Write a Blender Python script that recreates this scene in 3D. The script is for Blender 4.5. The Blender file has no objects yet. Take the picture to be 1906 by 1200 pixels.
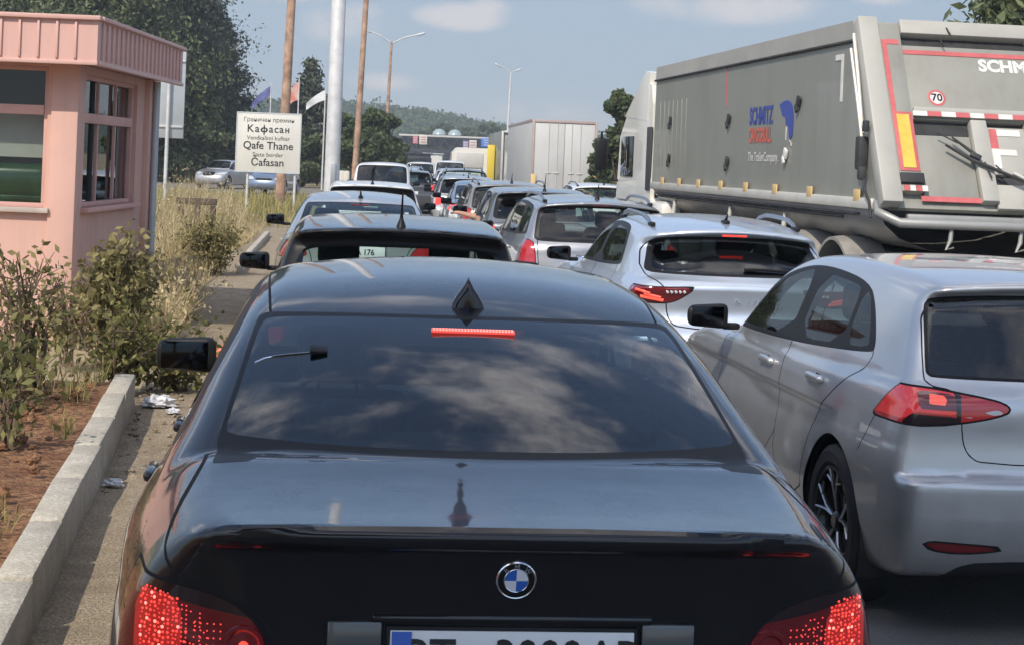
import bpy, bmesh, math, random
import numpy as np
from mathutils import Vector, Matrix

SC = bpy.context.scene
COL = SC.collection
R = math.radians
rng = np.random.default_rng(7)
random.seed(7)

# ---------------------------------------------------------------- camera
FPX, CX, HY, HC, ROLL = 3240.0, 953.0, 305.0, 1.80, R(2.3)
cam_d = bpy.data.cameras.new('camera')
cam = bpy.data.objects.new('camera', cam_d)
COL.objects.link(cam)
cam_d.sensor_width = 36.0
cam_d.lens = 36.0 * FPX / 1906.0
cam_d.shift_y = -(600.0 - HY) / 1906.0
cam_d.clip_start = 0.05
cam_d.clip_end = 6000.0
cam.matrix_world = Matrix.Translation((0, 0, HC)) @ Matrix.Rotation(R(90), 4, 'X') @ Matrix.Rotation(ROLL, 4, 'Z')
SC.camera = cam


def at(u, v, Y):
    """real-world point seen in the photograph at pixel (u, v) at distance Y"""
    a, b = u - CX, v - HY
    c, s = math.cos(ROLL), math.sin(ROLL)
    du, dv = a * c + b * s, -a * s + b * c
    return Vector((du / FPX * Y, Y, HC - dv / FPX * Y))


# ---------------------------------------------------------------- world, sun, exposure
SUN_EL, SUN_AZ = R(42), R(204)      # azimuth clockwise from +Y : behind the camera, to the left
SUN_DIR = Vector((math.sin(SUN_AZ) * math.cos(SUN_EL), math.cos(SUN_AZ) * math.cos(SUN_EL), math.sin(SUN_EL)))
world = bpy.data.worlds.new('World')
SC.world = world
world.use_nodes = True
wn, wl = world.node_tree.nodes, world.node_tree.links
wn.clear()


def wnode(t, **k):
    n = wn.new(t)
    for a, b in k.items():
        setattr(n, a, b)
    return n


sky = wnode('ShaderNodeTexSky', sky_type='NISHITA', sun_disc=False, sun_elevation=SUN_EL, sun_rotation=SUN_AZ,
            air_density=1.0, dust_density=1.2, ozone_density=1.0, altitude=700)
tc = wnode('ShaderNodeTexCoord')


def wmath(op, a, b=None):
    n = wnode('ShaderNodeMath', operation=op)
    for i, q in enumerate((a, b)):
        if q is None:
            continue
        if isinstance(q, (int, float)):
            n.inputs[i].default_value = q
        else:
            wl.new(q, n.inputs[i])
    return n.outputs[0]


sep = wnode('ShaderNodeSeparateXYZ')
wl.new(tc.outputs['Generated'], sep.inputs[0])
mp = wnode('ShaderNodeMapping')
mp.inputs['Scale'].default_value = (1.0, 1.0, 2.3)
mp.inputs['Location'].default_value = (0.35, 0.1, 0.2)
wl.new(tc.outputs['Generated'], mp.inputs['Vector'])
n1 = wnode('ShaderNodeTexNoise')
n1.inputs['Scale'].default_value = 3.2
n1.inputs['Detail'].default_value = 9
n1.inputs['Roughness'].default_value = 0.56
wl.new(mp.outputs[0], n1.inputs['Vector'])
# more cloud overhead than near the horizon
cov = wmath('MULTIPLY_ADD', sep.outputs['Z'], 0.10)
cov.node.inputs[2].default_value = -0.02
cl_base = wmath('ADD', n1.outputs['Fac'], cov)
# three cloud banks low in the view: (azimuth tan x, elevation tan z, half widths)
n2 = wnode('ShaderNodeTexNoise')
n2.inputs['Scale'].default_value = 38
n2.inputs['Detail'].default_value = 8
n2.inputs['Roughness'].default_value = 0.6
wl.new(tc.outputs['Generated'], n2.inputs['Vector'])
banks = None
for (bx, bz, wx, wz, amp) in ((-0.032, 0.0825, 0.034, 0.011, 1.0), (-0.018, 0.087, 0.018, 0.010, 0.8),
                              (-0.075, 0.044, 0.030, 0.008, 0.55), (0.118, 0.096, 0.07, 0.016, 0.85),
                              (0.205, 0.103, 0.03, 0.008, 0.8), (-0.14, 0.096, 0.06, 0.012, 1.0),
                              (-0.1, 0.075, 0.035, 0.016, 0.5), (0.02, 0.03, 0.06, 0.012, 0.4), (-0.09, 0.083, 0.02, 0.008, 0.6)):
    ex = wmath('DIVIDE', wmath('SUBTRACT', sep.outputs['X'], bx), wx)
    ez = wmath('DIVIDE', wmath('SUBTRACT', sep.outputs['Z'], bz), wz)
    r2 = wmath('ADD', wmath('MULTIPLY', ex, ex), wmath('MULTIPLY', ez, ez))
    g = wmath('MULTIPLY', wmath('SUBTRACT', 1.0, r2), amp)
    g = wmath('MAXIMUM', g, 0.0)
    banks = g if banks is None else wmath('MAXIMUM', banks, g)
fwd = wmath('GREATER_THAN', sep.outputs['Y'], 0.0)
banks = wmath('MULTIPLY', banks, fwd)
bk = wmath('MULTIPLY', banks, wmath('MULTIPLY', n2.outputs['Fac'], 2.2))
r_b = wnode('ShaderNodeMapRange', interpolation_type='SMOOTHSTEP')
r_b.inputs[1].default_value, r_b.inputs[2].default_value = 0.15, 1.0
r_b.inputs[4].default_value = 0.9
wl.new(bk, r_b.inputs[0])
r_c = wnode('ShaderNodeMapRange', interpolation_type='SMOOTHSTEP')
r_c.inputs[1].default_value, r_c.inputs[2].default_value = 0.54, 0.74
wl.new(cl_base, r_c.inputs[0])
high = wnode('ShaderNodeMapRange', interpolation_type='SMOOTHSTEP')
high.inputs[1].default_value, high.inputs[2].default_value = 0.11, 0.24
wl.new(sep.outputs['Z'], high.inputs[0])
hi_c = wmath('MULTIPLY', r_c.outputs[0], high.outputs[0])
hi_c = wmath('MULTIPLY', hi_c, 0.85)
cmask = wmath('MAXIMUM', hi_c, r_b.outputs[0])
SKY_K = 0.14
EXPO = 0.74
BAND = 1.48 / (SKY_K * 2 ** EXPO)
hsv = wnode('ShaderNodeHueSaturation')
hsv.inputs['Saturation'].default_value = 1.05
hsv.inputs['Value'].default_value = 0.84
wl.new(sky.outputs[0], hsv.inputs['Color'])
# hazy band of air low over the horizon
band = wnode('ShaderNodeValToRGB')
be = band.color_ramp.elements
be[0].position, be[0].color = 0.0, (0.49, 0.525, 0.535, 1)
be[1].position, be[1].color = 1.0, (0.30, 0.43, 0.62, 1)
e_ = be.new(0.22)
e_.color = (0.385, 0.485, 0.56, 1)
e_ = be.new(0.5)
e_.color = (0.325, 0.455, 0.58, 1)
zr = wnode('ShaderNodeMapRange')
zr.inputs[1].default_value, zr.inputs[2].default_value = 0.0, 0.22
wl.new(sep.outputs['Z'], zr.inputs[0])
wl.new(zr.outputs[0], band.inputs[0])
bsc = wnode('ShaderNodeVectorMath', operation='SCALE')
wl.new(band.outputs[0], bsc.inputs[0])
bsc.inputs['Scale'].default_value = BAND
hb = wnode('ShaderNodeMapRange', interpolation_type='SMOOTHSTEP')
hb.inputs[1].default_value, hb.inputs[2].default_value = 0.10, 0.30
wl.new(sep.outputs['Z'], hb.inputs[0])
lowmix = wnode('ShaderNodeMix', data_type='RGBA')
wl.new(hb.outputs[0], lowmix.inputs['Factor'])
wl.new(bsc.outputs[0], lowmix.inputs['A'])
wl.new(hsv.outputs[0], lowmix.inputs['B'])
mixc = wnode('ShaderNodeMix', data_type='RGBA')
wl.new(cmask, mixc.inputs['Factor'])
wl.new(lowmix.outputs['Result'], mixc.inputs['A'])
ccol = wnode('ShaderNodeMix', data_type='RGBA')
wl.new(hb.outputs[0], ccol.inputs['Factor'])
ccol.inputs['A'].default_value = (0.74 * BAND, 0.69 * BAND, 0.67 * BAND, 1)
ccol.inputs['B'].default_value = (8.5, 8.0, 7.8, 1)
wl.new(ccol.outputs['Result'], mixc.inputs['B'])
bg = wnode('ShaderNodeBackground')
bg.inputs['Strength'].default_value = SKY_K
wl.new(mixc.outputs['Result'], bg.inputs['Color'])
wo = wnode('ShaderNodeOutputWorld')
wl.new(bg.outputs[0], wo.inputs['Surface'])

sun_d = bpy.data.lights.new('sun', 'SUN')
sun_d.energy = 2.45
sun_d.angle = R(0.6)
sun_d.color = (1.0, 0.92, 0.80)
sun = bpy.data.objects.new('sun', sun_d)
COL.objects.link(sun)
sun.rotation_euler = SUN_DIR.to_track_quat('Z', 'Y').to_euler()
SC.view_settings.view_transform = 'Standard'
SC.view_settings.look = 'None'
SC.view_settings.exposure = EXPO
SC.view_settings.gamma = 1.0


# ---------------------------------------------------------------- scene helpers
def thing(name, label, cat, loc=(0, 0, 0), rotz=0.0, group=None):
    o = bpy.data.objects.new(name, None)
    o.empty_display_size = 0.3
    COL.objects.link(o)
    o.location = loc
    o.rotation_euler = (0, 0, rotz)
    o['label'] = label
    o['category'] = cat
    if group:
        o['group'] = group
    return o


def tag(o, label, cat, group=None):
    o['label'] = label
    o['category'] = cat
    if group:
        o['group'] = group
    return o


def mesh_np(name, V, F, smooth=False, normals=None):
    """F : (n,k) array or list of tuples (ragged)"""
    V = np.asarray(V, dtype=np.float32).reshape(-1, 3)
    me = bpy.data.meshes.new(name)
    if isinstance(F, np.ndarray):
        n, k = F.shape
        idx = F.astype(np.int32).ravel()
        starts = np.arange(0, n * k, k, dtype=np.int32)
    else:
        n = len(F)
        lens = np.array([len(f) for f in F], dtype=np.int32)
        idx = np.array([i for f in F for i in f], dtype=np.int32)
        starts = np.zeros(n, dtype=np.int32)
        if n:
            starts[1:] = np.cumsum(lens)[:-1]
    me.vertices.add(len(V))
    me.vertices.foreach_set('co', V.ravel())
    me.loops.add(len(idx))
    me.loops.foreach_set('vertex_index', idx)
    me.polygons.add(n)
    me.polygons.foreach_set('loop_start', starts)
    me.update(calc_edges=True)
    if smooth:
        me.polygons.foreach_set('use_smooth', np.ones(n, dtype=bool))
    if normals is not None:
        me.normals_split_custom_set_from_vertices(np.asarray(normals, dtype=np.float32).tolist())
    return me


def link(name, me, mat, parent=None, label=None, kind=None):
    o = bpy.data.objects.new(name, me)
    COL.objects.link(o)
    for m in (mat if isinstance(mat, (list, tuple)) else [mat]):
        me.materials.append(m)
    if parent:
        o.parent = parent
    if label:
        o['label'] = label
    if kind:
        o['kind'] = kind
    return o


class MB:
    """collects simple solids into ONE mesh"""

    def __init__(s):
        s.V, s.F, s.M, s.S = [], [], [], []

    def add(s, V, F, m=0, smooth=False, T=None):
        b = len(s.V)
        for v in V:
            v = Vector(v)
            s.V.append(tuple(T @ v) if T is not None else tuple(v))
        for f in F:
            s.F.append(tuple(i + b for i in f))
            s.M.append(m)
            s.S.append(smooth)
        return s

    def bm(s, bm, m=0, smooth=False, T=None):
        bm.verts.index_update()
        s.add([v.co.copy() for v in bm.verts], [[v.index for v in f.verts] for f in bm.faces], m, smooth, T)
        bm.free()
        return s

    def box(s, c, size, bev=0.0, m=0, rot=None, seg=2, T=None):
        bm = bmesh.new()
        bmesh.ops.create_cube(bm, size=1.0)
        for v in bm.verts:
            v.co = Vector((v.co.x * size[0], v.co.y * size[1], v.co.z * size[2]))
        if bev > 0:
            bmesh.ops.bevel(bm, geom=bm.edges[:], offset=min(bev, min(size) * 0.49), segments=seg, affect='EDGES', profile=0.5)
        M = Matrix.Translation(c)
        if rot is not None:
            M = M @ rot.to_4x4()
        if T is not None:
            M = T @ M
        return s.bm(bm, m, bev > 0, M)

    def tube(s, pts, r, n=10, m=0, cap=True, T=None):
        pts = [Vector(p) for p in pts]
        rs = r if isinstance(r, (list, tuple)) else [r] * len(pts)
        V, F = [], []
        up = None
        for i, p in enumerate(pts):
            a = pts[max(i - 1, 0)]
            b = pts[min(i + 1, len(pts) - 1)]
            t = (b - a).normalized()
            if up is None:
                up = Vector((0, 0, 1)) if abs(t.z) < 0.9 else Vector((1, 0, 0))
            x = up.cross(t).normalized()
            y = t.cross(x).normalized()
            up = y
            for k in range(n):
                q = 2 * math.pi * k / n
                V.append(p + (x * math.cos(q) + y * math.sin(q)) * rs[i])
        for i in range(len(pts) - 1):
            for k in range(n):
                F.append((i * n + k, i * n + (k + 1) % n, (i + 1) * n + (k + 1) % n, (i + 1) * n + k))
        if cap:
            F.append(tuple(reversed(range(n))))
            F.append(tuple((len(pts) - 1) * n + k for k in range(n)))
        return s.add(V, F, m, n > 5, T)

    def lathe(s, prof, axis='z', n=32, m=0, c=(0, 0, 0), a0=0.0, a1=2 * math.pi, T=None, flip=False):
        """prof [(r, h)] revolved about an axis through c"""
        full = abs(a1 - a0 - 2 * math.pi) < 1e-6
        V, F = [], []
        cnt = n if full else n + 1
        for r, h in prof:
            for k in range(cnt):
                q = a0 + (a1 - a0) * k / n
                p = (r * math.cos(q), r * math.sin(q), h)
                if axis == 'x':
                    p = (p[2], p[0], p[1])
                elif axis == 'y':
                    p = (p[1], p[2], p[0])
                V.append((p[0] + c[0], p[1] + c[1], p[2] + c[2]))
        for i in range(len(prof) - 1):
            for k in range(n):
                k2 = (k + 1) % cnt
                f = (i * cnt + k, i * cnt + k2, (i + 1) * cnt + k2, (i + 1) * cnt + k)
                F.append(f[::-1] if flip else f)
        return s.add(V, F, m, True, T)

    def prism(s, poly, h0, h1, plane='xy', m=0, T=None, smooth=False):
        """polygon extruded; plane 'xy' along z, 'xz' along y, 'yz' along x"""
        n = len(poly)

        def P(a, b, h):
            return {'xy': (a, b, h), 'xz': (a, h, b), 'yz': (h, a, b)}[plane]
        V = [P(a, b, h0) for a, b in poly] + [P(a, b, h1) for a, b in poly]
        F = [tuple(range(n))[::-1], tuple(range(n, 2 * n))]
        F += [(i, (i + 1) % n, n + (i + 1) % n, n + i) for i in range(n)]
        bm = bmesh.new()
        vs = [bm.verts.new(v) for v in V]
        for f in F:
            bm.faces.new([vs[i] for i in f])
        bmesh.ops.recalc_face_normals(bm, faces=bm.faces[:])
        return s.bm(bm, m, smooth, T)

    def mesh(s, name='part'):
        me = bpy.data.meshes.new(name)
        me.from_pydata(s.V, [], s.F)
        me.polygons.foreach_set('material_index', s.M)
        me.polygons.foreach_set('use_smooth', s.S)
        me.update()
        return me

    def build(s, name, mat, parent=None, label=None, kind=None, loc=None, rotz=None, autosmooth=True):
        me = s.mesh(name)
        o = link(name, me, mat, parent, label, kind)
        if autosmooth and any(s.S):
            try:
                me.set_sharp_from_angle(angle=R(38))
            except Exception:
                pass
        if loc is not None:
            o.location = loc
        if rotz is not None:
            o.rotation_euler = (0, 0, rotz)
        return o


def text_geo(body, size, align='CENTER', extrude=0.0, bold=0.0, xscale=1.0, shear=0.0):
    cu = bpy.data.curves.new('lettering', 'FONT')
    cu.body = body
    cu.size = size
    cu.align_x = align
    cu.align_y = 'CENTER'
    cu.extrude = extrude
    cu.offset = bold
    cu.shear = shear
    cu.resolution_u = 3
    o = bpy.data.objects.new('lettering', cu)
    COL.objects.link(o)
    dg = bpy.context.evaluated_depsgraph_get()
    me = bpy.data.meshes.new_from_object(o.evaluated_get(dg))
    V = [(v.co.x * xscale, v.co.y, v.co.z) for v in me.vertices]
    F = [tuple(p.vertices) for p in me.polygons]
    bpy.data.objects.remove(o)
    bpy.data.meshes.remove(me)
    bpy.data.curves.remove(cu)
    return V, F


def dup(root, loc, rotz, label, name=None, swap=None, group=None, scale=None):
    """copy of a thing with copies of its parts and their sub-parts"""
    def cp(o, parent):
        c = o.copy()
        COL.objects.link(c)
        if parent is not None:
            c.parent = parent
        if swap and o.type == 'MESH':
            for i, sl in enumerate(o.material_slots):
                if sl.material in swap:
                    c.material_slots[i].link = 'OBJECT'
                    c.material_slots[i].material = swap[sl.material]
        for ch in list(o.children):
            cp(ch, c)
        return c
    r = cp(root, None)
    if name:
        r.name = name
    r.location = loc
    r.rotation_euler = (0, 0, rotz)
    r['label'] = label
    if scale:
        r.scale = scale
    if group:
        r['group'] = group
    return r


# ---------------------------------------------------------------- materials
def new_mat(name):
    m = bpy.data.materials.new(name)
    m.use_nodes = True
    nt = m.node_tree
    return m, nt, nt.nodes['Principled BSDF']


def streaked(name, col, dirt, rough=0.5, metal=0.0, coat=0.0, amount=0.5, sy=2.2, axis=2):
    """weathered sheet : run-down dirt streaks and blotches over the paint"""
    m, nt, b = new_mat(name)
    b.inputs['Roughness'].default_value = rough
    b.inputs['Metallic'].default_value = metal
    b.inputs['Coat Weight'].default_value = coat
    t = nt.nodes.new('ShaderNodeTexCoord')
    mp_ = nt.nodes.new('ShaderNodeMapping')
    mp_.inputs['Scale'].default_value = (sy * 3, sy * 3, sy * 0.22)
    nt.links.new(t.outputs['Object'], mp_.inputs[0])
    fs = []
    for src, sc in ((mp_.outputs[0], 1.0), (t.outputs['Object'], 1.1)):
        n = nt.nodes.new('ShaderNodeTexNoise')
        n.inputs['Scale'].default_value = sc
        n.inputs['Detail'].default_value = 8
        n.inputs['Roughness'].default_value = 0.65
        nt.links.new(src, n.inputs['Vector'])
        r = nt.nodes.new('ShaderNodeMapRange')
        r.inputs[1].default_value, r.inputs[2].default_value = 0.45, 0.72
        nt.links.new(n.outputs['Fac'], r.inputs[0])
        fs.append(r.outputs[0])
    ad = nt.nodes.new('ShaderNodeMath')
    ad.operation = 'ADD'
    nt.links.new(fs[0], ad.inputs[0])
    nt.links.new(fs[1], ad.inputs[1])
    mu = nt.nodes.new('ShaderNodeMath')
    mu.operation = 'MULTIPLY'
    mu.use_clamp = True
    mu.inputs[1].default_value = amount
    nt.links.new(ad.outputs[0], mu.inputs[0])
    mx = nt.nodes.new('ShaderNodeMix')
    mx.data_type = 'RGBA'
    mx.inputs['A'].default_value = tuple(col) + (1,)
    mx.inputs['B'].default_value = tuple(dirt) + (1,)
    nt.links.new(mu.outputs[0], mx.inputs['Factor'])
    nt.links.new(mx.outputs['Result'], b.inputs['Base Color'])
    return m


def pm(name, col, rough=0.5, metal=0.0, coat=0.0, spec=0.5, var=0.0, vscale=3.0, emit=None, emit_s=0.0, bump=0.0, bscale=40.0,
       col2=None, detail=5, trans=0.0, coord='Object', rvar=0.0, dust=0.0):
    m, nt, b = new_mat(name)
    c = tuple(col) + (1,)
    b.inputs['Base Color'].default_value = c
    b.inputs['Roughness'].default_value = rough
    b.inputs['Metallic'].default_value = metal
    b.inputs['Coat Weight'].default_value = coat
    b.inputs['Coat Roughness'].default_value = 0.03
    b.inputs['Specular IOR Level'].default_value = spec
    if emit is not None:
        b.inputs['Emission Color'].default_value = tuple(emit) + (1,)
        b.inputs['Emission Strength'].default_value = emit_s
    if var > 0 or col2 is not None or bump > 0 or rvar > 0 or dust > 0:
        t = nt.nodes.new('ShaderNodeTexCoord')
    if var > 0 or col2 is not None:
        n = nt.nodes.new('ShaderNodeTexNoise')
        n.inputs['Scale'].default_value = vscale
        n.inputs['Detail'].default_value = detail
        n.inputs['Roughness'].default_value = 0.6
        nt.links.new(t.outputs[coord], n.inputs['Vector'])
        rp = nt.nodes.new('ShaderNodeValToRGB')
        c2 = tuple(col2) + (1,) if col2 is not None else tuple(min(1, x * (1 + var)) for x in col) + (1,)
        c1 = c if col2 is not None else tuple(x * (1 - var) for x in col) + (1,)
        rp.color_ramp.elements[0].position = 0.36
        rp.color_ramp.elements[1].position = 0.66
        rp.color_ramp.elements[0].color = c1
        rp.color_ramp.elements[1].color = c2
        nt.links.new(n.outputs['Fac'], rp.inputs[0])
        nt.links.new(rp.outputs[0], b.inputs['Base Color'])
    if dust > 0:
        # road film : thin everywhere, thicker along the sills
        td = nt.nodes.new('ShaderNodeTexCoord')
        nd = nt.nodes.new('ShaderNodeTexNoise')
        nd.inputs['Scale'].default_value = 5
        nd.inputs['Detail'].default_value = 8
        nd.inputs['Roughness'].default_value = 0.7
        nt.links.new(td.outputs['Object'], nd.inputs['Vector'])
        sz = nt.nodes.new('ShaderNodeSeparateXYZ')
        nt.links.new(td.outputs['Object'], sz.inputs[0])
        mz = nt.nodes.new('ShaderNodeMapRange')
        mz.inputs[1].default_value, mz.inputs[2].default_value = 0.25, 0.75
        mz.inputs[3].default_value, mz.inputs[4].default_value = 0.55, dust
        nt.links.new(sz.outputs['Z'], mz.inputs[0])
        mm = nt.nodes.new('ShaderNodeMath')
        mm.operation = 'MULTIPLY'
        nt.links.new(nd.outputs['Fac'], mm.inputs[0])
        nt.links.new(mz.outputs[0], mm.inputs[1])
        mxd = nt.nodes.new('ShaderNodeMix')
        mxd.data_type = 'RGBA'
        mxd.inputs['A'].default_value = c
        mxd.inputs['B'].default_value = (0.20, 0.175, 0.14, 1)
        nt.links.new(mm.outputs[0], mxd.inputs['Factor'])
        nt.links.new(mxd.outputs['Result'], b.inputs['Base Color'])
    if rvar > 0:
        n3 = nt.nodes.new('ShaderNodeTexNoise')
        n3.inputs['Scale'].default_value = 9
        n3.inputs['Detail'].default_value = 6
        nt.links.new(t.outputs[coord], n3.inputs['Vector'])
        mr = nt.nodes.new('ShaderNodeMapRange')
        mr.inputs[1].default_value, mr.inputs[2].default_value = 0.35, 0.7
        mr.inputs[3].default_value, mr.inputs[4].default_value = rough, rough + rvar
        nt.links.new(n3.outputs['Fac'], mr.inputs[0])
        nt.links.new(mr.outputs[0], b.inputs['Roughness'])
        if coat > 0:
            mc = nt.nodes.new('ShaderNodeMapRange')
            mc.inputs[1].default_value, mc.inputs[2].default_value = 0.35, 0.7
            mc.inputs[3].default_value, mc.inputs[4].default_value = 0.025, 0.025 + rvar * 0.55
            nt.links.new(n3.outputs['Fac'], mc.inputs[0])
            nt.links.new(mc.outputs[0], b.inputs['Coat Roughness'])
    if bump > 0:
        n2 = nt.nodes.new('ShaderNodeTexNoise')
        n2.inputs['Scale'].default_value = bscale
        n2.inputs['Detail'].default_value = 6
        nt.links.new(t.outputs[coord], n2.inputs['Vector'])
        bp = nt.nodes.new('ShaderNodeBump')
        bp.inputs['Strength'].default_value = bump
        bp.inputs['Distance'].default_value = 0.02
        nt.links.new(n2.outputs['Fac'], bp.inputs['Height'])
        nt.links.new(bp.outputs[0], b.inputs['Normal'])
    return m


def glass_mat(name, tint, refl=1.0, rough=0.01):
    m = bpy.data.materials.new(name)
    m.use_nodes = True
    nt = m.node_tree
    nt.nodes.clear()
    N = nt.nodes.new
    tr = N('ShaderNodeBsdfTransparent')
    tr.inputs[0].default_value = tuple(tint) + (1,)
    gl = N('ShaderNodeBsdfGlossy')
    gl.inputs['Roughness'].default_value = rough
    fr = N('ShaderNodeFresnel')
    fr.inputs[0].default_value = 1.52
    ge = N('ShaderNodeNewGeometry')
    inv = N('ShaderNodeMath')
    inv.operation = 'SUBTRACT'
    inv.inputs[0].default_value = 1.0
    nt.links.new(ge.outputs['Backfacing'], inv.inputs[1])
    mu = N('ShaderNodeMath')
    mu.operation = 'MULTIPLY'
    nt.links.new(fr.outputs[0], mu.inputs[0])
    nt.links.new(inv.outputs[0], mu.inputs[1])
    m2 = N('ShaderNodeMath')
    m2.operation = 'MULTIPLY'
    m2.use_clamp = True
    m2.inputs[1].default_value = refl
    nt.links.new(mu.outputs[0], m2.inputs[0])
    mx = N('ShaderNodeMixShader')
    nt.links.new(m2.outputs[0], mx.inputs[0])
    nt.links.new(tr.outputs[0], mx.inputs[1])
    nt.links.new(gl.outputs[0], mx.inputs[2])
    out = N('ShaderNodeOutputMaterial')
    nt.links.new(mx.outputs[0], out.inputs[0])
    return m


def leaf_mat(name, c1, c2, scale=0.8, transl=0.25, island=0.35):
    m, nt, b = new_mat(name)
    b.inputs['Roughness'].default_value = 0.6
    b.inputs['Specular IOR Level'].default_value = 0.25
    t = nt.nodes.new('ShaderNodeTexCoord')
    n = nt.nodes.new('ShaderNodeTexNoise')
    n.inputs['Scale'].default_value = scale
    n.inputs['Detail'].default_value = 4
    nt.links.new(t.outputs['Object'], n.inputs['Vector'])
    g = nt.nodes.new('ShaderNodeNewGeometry')
    mx = nt.nodes.new('ShaderNodeMath')
    mx.operation = 'MULTIPLY_ADD'
    nt.links.new(g.outputs['Random Per Island'], mx.inputs[0])
    mx.inputs[1].default_value = island
    sb = nt.nodes.new('ShaderNodeMath')
    sb.operation = 'SUBTRACT'
    nt.links.new(n.outputs['Fac'], sb.inputs[0])
    sb.inputs[1].default_value = island / 2
    nt.links.new(sb.outputs[0], mx.inputs[2])
    rp = nt.nodes.new('ShaderNodeValToRGB')
    rp.color_ramp.elements[0].position = 0.3
    rp.color_ramp.elements[1].position = 0.72
    rp.color_ramp.elements[0].color = tuple(c1) + (1,)
    rp.color_ramp.elements[1].color = tuple(c2) + (1,)
    nt.links.new(mx.outputs[0], rp.inputs[0])
    nt.links.new(rp.outputs[0], b.inputs['Base Color'])
    tl = nt.nodes.new('ShaderNodeBsdfTranslucent')
    nt.links.new(rp.outputs[0], tl.inputs[0])
    mix = nt.nodes.new('ShaderNodeMixShader')
    mix.inputs[0].default_value = transl
    out = nt.nodes['Material Output']
    nt.links.new(b.outputs[0], mix.inputs[1])
    nt.links.new(tl.outputs[0], mix.inputs[2])
    nt.links.new(mix.outputs[0], out.inputs[0])
    return m


M = {}
M['paint_black'] = pm('paint_black', (0.004, 0.0048, 0.008), 0.30, 0.0, 1.0, spec=0.12, rvar=0.10, dust=0.05)
M['paint_dark'] = pm('paint_dark', (0.022, 0.023, 0.026), 0.3, 0.2, 1.0, rvar=0.1, dust=0.045)
M['paint_silver'] = pm('paint_silver', (0.62, 0.62, 0.62), 0.34, 0.75, 1.0, rvar=0.08, dust=0.045)
M['paint_ice'] = pm('paint_ice', (0.66, 0.72, 0.80), 0.36, 0.6, 1.0, rvar=0.08, dust=0.045)
M['paint_pale'] = pm('paint_pale', (0.50, 0.54, 0.56), 0.36, 0.55, 1.0, rvar=0.08, dust=0.045)
M['paint_white'] = pm('paint_white', (0.78, 0.78, 0.77), 0.3, 0.0, 0.8, rvar=0.08, dust=0.045)
M['paint_grey'] = pm('paint_grey', (0.20, 0.215, 0.235), 0.34, 0.55, 1.0, rvar=0.08, dust=0.045)
M['paint_graphite'] = pm('paint_graphite', (0.09, 0.095, 0.10), 0.34, 0.5, 1.0, rvar=0.08, dust=0.045)
M['paint_taupe'] = pm('paint_taupe', (0.30, 0.285, 0.26), 0.36, 0.5, 1.0, rvar=0.08, dust=0.045)
M['paint_blue'] = pm('paint_blue', (0.20, 0.26, 0.36), 0.34, 0.5, 1.0, dust=0.045)
M['paint_burgundy'] = pm('paint_burgundy', (0.16, 0.02, 0.025), 0.34, 0.3, 1.0, dust=0.045)
M['gap'] = pm('panel_gap', (0.004, 0.004, 0.005), 0.9)
M['trim'] = pm('black_trim', (0.010, 0.010, 0.011), 0.45, spec=0.25)
M['rubber'] = pm('rubber', (0.018, 0.018, 0.019), 0.8, var=0.3, vscale=12, bump=0.15, bscale=60)
M['plastic'] = pm('dark_plastic', (0.022, 0.022, 0.024), 0.55, bump=0.06, bscale=120)
M['chrome'] = pm('chrome', (0.75, 0.76, 0.78), 0.14, 1.0)
M['mirror_dark'] = pm('mirror_dark', (0.03, 0.032, 0.035), 0.08, 1.0)
M['alloy'] = pm('alloy', (0.50, 0.51, 0.53), 0.35, 1.0)
M['rim_dark'] = pm('rim_dark', (0.03, 0.03, 0.032), 0.35, 0.6, 0.5)
M['lining'] = pm('cabin_lining', (0.05, 0.052, 0.055), 0.9)
M['seat'] = pm('seat_fabric', (0.045, 0.048, 0.052), 0.85, var=0.25, vscale=30)
M['glass_dark'] = glass_mat('tinted_glass', (0.33, 0.39, 0.43), 1.9)
M['glass_mid'] = glass_mat('grey_glass', (0.34, 0.39, 0.40), 1.1)
M['glass_clear'] = glass_mat('greenish_glass', (0.72, 0.82, 0.78), 1.4)
M['glass_clear2'] = glass_mat('greenish_cabin_glass', (0.80, 0.88, 0.85), 0.8)
M['lens_red'] = pm('tail_lens_red', (0.17, 0.006, 0.009), 0.12, coat=1.0, spec=0.6)
M['lens_bright'] = pm('tail_lens_bright', (0.55, 0.03, 0.035), 0.15, coat=1.0, emit=(1.0, 0.06, 0.05), emit_s=0.16)
M['lens_glow'] = pm('tail_lens_glow', (0.13, 0.006, 0.008), 0.2, coat=1.0, emit=(1.0, 0.05, 0.04), emit_s=0.20, var=0.4, vscale=60)
M['lens_smoke'] = pm('tail_lens_smoke', (0.022, 0.008, 0.010), 0.12, coat=1.0)
M['lens_lit'] = pm('tail_lens_lit', (0.6, 0.03, 0.03), 0.2, coat=1.0, emit=(1.0, 0.05, 0.05), emit_s=0.8)
M['lens_white'] = pm('lens_white', (0.62, 0.60, 0.60), 0.1, coat=1.0)
M['led'] = pm('led_lit', (0.9, 0.1, 0.06), 0.3, emit=(1.0, 0.05, 0.035), emit_s=0.95)
M['led_hot'] = pm('led_hot', (1, 0.5, 0.4), 0.3, emit=(1.0, 0.16, 0.12), emit_s=1.4)
M['led_dim'] = pm('led_dim', (0.5, 0.03, 0.03), 0.3, emit=(1.0, 0.06, 0.05), emit_s=0.8)
M['plate'] = pm('plate_white', (0.72, 0.73, 0.74), 0.4, var=0.05, vscale=8)
M['ink'] = pm('ink_black', (0.015, 0.015, 0.017), 0.5)
M['plate_blue'] = pm('plate_blue', (0.05, 0.13, 0.50), 0.4)
M['plate_red'] = pm('plate_red', (0.62, 0.08, 0.06), 0.4)
M['headlamp'] = pm('headlamp', (0.55, 0.57, 0.58), 0.1, coat=1.0)
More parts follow.
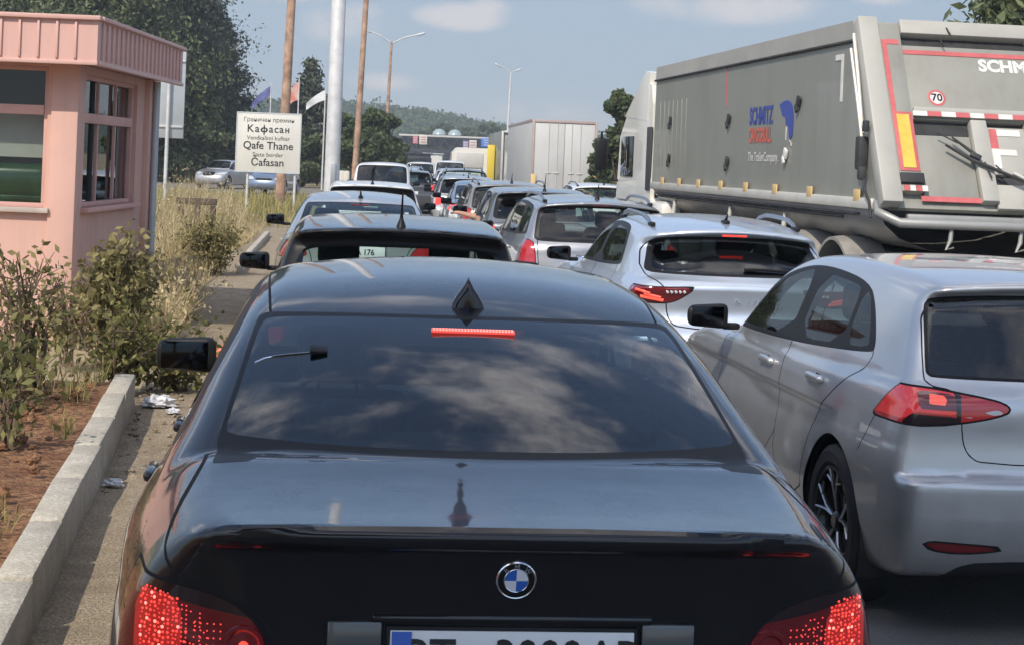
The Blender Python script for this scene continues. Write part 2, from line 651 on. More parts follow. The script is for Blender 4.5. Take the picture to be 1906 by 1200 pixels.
M['skin'] = pm('skin', (0.50, 0.27, 0.18), 0.5)
M['shirt'] = pm('shirt', (0.10, 0.12, 0.16), 0.9)
# ================================================================ vehicle shells
def chaikin(P, it=2, closed=True):
    P = np.asarray(P, float)
    for _ in range(it):
        Q = np.roll(P, -1, axis=0) if closed else P[1:]
        A = P if closed else P[:-1]
        P2 = np.empty((2 * len(A), 2))
        P2[0::2] = 0.75 * A + 0.25 * Q
        P2[1::2] = 0.25 * A + 0.75 * Q
        if not closed:
            P2 = np.vstack([P[:1], P2, P[-1:]])
        P = P2
    return P


def sdf(poly, a, b):
    """signed distance of points (a,b) to a closed polygon, negative inside"""
    sh = np.broadcast(a, b).shape
    a = np.broadcast_to(a, sh).ravel()
    b = np.broadcast_to(b, sh).ravel()
    d2 = np.full(a.shape, 1e18)
    ins = np.zeros(a.shape, bool)
    n = len(poly)
    for i in range(n):
        x0, y0 = poly[i]
        x1, y1 = poly[(i + 1) % n]
        ex, ey = x1 - x0, y1 - y0
        L = ex * ex + ey * ey
        if L < 1e-14:
            continue
        wx, wy = a - x0, b - y0
        t = np.clip((wx * ex + wy * ey) / L, 0, 1)
        dx, dy = wx - t * ex, wy - t * ey
        np.minimum(d2, dx * dx + dy * dy, out=d2)
        c = ((y0 <= b) & (y1 > b)) | ((y1 <= b) & (y0 > b))
        if c.any():
            xi = x0 + (b - y0) / (ey if ey != 0 else 1e-12) * ex
            ins ^= c & (a < xi)
    d = np.sqrt(d2)
    return np.where(ins, -d, d).reshape(sh)


def pch(pts):
    """monotone cubic interpolation"""
    x = np.array([p[0] for p in pts], float)
    y = np.array([p[1] for p in pts], float)
    h = np.diff(x)
    dl = np.diff(y) / h
    m = np.zeros(len(x))
    m[0], m[-1] = dl[0], dl[-1]
    for i in range(1, len(x) - 1):
        if dl[i - 1] * dl[i] <= 0:
            m[i] = 0
        else:
            w1, w2 = 2 * h[i] + h[i - 1], h[i] + 2 * h[i - 1]
            m[i] = (w1 + w2) / (w1 / dl[i - 1] + w2 / dl[i])

    def f(q):
        q = np.asarray(q, float)
        i = np.clip(np.searchsorted(x, q) - 1, 0, len(h) - 1)
        t = np.clip((q - x[i]) / h[i], 0, 1)
        hh = h[i]
        v = (y[i] * (1 + 2 * t) * (1 - t) ** 2 + hh * m[i] * t * (1 - t) ** 2 + y[i + 1] * t * t * (3 - 2 * t) - hh * m[i + 1] * t * t * (1 - t))
        v = np.where(q > x[-1], y[-1] + (q - x[-1]) * m[-1], v)
        v = np.where(q < x[0], y[0] + (q - x[0]) * m[0], v)
        return v
    return f


def smax(a, b, k):
    h = np.maximum(k - np.abs(a - b), 0) / k
    return np.maximum(a, b) + h * h * k * 0.25


def smin(a, b, k):
    h = np.maximum(k - np.abs(a - b), 0) / k
    return np.minimum(a, b) - h * h * k * 0.25


class Shell:
    def __init__(s, sp):
        s.sp = sp
        s.side = chaikin(sp['side'], 2)
        s.gs = chaikin(sp['gside'], 3)
        s.wb, s.ds, s.wg, s.dg = pch(sp['wb']), pch(sp['ds']), pch(sp['wg']), pch(sp['dg'])
        L = sp['L']
        dx, dy, dz = sp.get('cell', (0.03, 0.045, 0.03))
        W = sp['W'] + 0.06
        H = sp['H'] + 0.08
        nx = int(2 * W / dx) // 2 * 2 + 1
        xs = np.linspace(-W, W, nx)
        ys = np.arange(-0.10, L + 0.12, dy)
        zs = np.arange(0.08, H, dz)
        X, Y, Z = xs[:, None, None], ys[None, :, None], zs[None, None, :]
        F = s.f_grid(X, Y, Z)
        V, Q = s.net(F, xs, ys, zs)
        for it in range(3):
            f0, g = s.grad(V)
            V -= np.clip(f0 / np.maximum((g * g).sum(1), 0.2), -0.03, 0.03)[:, None] * g
        s.V = V
        s.parts = {'body': [tuple(int(i) for i in q) for q in Q]}

    # --- field
    def combine(s, X, Y, Z):
        sp = s.sp
        ax = np.abs(X)
        hw = sp['W']
        L = sp['L']
        rr = np.clip((sp.get('rlen', 1.2) - Y) / sp.get('rlen', 1.2), 0, 1)
        ff = np.clip((Y - (L - 1.2)) / 1.2, 0, 1)
        q = ax / hw
        cr = (sp.get('rc', 0.08) * q ** 2 + sp.get('rc6', 0.08) * q ** 6) * np.minimum(1, rr * 2.0)
        cf = (sp.get('fc', 0.16) * q ** 2 + sp.get('fc6', 0.10) * q ** 6) * np.minimum(1, ff * 2.0)
        yb = Y - cr + cf
        zb = Z + sp.get('crown', 0.05) * q ** 2
        zg = Z + sp.get('gcrown', 0.055) * (ax / 0.6) ** 2
        mid = sp.get('gmid', 2.2)
        blend = np.clip((Y - mid) / 1.0, -1, 1)
        yg = Y - np.where(blend < 0, sp.get('rcg', 0.09) * (ax / 0.6) ** 2 * (-blend), 0) + np.where(blend > 0, 0.16 * (ax / 0.6) ** 2 * blend, 0)
        return yb, zb, yg, zg

    def crease(s, Y, Z):
        c = s.sp.get('crease')
        if not c:
            return 0.0
        z0, sl, amp, y0, y1 = c
        w = np.clip((Y - y0) / 0.35, 0, 1) * np.clip((y1 - Y) / 0.35, 0, 1)
        return amp * 0.5 * (1 - np.tanh((Z - z0 - sl * (Y - y0)) / 0.010)) * w * np.clip((Z - z0 + 0.42) / 0.36, 0, 1)

    def f(s, X, Y, Z):
        yb, zb, yg, zg = s.combine(X, Y, Z)
        ax = np.abs(X)
        fb = smax(sdf(s.side, yb, zb), ax - s.wb(Y) + s.ds(Z) + s.crease(Y, Z), s.sp.get('kb', 0.09))
        fg = smax(sdf(s.gs, yg, zg), ax - s.wg(Y) + s.dg(Z), s.sp.get('kg', 0.10))
        return smin(fb, fg, s.sp.get('ku', 0.05))

    def f_grid(s, X, Y, Z):
        # exact field, column by column in |x| to keep memory low; symmetric in x
        xs = X.ravel()
        n = len(xs)
        F = np.empty((n, Y.size, Z.size))
        # look-up tables for the two profile distances
        yl = np.linspace(Y.min() - 0.5, Y.max() + 0.5, 330)
        zl = np.linspace(Z.min() - 0.05, Z.max() + 0.35, 130)
        TB = sdf(s.side, yl[:, None], zl[None, :])
        TG = sdf(s.gs, yl[:, None], zl[None, :])

        def look(T, y, z):
            a = np.clip((y - yl[0]) / (yl[1] - yl[0]), 0, len(yl) - 1.001)
            b = np.clip((z - zl[0]) / (zl[1] - zl[0]), 0, len(zl) - 1.001)
            i, j = a.astype(int), b.astype(int)
            u, v = a - i, b - j
            return T[i, j] * (1 - u) * (1 - v) + T[i + 1, j] * u * (1 - v) + T[i, j + 1] * (1 - u) * v + T[i + 1, j + 1] * u * v
        y2, z2 = np.broadcast_arrays(Y[0], Z[0])
        wb, wg = s.wb(y2), s.wg(y2)
        ds, dg = s.ds(z2) + s.crease(y2, z2), s.dg(z2)
        for i in range(n):
            j = n - 1 - i
            if j < i:
                F[i] = F[j]
                continue
            yb, zb, yg, zg = s.combine(np.full_like(y2, xs[i]), y2, z2)
            ax = abs(xs[i])
            fb = smax(look(TB, yb, zb), ax - wb + ds, s.sp.get('kb', 0.09))
            fg = smax(look(TG, yg, zg), ax - wg + dg, s.sp.get('kg', 0.10))
            F[i] = smin(fb, fg, s.sp.get('ku', 0.05))
        return F

    def grad(s, V, e=0.004):
        x, y, z = V[:, 0], V[:, 1], V[:, 2]
        f0 = s.f(x, y, z)
        g = np.stack([s.f(x + e, y, z) - s.f(x - e, y, z), s.f(x, y + e, z) - s.f(x, y - e, z), s.f(x, y, z + e) - s.f(x, y, z - e)], 1) / (2 * (e[:, None] if np.ndim(e) else e))
        return f0, g

    @staticmethod
    def net(F, xs, ys, zs):
        ins = F < 0
        nx, ny, nz = F.shape
        cnt = np.zeros((nx - 1, ny - 1, nz - 1), np.int8)
        sl = lambda i, n: slice(i, n - 1 + i)
        cor = {}
        for i in (0, 1):
            for j in (0, 1):
                for k in (0, 1):
                    cor[i, j, k] = (sl(i, nx), sl(j, ny), sl(k, nz))
                    cnt += ins[cor[i, j, k]]
        act = (cnt > 0) & (cnt < 8)
        ids = np.argwhere(act)
        idx = np.full(act.shape, -1, np.int64)
        idx[act] = np.arange(len(ids))
        acc = np.zeros((len(ids), 3))
        num = np.zeros(len(ids))
        for a in cor:
            for ax in range(3):
                if a[ax] == 1:
                    continue
                b = list(a)
                b[ax] = 1
                A = F[ids[:, 0] + a[0], ids[:, 1] + a[1], ids[:, 2] + a[2]]
                B = F[ids[:, 0] + b[0], ids[:, 1] + b[1], ids[:, 2] + b[2]]
                cr = (A < 0) != (B < 0)
                t = np.where(cr, A / np.where(A - B == 0, 1, A - B), 0)
                p = np.array(a, float)[None, :].repeat(len(ids), 0)
                p[:, ax] = t
                acc[cr] += p[cr]
                num[cr] += 1
        p = ids + acc / num[:, None]
        st = np.array([xs[1] - xs[0], ys[1] - ys[0], zs[1] - zs[0]])
        V = p * st + np.array([xs[0], ys[0], zs[0]])
        quads = []
        for ax in range(3):
            u, v = (ax + 1) % 3, (ax + 2) % 3
            s0 = [slice(None)] * 3
            s1 = [slice(None)] * 3
            s0[ax] = slice(0, -1)
            s1[ax] = slice(1, None)
            for q in (u, v):
                s0[q] = slice(1, -1)
                s1[q] = slice(1, -1)
            A, B = ins[tuple(s0)], ins[tuple(s1)]
            e = np.argwhere(A != B)
            if not len(e):
                continue
            sgn = A[tuple(e.T)]
            base = e.copy()
            base[:, u] += 1
            base[:, v] += 1
            q = []
            for (du, dv) in ((-1, -1), (0, -1), (0, 0), (-1, 0)):
                c = base.copy()
                c[:, u] += du
                c[:, v] += dv
                q.append(idx[tuple(c.T)])
            q = np.stack(q, 1)
            q[~sgn] = q[~sgn][:, ::-1]
            quads.append(q)
        return V, np.concatenate(quads)

    # --- cutting
    def cut(s, src, fn, inside, outside=None):
        """moves the faces of part src where fn<0 to part inside (clean cut); the rest stay (or go to outside)"""
        val = fn(s.V[:, 0], s.V[:, 1], s.V[:, 2])
        Vn = []
        nb = len(s.V)
        emap = {}
        fi, fo = [], []
        neg = val < 0
        for f in s.parts[src]:
            sg = [neg[i] for i in f]
            if all(sg):
                fi.append(f)
            elif not any(sg):
                fo.append(f)
            else:
                pi, po = [], []
                n = len(f)
                for k in range(n):
                    a, b = f[k], f[(k + 1) % n]
                    (pi if neg[a] else po).append(a)
                    if neg[a] != neg[b]:
                        key = (a, b) if a < b else (b, a)
                        c = emap.get(key)
                        if c is None:
                            va, vb = val[key[0]], val[key[1]]
                            t = min(max(va / (va - vb), 0.002), 0.998)
                            c = nb + len(Vn)
                            Vn.append(s.V[key[0]] * (1 - t) + s.V[key[1]] * t)
                            emap[key] = c
                        pi.append(c)
                        po.append(c)
                if len(pi) > 2:
                    fi.append(tuple(pi))
                if len(po) > 2:
                    fo.append(tuple(po))
        if Vn:
            s.V = np.vstack([s.V, np.array(Vn)])
        s.parts[inside] = s.parts.get(inside, []) + fi
        if outside:
            s.parts[src] = []
            s.parts[outside] = s.parts.get(outside, []) + fo
        else:
            s.parts[src] = fo

    def seam(s, src, fn, w=0.0035):
        """thin dark panel gap along fn = 0"""
        s.cut(src, lambda x, y, z: fn(x, y, z) - w, '_a')
        a = s.parts.pop('_a')
        s.parts['_b'] = a
        s.cut('_b', lambda x, y, z: fn(x, y, z) + w, '_in')
        s.parts['_gap'] = s.parts.get('_gap', []) + s.parts.pop('_b')
        s.parts[src] += s.parts.pop('_in')

    def seam_box(s, src, fn, box, w=0.0035):
        s.cut(src, box, '_t')
        s.seam('_t', fn, w)
        s.parts[src] += s.parts.pop('_t')

    def panel(s, src, fn, name, w=0.0035):
        """region fn<0 becomes its own part with a dark gap round it"""
        s.cut(src, lambda x, y, z: fn(x, y, z) - w, '_a')
        s.cut('_a', lambda x, y, z: fn(x, y, z) + w, name)
        s.parts['_gap'] = s.parts.get('_gap', []) + s.parts.pop('_a')

    def normals(s):
        _, g = s.grad(s.V, np.where(s.V[:, 2] > 1.075, 0.024, 0.006))
        s.N = g / np.maximum(np.linalg.norm(g, axis=1), 1e-9)[:, None]

    def emit(s, name, mat, root, obj_name, offset=0.0, extra=None, parent=None, label=None):
        """build part as mesh; extra = [(partname, material)] added as further slots"""
        faces = list(s.parts.get(name, []))
        mi = [0] * len(faces)
        mats = [mat]
        for k, (pn, pmat) in enumerate(extra or []):
            e = s.parts.get(pn, [])
            faces += e
            mi += [k + 1] * len(e)
            mats.append(pmat)
        if not faces:
            return None
        used = np.unique(np.fromiter((i for f in faces for i in f), dtype=np.int64))
        mp_ = np.full(len(s.V), -1, np.int64)
        mp_[used] = np.arange(len(used))
        F = [tuple(int(mp_[i]) for i in f) for f in faces]
        V = s.V[used] + s.N[used] * offset
        me = mesh_np(obj_name, V, F, True, s.N[used])
        me.polygons.foreach_set('material_index', np.array(mi, dtype=np.int32))
        return link(obj_name, me, mats, parent or root, label)

    # --- ray helpers in car space
    def hit(s, p0, d, tmax=3.0, n=400):
        t = np.linspace(0, tmax, n)
        P = np.array(p0)[None, :] + t[:, None] * np.array(d)[None, :]
        f = s.f(P[:, 0], P[:, 1], P[:, 2])
        k = np.argmax(f < 0)
        if f[k] >= 0:
            return None
        a = t[k - 1] if k else t[0]
        tt = a + (t[k] - a) * (f[k - 1] / (f[k - 1] - f[k]) if k else 0)
        return Vector(np.array(p0) + tt * np.array(d))

    def rear(s, x, z):
        return s.hit((x, -0.4, z), (0, 1, 0), 3.0)

    def left(s, y, z):
        return s.hit((-1.4, y, z), (1, 0, 0), 1.4)

    def top(s, x, y):
        return s.hit((x, y, 2.6), (0, 0, -1), 2.2)

    def nrm(s, p):
        _, g = s.grad(np.array([list(p)]), 0.01)
        return Vector(g[0]).normalized()


def pf(poly, it=2):
    P = chaikin(poly, it) if it else np.asarray(poly, float)
    return lambda a, b: sdf(P, a, b)


def sym(poly):
    """half polygon in (x>=0) given from top centre outwards to bottom centre -> closed symmetric polygon"""
    return [tuple(p) for p in poly] + [(-x, z) for x, z in reversed(poly) if x > 1e-6]


def wheel(root, x, y, r=0.32, w=0.21, style='spoke5', side=-1, deep=False):
    """tyre (part) > rim (sub-part). side -1 = outer face towards -x"""
    t = MB()
    ro = r
    ri = r * 0.70
    hw = w / 2
    t.lathe([(ri, -hw * 0.8), (ri + 0.02, -hw * 0.98), (ro - 0.035, -hw), (ro - 0.008, -hw * 0.82), (ro, -hw * 0.5), (ro, hw * 0.5), (ro - 0.008, hw * 0.82),
             (ro - 0.035, hw), (ri + 0.02, hw * 0.98), (ri, hw * 0.8)], 'x', 40)
    o = t.build('wheel', M['rubber'], root)
    o.location = (x, y, r)
    k = MB()
    sx = side
    k.lathe([(ri + 0.004, hw * 0.9 * sx), (ri - 0.012, hw * 0.92 * sx), (ri - 0.022, hw * 0.6 * sx), (ri - 0.03, hw * 0.25 * sx), (0.0, hw * 0.2 * sx)], 'x', 40, 0)
    n = 5
    for q in range(n):
        a = 2 * math.pi * q / n + 0.35
        if style == 'split':
            for dq in (-0.24, 0.24):
                p0 = (hw * 0.62 * sx, 0.05 * math.cos(a), 0.05 * math.sin(a))
                pm_ = (hw * 0.72 * sx, 0.5 * ri * math.cos(a + dq * 0.35), 0.5 * ri * math.sin(a + dq * 0.35))
                p1 = (hw * 0.80 * sx, (ri - 0.01) * math.cos(a + dq), (ri - 0.01) * math.sin(a + dq))
                k.tube([p0, pm_, p1], [0.011, 0.009, 0.010], 6, 0)
                off = 0.010 * sx
                k.tube([(p0[0] + off, p0[1], p0[2]), (pm_[0] + off, pm_[1], pm_[2]), (p1[0] + off, p1[1], p1[2])], [0.006, 0.0055, 0.006], 5, 1)
                # little hook at the rim
                b = a + dq * 1.9
                k.tube([(p1[0] + off * .6, 0.72 * ri * math.cos(a + dq * 0.8), 0.72 * ri * math.sin(a + dq * 0.8)), (p1[0] + off * .6, 0.86 * ri * math.cos(b), 0.86 * ri * math.sin(b))], 0.006, 5, 1)
        else:
            d = Vector((0, math.cos(a), math.sin(a)))
            m_ = Matrix.Rotation(a, 3, 'X')
            k.box(d * (ri * 0.5) + Vector((hw * 0.66 * sx, 0, 0)), (0.025, ri * 0.95, 0.055), 0.01, 1, m_)
    k.lathe([(0.0, hw * 0.82 * sx), (0.03, hw * 0.82 * sx), (0.045, hw * 0.7 * sx), (0.05, hw * 0.3 * sx)], 'x', 16, 0)
    k.build('rim', [M['rim_dark'], M['alloy']] if style == 'split' else [M['alloy'], M['alloy']], o)
    return o


def mirror(root, x, y, z, paint, s=1.0, side=-1, label=None):
    """wing mirror: housing with arm, mirror glass faces the rear; side -1 = left"""
    b = MB()
    bm = bmesh.new()
    bmesh.ops.create_cube(bm, size=1.0)
    for v in bm.verts:
        v.co = Vector((v.co.x * 0.235 * s, v.co.y * 0.12 * s, v.co.z * 0.15 * s))
        if v.co.y > 0:
            v.co.x *= 0.72
            v.co.z *= 0.70
        if v.co.x * side > 0:
            v.co.z *= 0.78
    bmesh.ops.bevel(bm, geom=bm.edges[:], offset=0.045 * s, segments=4, affect='EDGES', profile=0.6)
    b.bm(bm, 0, True, Matrix.Translation((0, 0, 0)))
    o = b.build('wing_mirror', paint, root, label)
    o.location = (x + side * 0.13 * s, y, z)
    g = MB()
    g.box((side * 0.005, -0.060 * s, 0.0), (0.17 * s, 0.004, 0.10 * s), 0.0015, 0)
    g.build('mirror_glass', M['mirror_dark'], o)
    a = MB()
    a.box((-side * 0.135 * s, 0.01, -0.055 * s), (0.10 * s, 0.06 * s, 0.035 * s), 0.014, 0)
    a.build('mirror_arm', M['trim'], o)
    return o


def plate(root, c, w=0.52, h=0.112, text='', tilt=0.0, blue=True, red=None, size=0.082):
    b = MB()
    b.box((0, 0, 0), (w + 0.016, 0.010, h + 0.016), 0.003, 1)
    b.box((0, -0.0075, 0), (w, 0.006, h), 0.002, 0)
    if blue:
        b.box((-w / 2 + 0.024, -0.0115, 0), (0.042, 0.003, h - 0.004), 0, 2)
    o = b.build('number_plate', [M['plate'], M['trim'], M['plate_blue']], root)
    o.location = c
    o.rotation_euler = (tilt, 0, 0)
    if text:
        t = MB()
        for (tx, body, xs_) in text:
            V, F = text_geo(body, size, bold=0.0016, xscale=xs_)
            t.add([(v[0] + tx, -0.0125, v[1]) for v in V], F, 0)
        if red:
            t.box((red, -0.0122, -0.004), (0.036, 0.003, 0.040), 0, 1)
        t.build('plate_lettering', [M['ink'], M['plate_red']], o)
    return o


def cabin(root, sp, seats=True, mat=None):
    """front seats with headrests, bench, dashboard and floor"""
    zs = sp.get('seat_z', 0.92)
    yf, yr = sp.get('seat_y', (2.35, 1.35))
    hh = sp.get('head_z', 1.20)
    sm = mat or M['seat']
    for sx in (-0.36, 0.36):
        b = MB()
        b.box((sx, yf - 0.05, zs - 0.12), (0.50, 0.16, 0.62), 0.07, 0, Matrix.Rotation(R(12), 3, 'X'), 3)
        b.box((sx, yf + 0.22, 0.52), (0.50, 0.5, 0.16), 0.06, 0, None, 3)
        o = b.build('front_seat', sm, root)
        h = MB()
        h.box((sx, yf - 0.14, hh), (0.27, 0.11, 0.19), 0.05, 0, None, 3)
        for q in (-0.06, 0.06):
            h.tube([(sx + q, yf - 0.13, zs + 0.1), (sx + q, yf - 0.14, hh - 0.06)], 0.007, 6)
        h.build('headrest', sm, o)
    b = MB()
    b.box((0, yr - 0.05, zs - 0.16), (1.30, 0.16, 0.52), 0.07, 0, Matrix.Rotation(R(14), 3, 'X'), 3)
    o = b.build('rear_bench', sm, root)
    for sx in (-0.38, 0.38):
        h = MB()
        h.box((sx, yr - 0.12, hh - 0.10), (0.26, 0.10, 0.15), 0.045, 0, None, 3)
        h.build('headrest', sm, o)
    d = MB()
    yd = sp.get('dash_y', 3.05)
    d.box((0, yd, 0.82), (1.36, 0.42, 0.20), 0.07, 0, None, 3)
    d.box((0, (yr + yd) / 2, 0.40), (1.5, yd - yr + 1.6, 0.05), 0, 0)
    d.lathe([(0.165, -0.012), (0.185, 0.0), (0.165, 0.012), (0.15, 0.0), (0.165, -0.012)], 'y', 20, 0, (-0.36, yd - 0.3, 0.86))
    d.build('dashboard', M['lining'], root)
    return


def finish(sh, root, paint, glass, lining=True, extra_parts=()):
    """common parts of every car shell"""
    sh.normals()
    if lining:
        # inner lining behind the painted shell, above the sills
        src = []
        for k in ('body', 'roof', 'window_trim', '_gap', 'rear_frame', 'boot_lid', 'door', 'door2', 'pillar'):
            src += [f for f in sh.parts.get(k, []) if sh.V[f[0], 2] > 0.5]
        sh.parts['_lin'] = src
        sh.emit('_lin', M['lining'], root, 'cabin_lining', -0.028)
    body = sh.emit('body', paint, root, 'body', extra=[('_gap', M['gap'])])
    if sh.parts.get('window_trim'):
        sh.cut('window_trim', lambda x, y, z: x, '_trimL', '_trimR')
        sh.normals()
        sh.emit('_trimL', M['trim'], root, 'window_trim')
        sh.emit('_trimR', M['trim'], root, 'window_trim')
    sh.emit('rear_frame', M['trim'], root, 'window_seal')
    for k in ('rear_window', 'windscreen'):
        sh.emit(k, glass if k == 'rear_window' else M['glass_clear2'], root, k)
    return body


def basic_cuts(sh, sp):
    """wheel arches, glasshouse and glass"""
    ra = sp['arch']
    for ya in sp['axles']:
        sh.cut('body', lambda x, y, z: np.maximum(np.hypot(y - ya, z - sp['wr']) - ra, 0.52 - np.abs(x)), '_hole')
    sh.parts.pop('_hole', None)
    if 'dlo' in sp:
        d = pf(sp['dlo'])
        sh.cut('body', lambda x, y, z: np.maximum(d(y, z), 0.42 - np.abs(x)), 'window_trim')
        for i, w in enumerate(sp['side_win']):
            p = pf(w, 1)
            for sgn, nm in ((-1, 'L'), (1, 'R')):
                sh.cut('window_trim', lambda x, y, z: np.maximum(p(y, z) + 0.008, -x * sgn), 'win%d%s' % (i, nm))
    ymid = sp.get('gmid', 2.2)
    rf = pf(sym(sp['rear_frame']))
    sh.cut('body', lambda x, y, z: np.maximum(np.maximum(rf(x, z), y - sp.get('rw_ymax', ymid)), sp.get('rw_ymin', -1) - y), 'rear_frame')
    rw = pf(sym(sp['rear_win']))
    sh.cut('rear_frame', lambda x, y, z: rw(x, z), 'rear_window')
    ws = pf(sym(sp['windscreen']))
    sh.cut('body', lambda x, y, z: np.maximum(ws(x, z), sp.get('ws_ymin', ymid) - y), 'windscreen')


def arch_liners(root, sp, hw):
    for ya in sp['axles']:
        for sx in (-1, 1):
            b = MB()
            r = sp['arch']
            pr = [(r + 0.004, sx * (hw - 0.02)), (r + 0.004, sx * (hw - 0.30)), (0.05, sx * (hw - 0.30))]
            b.lathe(pr, 'x', 24, 0, (0, ya, sp['wr']), R(-25), R(205))
            b.build('wheel_arch_liner', M['plastic'], root)


def wheels4(root, sp, hw, style='spoke5'):
    for ya in sp['axles']:
        for sx in (-1, 1):
            wheel(root, sx * (hw - 0.125), ya, sp['wr'], 0.215, style, sx)


def side_glass(sh, sp, root, glass):
    for i in range(len(sp['side_win'])):
        for nm in 'LR':
            sh.emit('win%d%s' % (i, nm), glass, root, 'side_window')
# ================================================================ black saloon in front of the camera
def dots(sh, root_part, pts, r, mat, name, parent):
    b = MB()
    for (x, z) in pts:
        p = sh.rear(x, z)
        if p is None:
            continue
        n = sh.nrm(p)
        q = n.to_track_quat('Z', 'Y').to_matrix().to_4x4()
        b.lathe([(0.0, r * 0.55), (r * 0.7, r * 0.4), (r, 0.0)], 'z', 8, 0, T=Matrix.Translation(p + n * 0.0005) @ q, flip=True)
    return b.build(name, mat, parent)


def saloon_spec():
    return dict(
        L=4.84, W=0.923, H=1.47, cell=(0.024, 0.032, 0.020),
        side=[(0.5, 0.24), (0.10, 0.26), (0.02, 0.34), (0.0, 0.46), (0.0, 0.60), (0.03, 0.645), (0.09, 0.665), (0.10, 0.70), (0.100, 0.80), (0.082, 0.90),
              (0.062, 0.975), (0.040, 0.998), (0.030, 1.004), (0.028, 1.036), (0.032, 1.040), (0.06, 1.0405), (0.22, 1.045), (0.42, 1.058), (0.54, 1.070), (0.62, 1.079), (0.70, 1.076), (0.90, 1.05), (1.3, 1.0), (1.7, 0.94), (3.1, 0.94),
              (3.3, 1.0), (3.6, 1.0), (4.2, 0.92), (4.6, 0.82), (4.80, 0.68), (4.84, 0.5), (4.80, 0.3), (4.5, 0.22), (2.5, 0.20)],
        gside=[(0.40, 0.92), (0.52, 1.018), (0.62, 1.073), (0.95, 1.207), (1.36, 1.345), (1.72, 1.430), (2.1, 1.463), (2.5, 1.468), (2.85, 1.44), (3.2, 1.33), (3.68, 1.03),
               (3.8, 0.9), (2.2, 0.8)],
        wb=[(0, 0.76), (0.12, 0.815), (0.35, 0.862), (0.75, 0.912), (1.1, 0.932), (1.5, 0.925), (2.5, 0.915), (3.9, 0.92), (4.4, 0.88), (4.7, 0.78), (4.84, 0.62)],
        ds=[(0.2, 0.08), (0.35, 0.025), (0.55, 0.0), (0.70, 0.005), (0.83, 0.026), (0.91, 0.060), (0.97, 0.100), (1.01, 0.135), (1.05, 0.178), (1.09, 0.235), (1.15, 0.42), (1.5, 1.2)],
        wg=[(0.4, 0.805), (0.8, 0.815), (1.4, 0.825), (2.3, 0.825), (3.2, 0.79), (3.8, 0.72)],
        dg=[(0.8, -0.03), (0.98, 0.0), (1.10, 0.058), (1.25, 0.125), (1.36, 0.18), (1.42, 0.22), (1.5, 0.30)],
        rc=0.06, rc6=0.10, crown=0.022, gcrown=0.050, rcg=0.04, kb=0.060, kg=0.09, ku=0.012, crease=(0.80, 0.012, 0.012, 0.5, 4.2),
        axles=(1.07, 3.958), wr=0.325, arch=0.365, rw_ymax=1.75, rw_ymin=0.615,
        dlo=[(0.98, 1.02), (1.02, 1.075), (1.45, 1.285), (1.9, 1.375), (2.5, 1.385), (2.95, 1.30), (3.45, 1.02), (3.4, 0.985), (2.2, 0.97)],
        side_win=[[(1.16, 1.02), (1.20, 1.075), (1.50, 1.255), (1.85, 1.34), (2.14, 1.36), (2.14, 1.0)],
                  [(2.22, 1.0), (2.22, 1.36), (2.5, 1.36), (2.90, 1.285), (3.33, 1.03), (3.3, 1.005)]],
        rear_frame=[(0, 1.358), (0.30, 1.355), (0.586, 1.342), (0.609, 1.328), (0.632, 1.24), (0.664, 1.12), (0.678, 1.062), (0.66, 1.056), (0.5, 1.080), (0.3, 1.081), (0, 1.081)],
        rear_win=[(0, 1.350), (0.30, 1.347), (0.575, 1.332), (0.596, 1.316), (0.618, 1.24), (0.650, 1.125), (0.658, 1.100), (0.64, 1.092), (0.3, 1.092), (0, 1.094)],
        windscreen=[(0, 1.405), (0.5, 1.385), (0.56, 1.36), (0.68, 1.05), (0.5, 1.03), (0, 1.03)],
        seat_y=(2.25, 1.30), seat_z=0.86, head_z=1.17, dash_y=3.1)


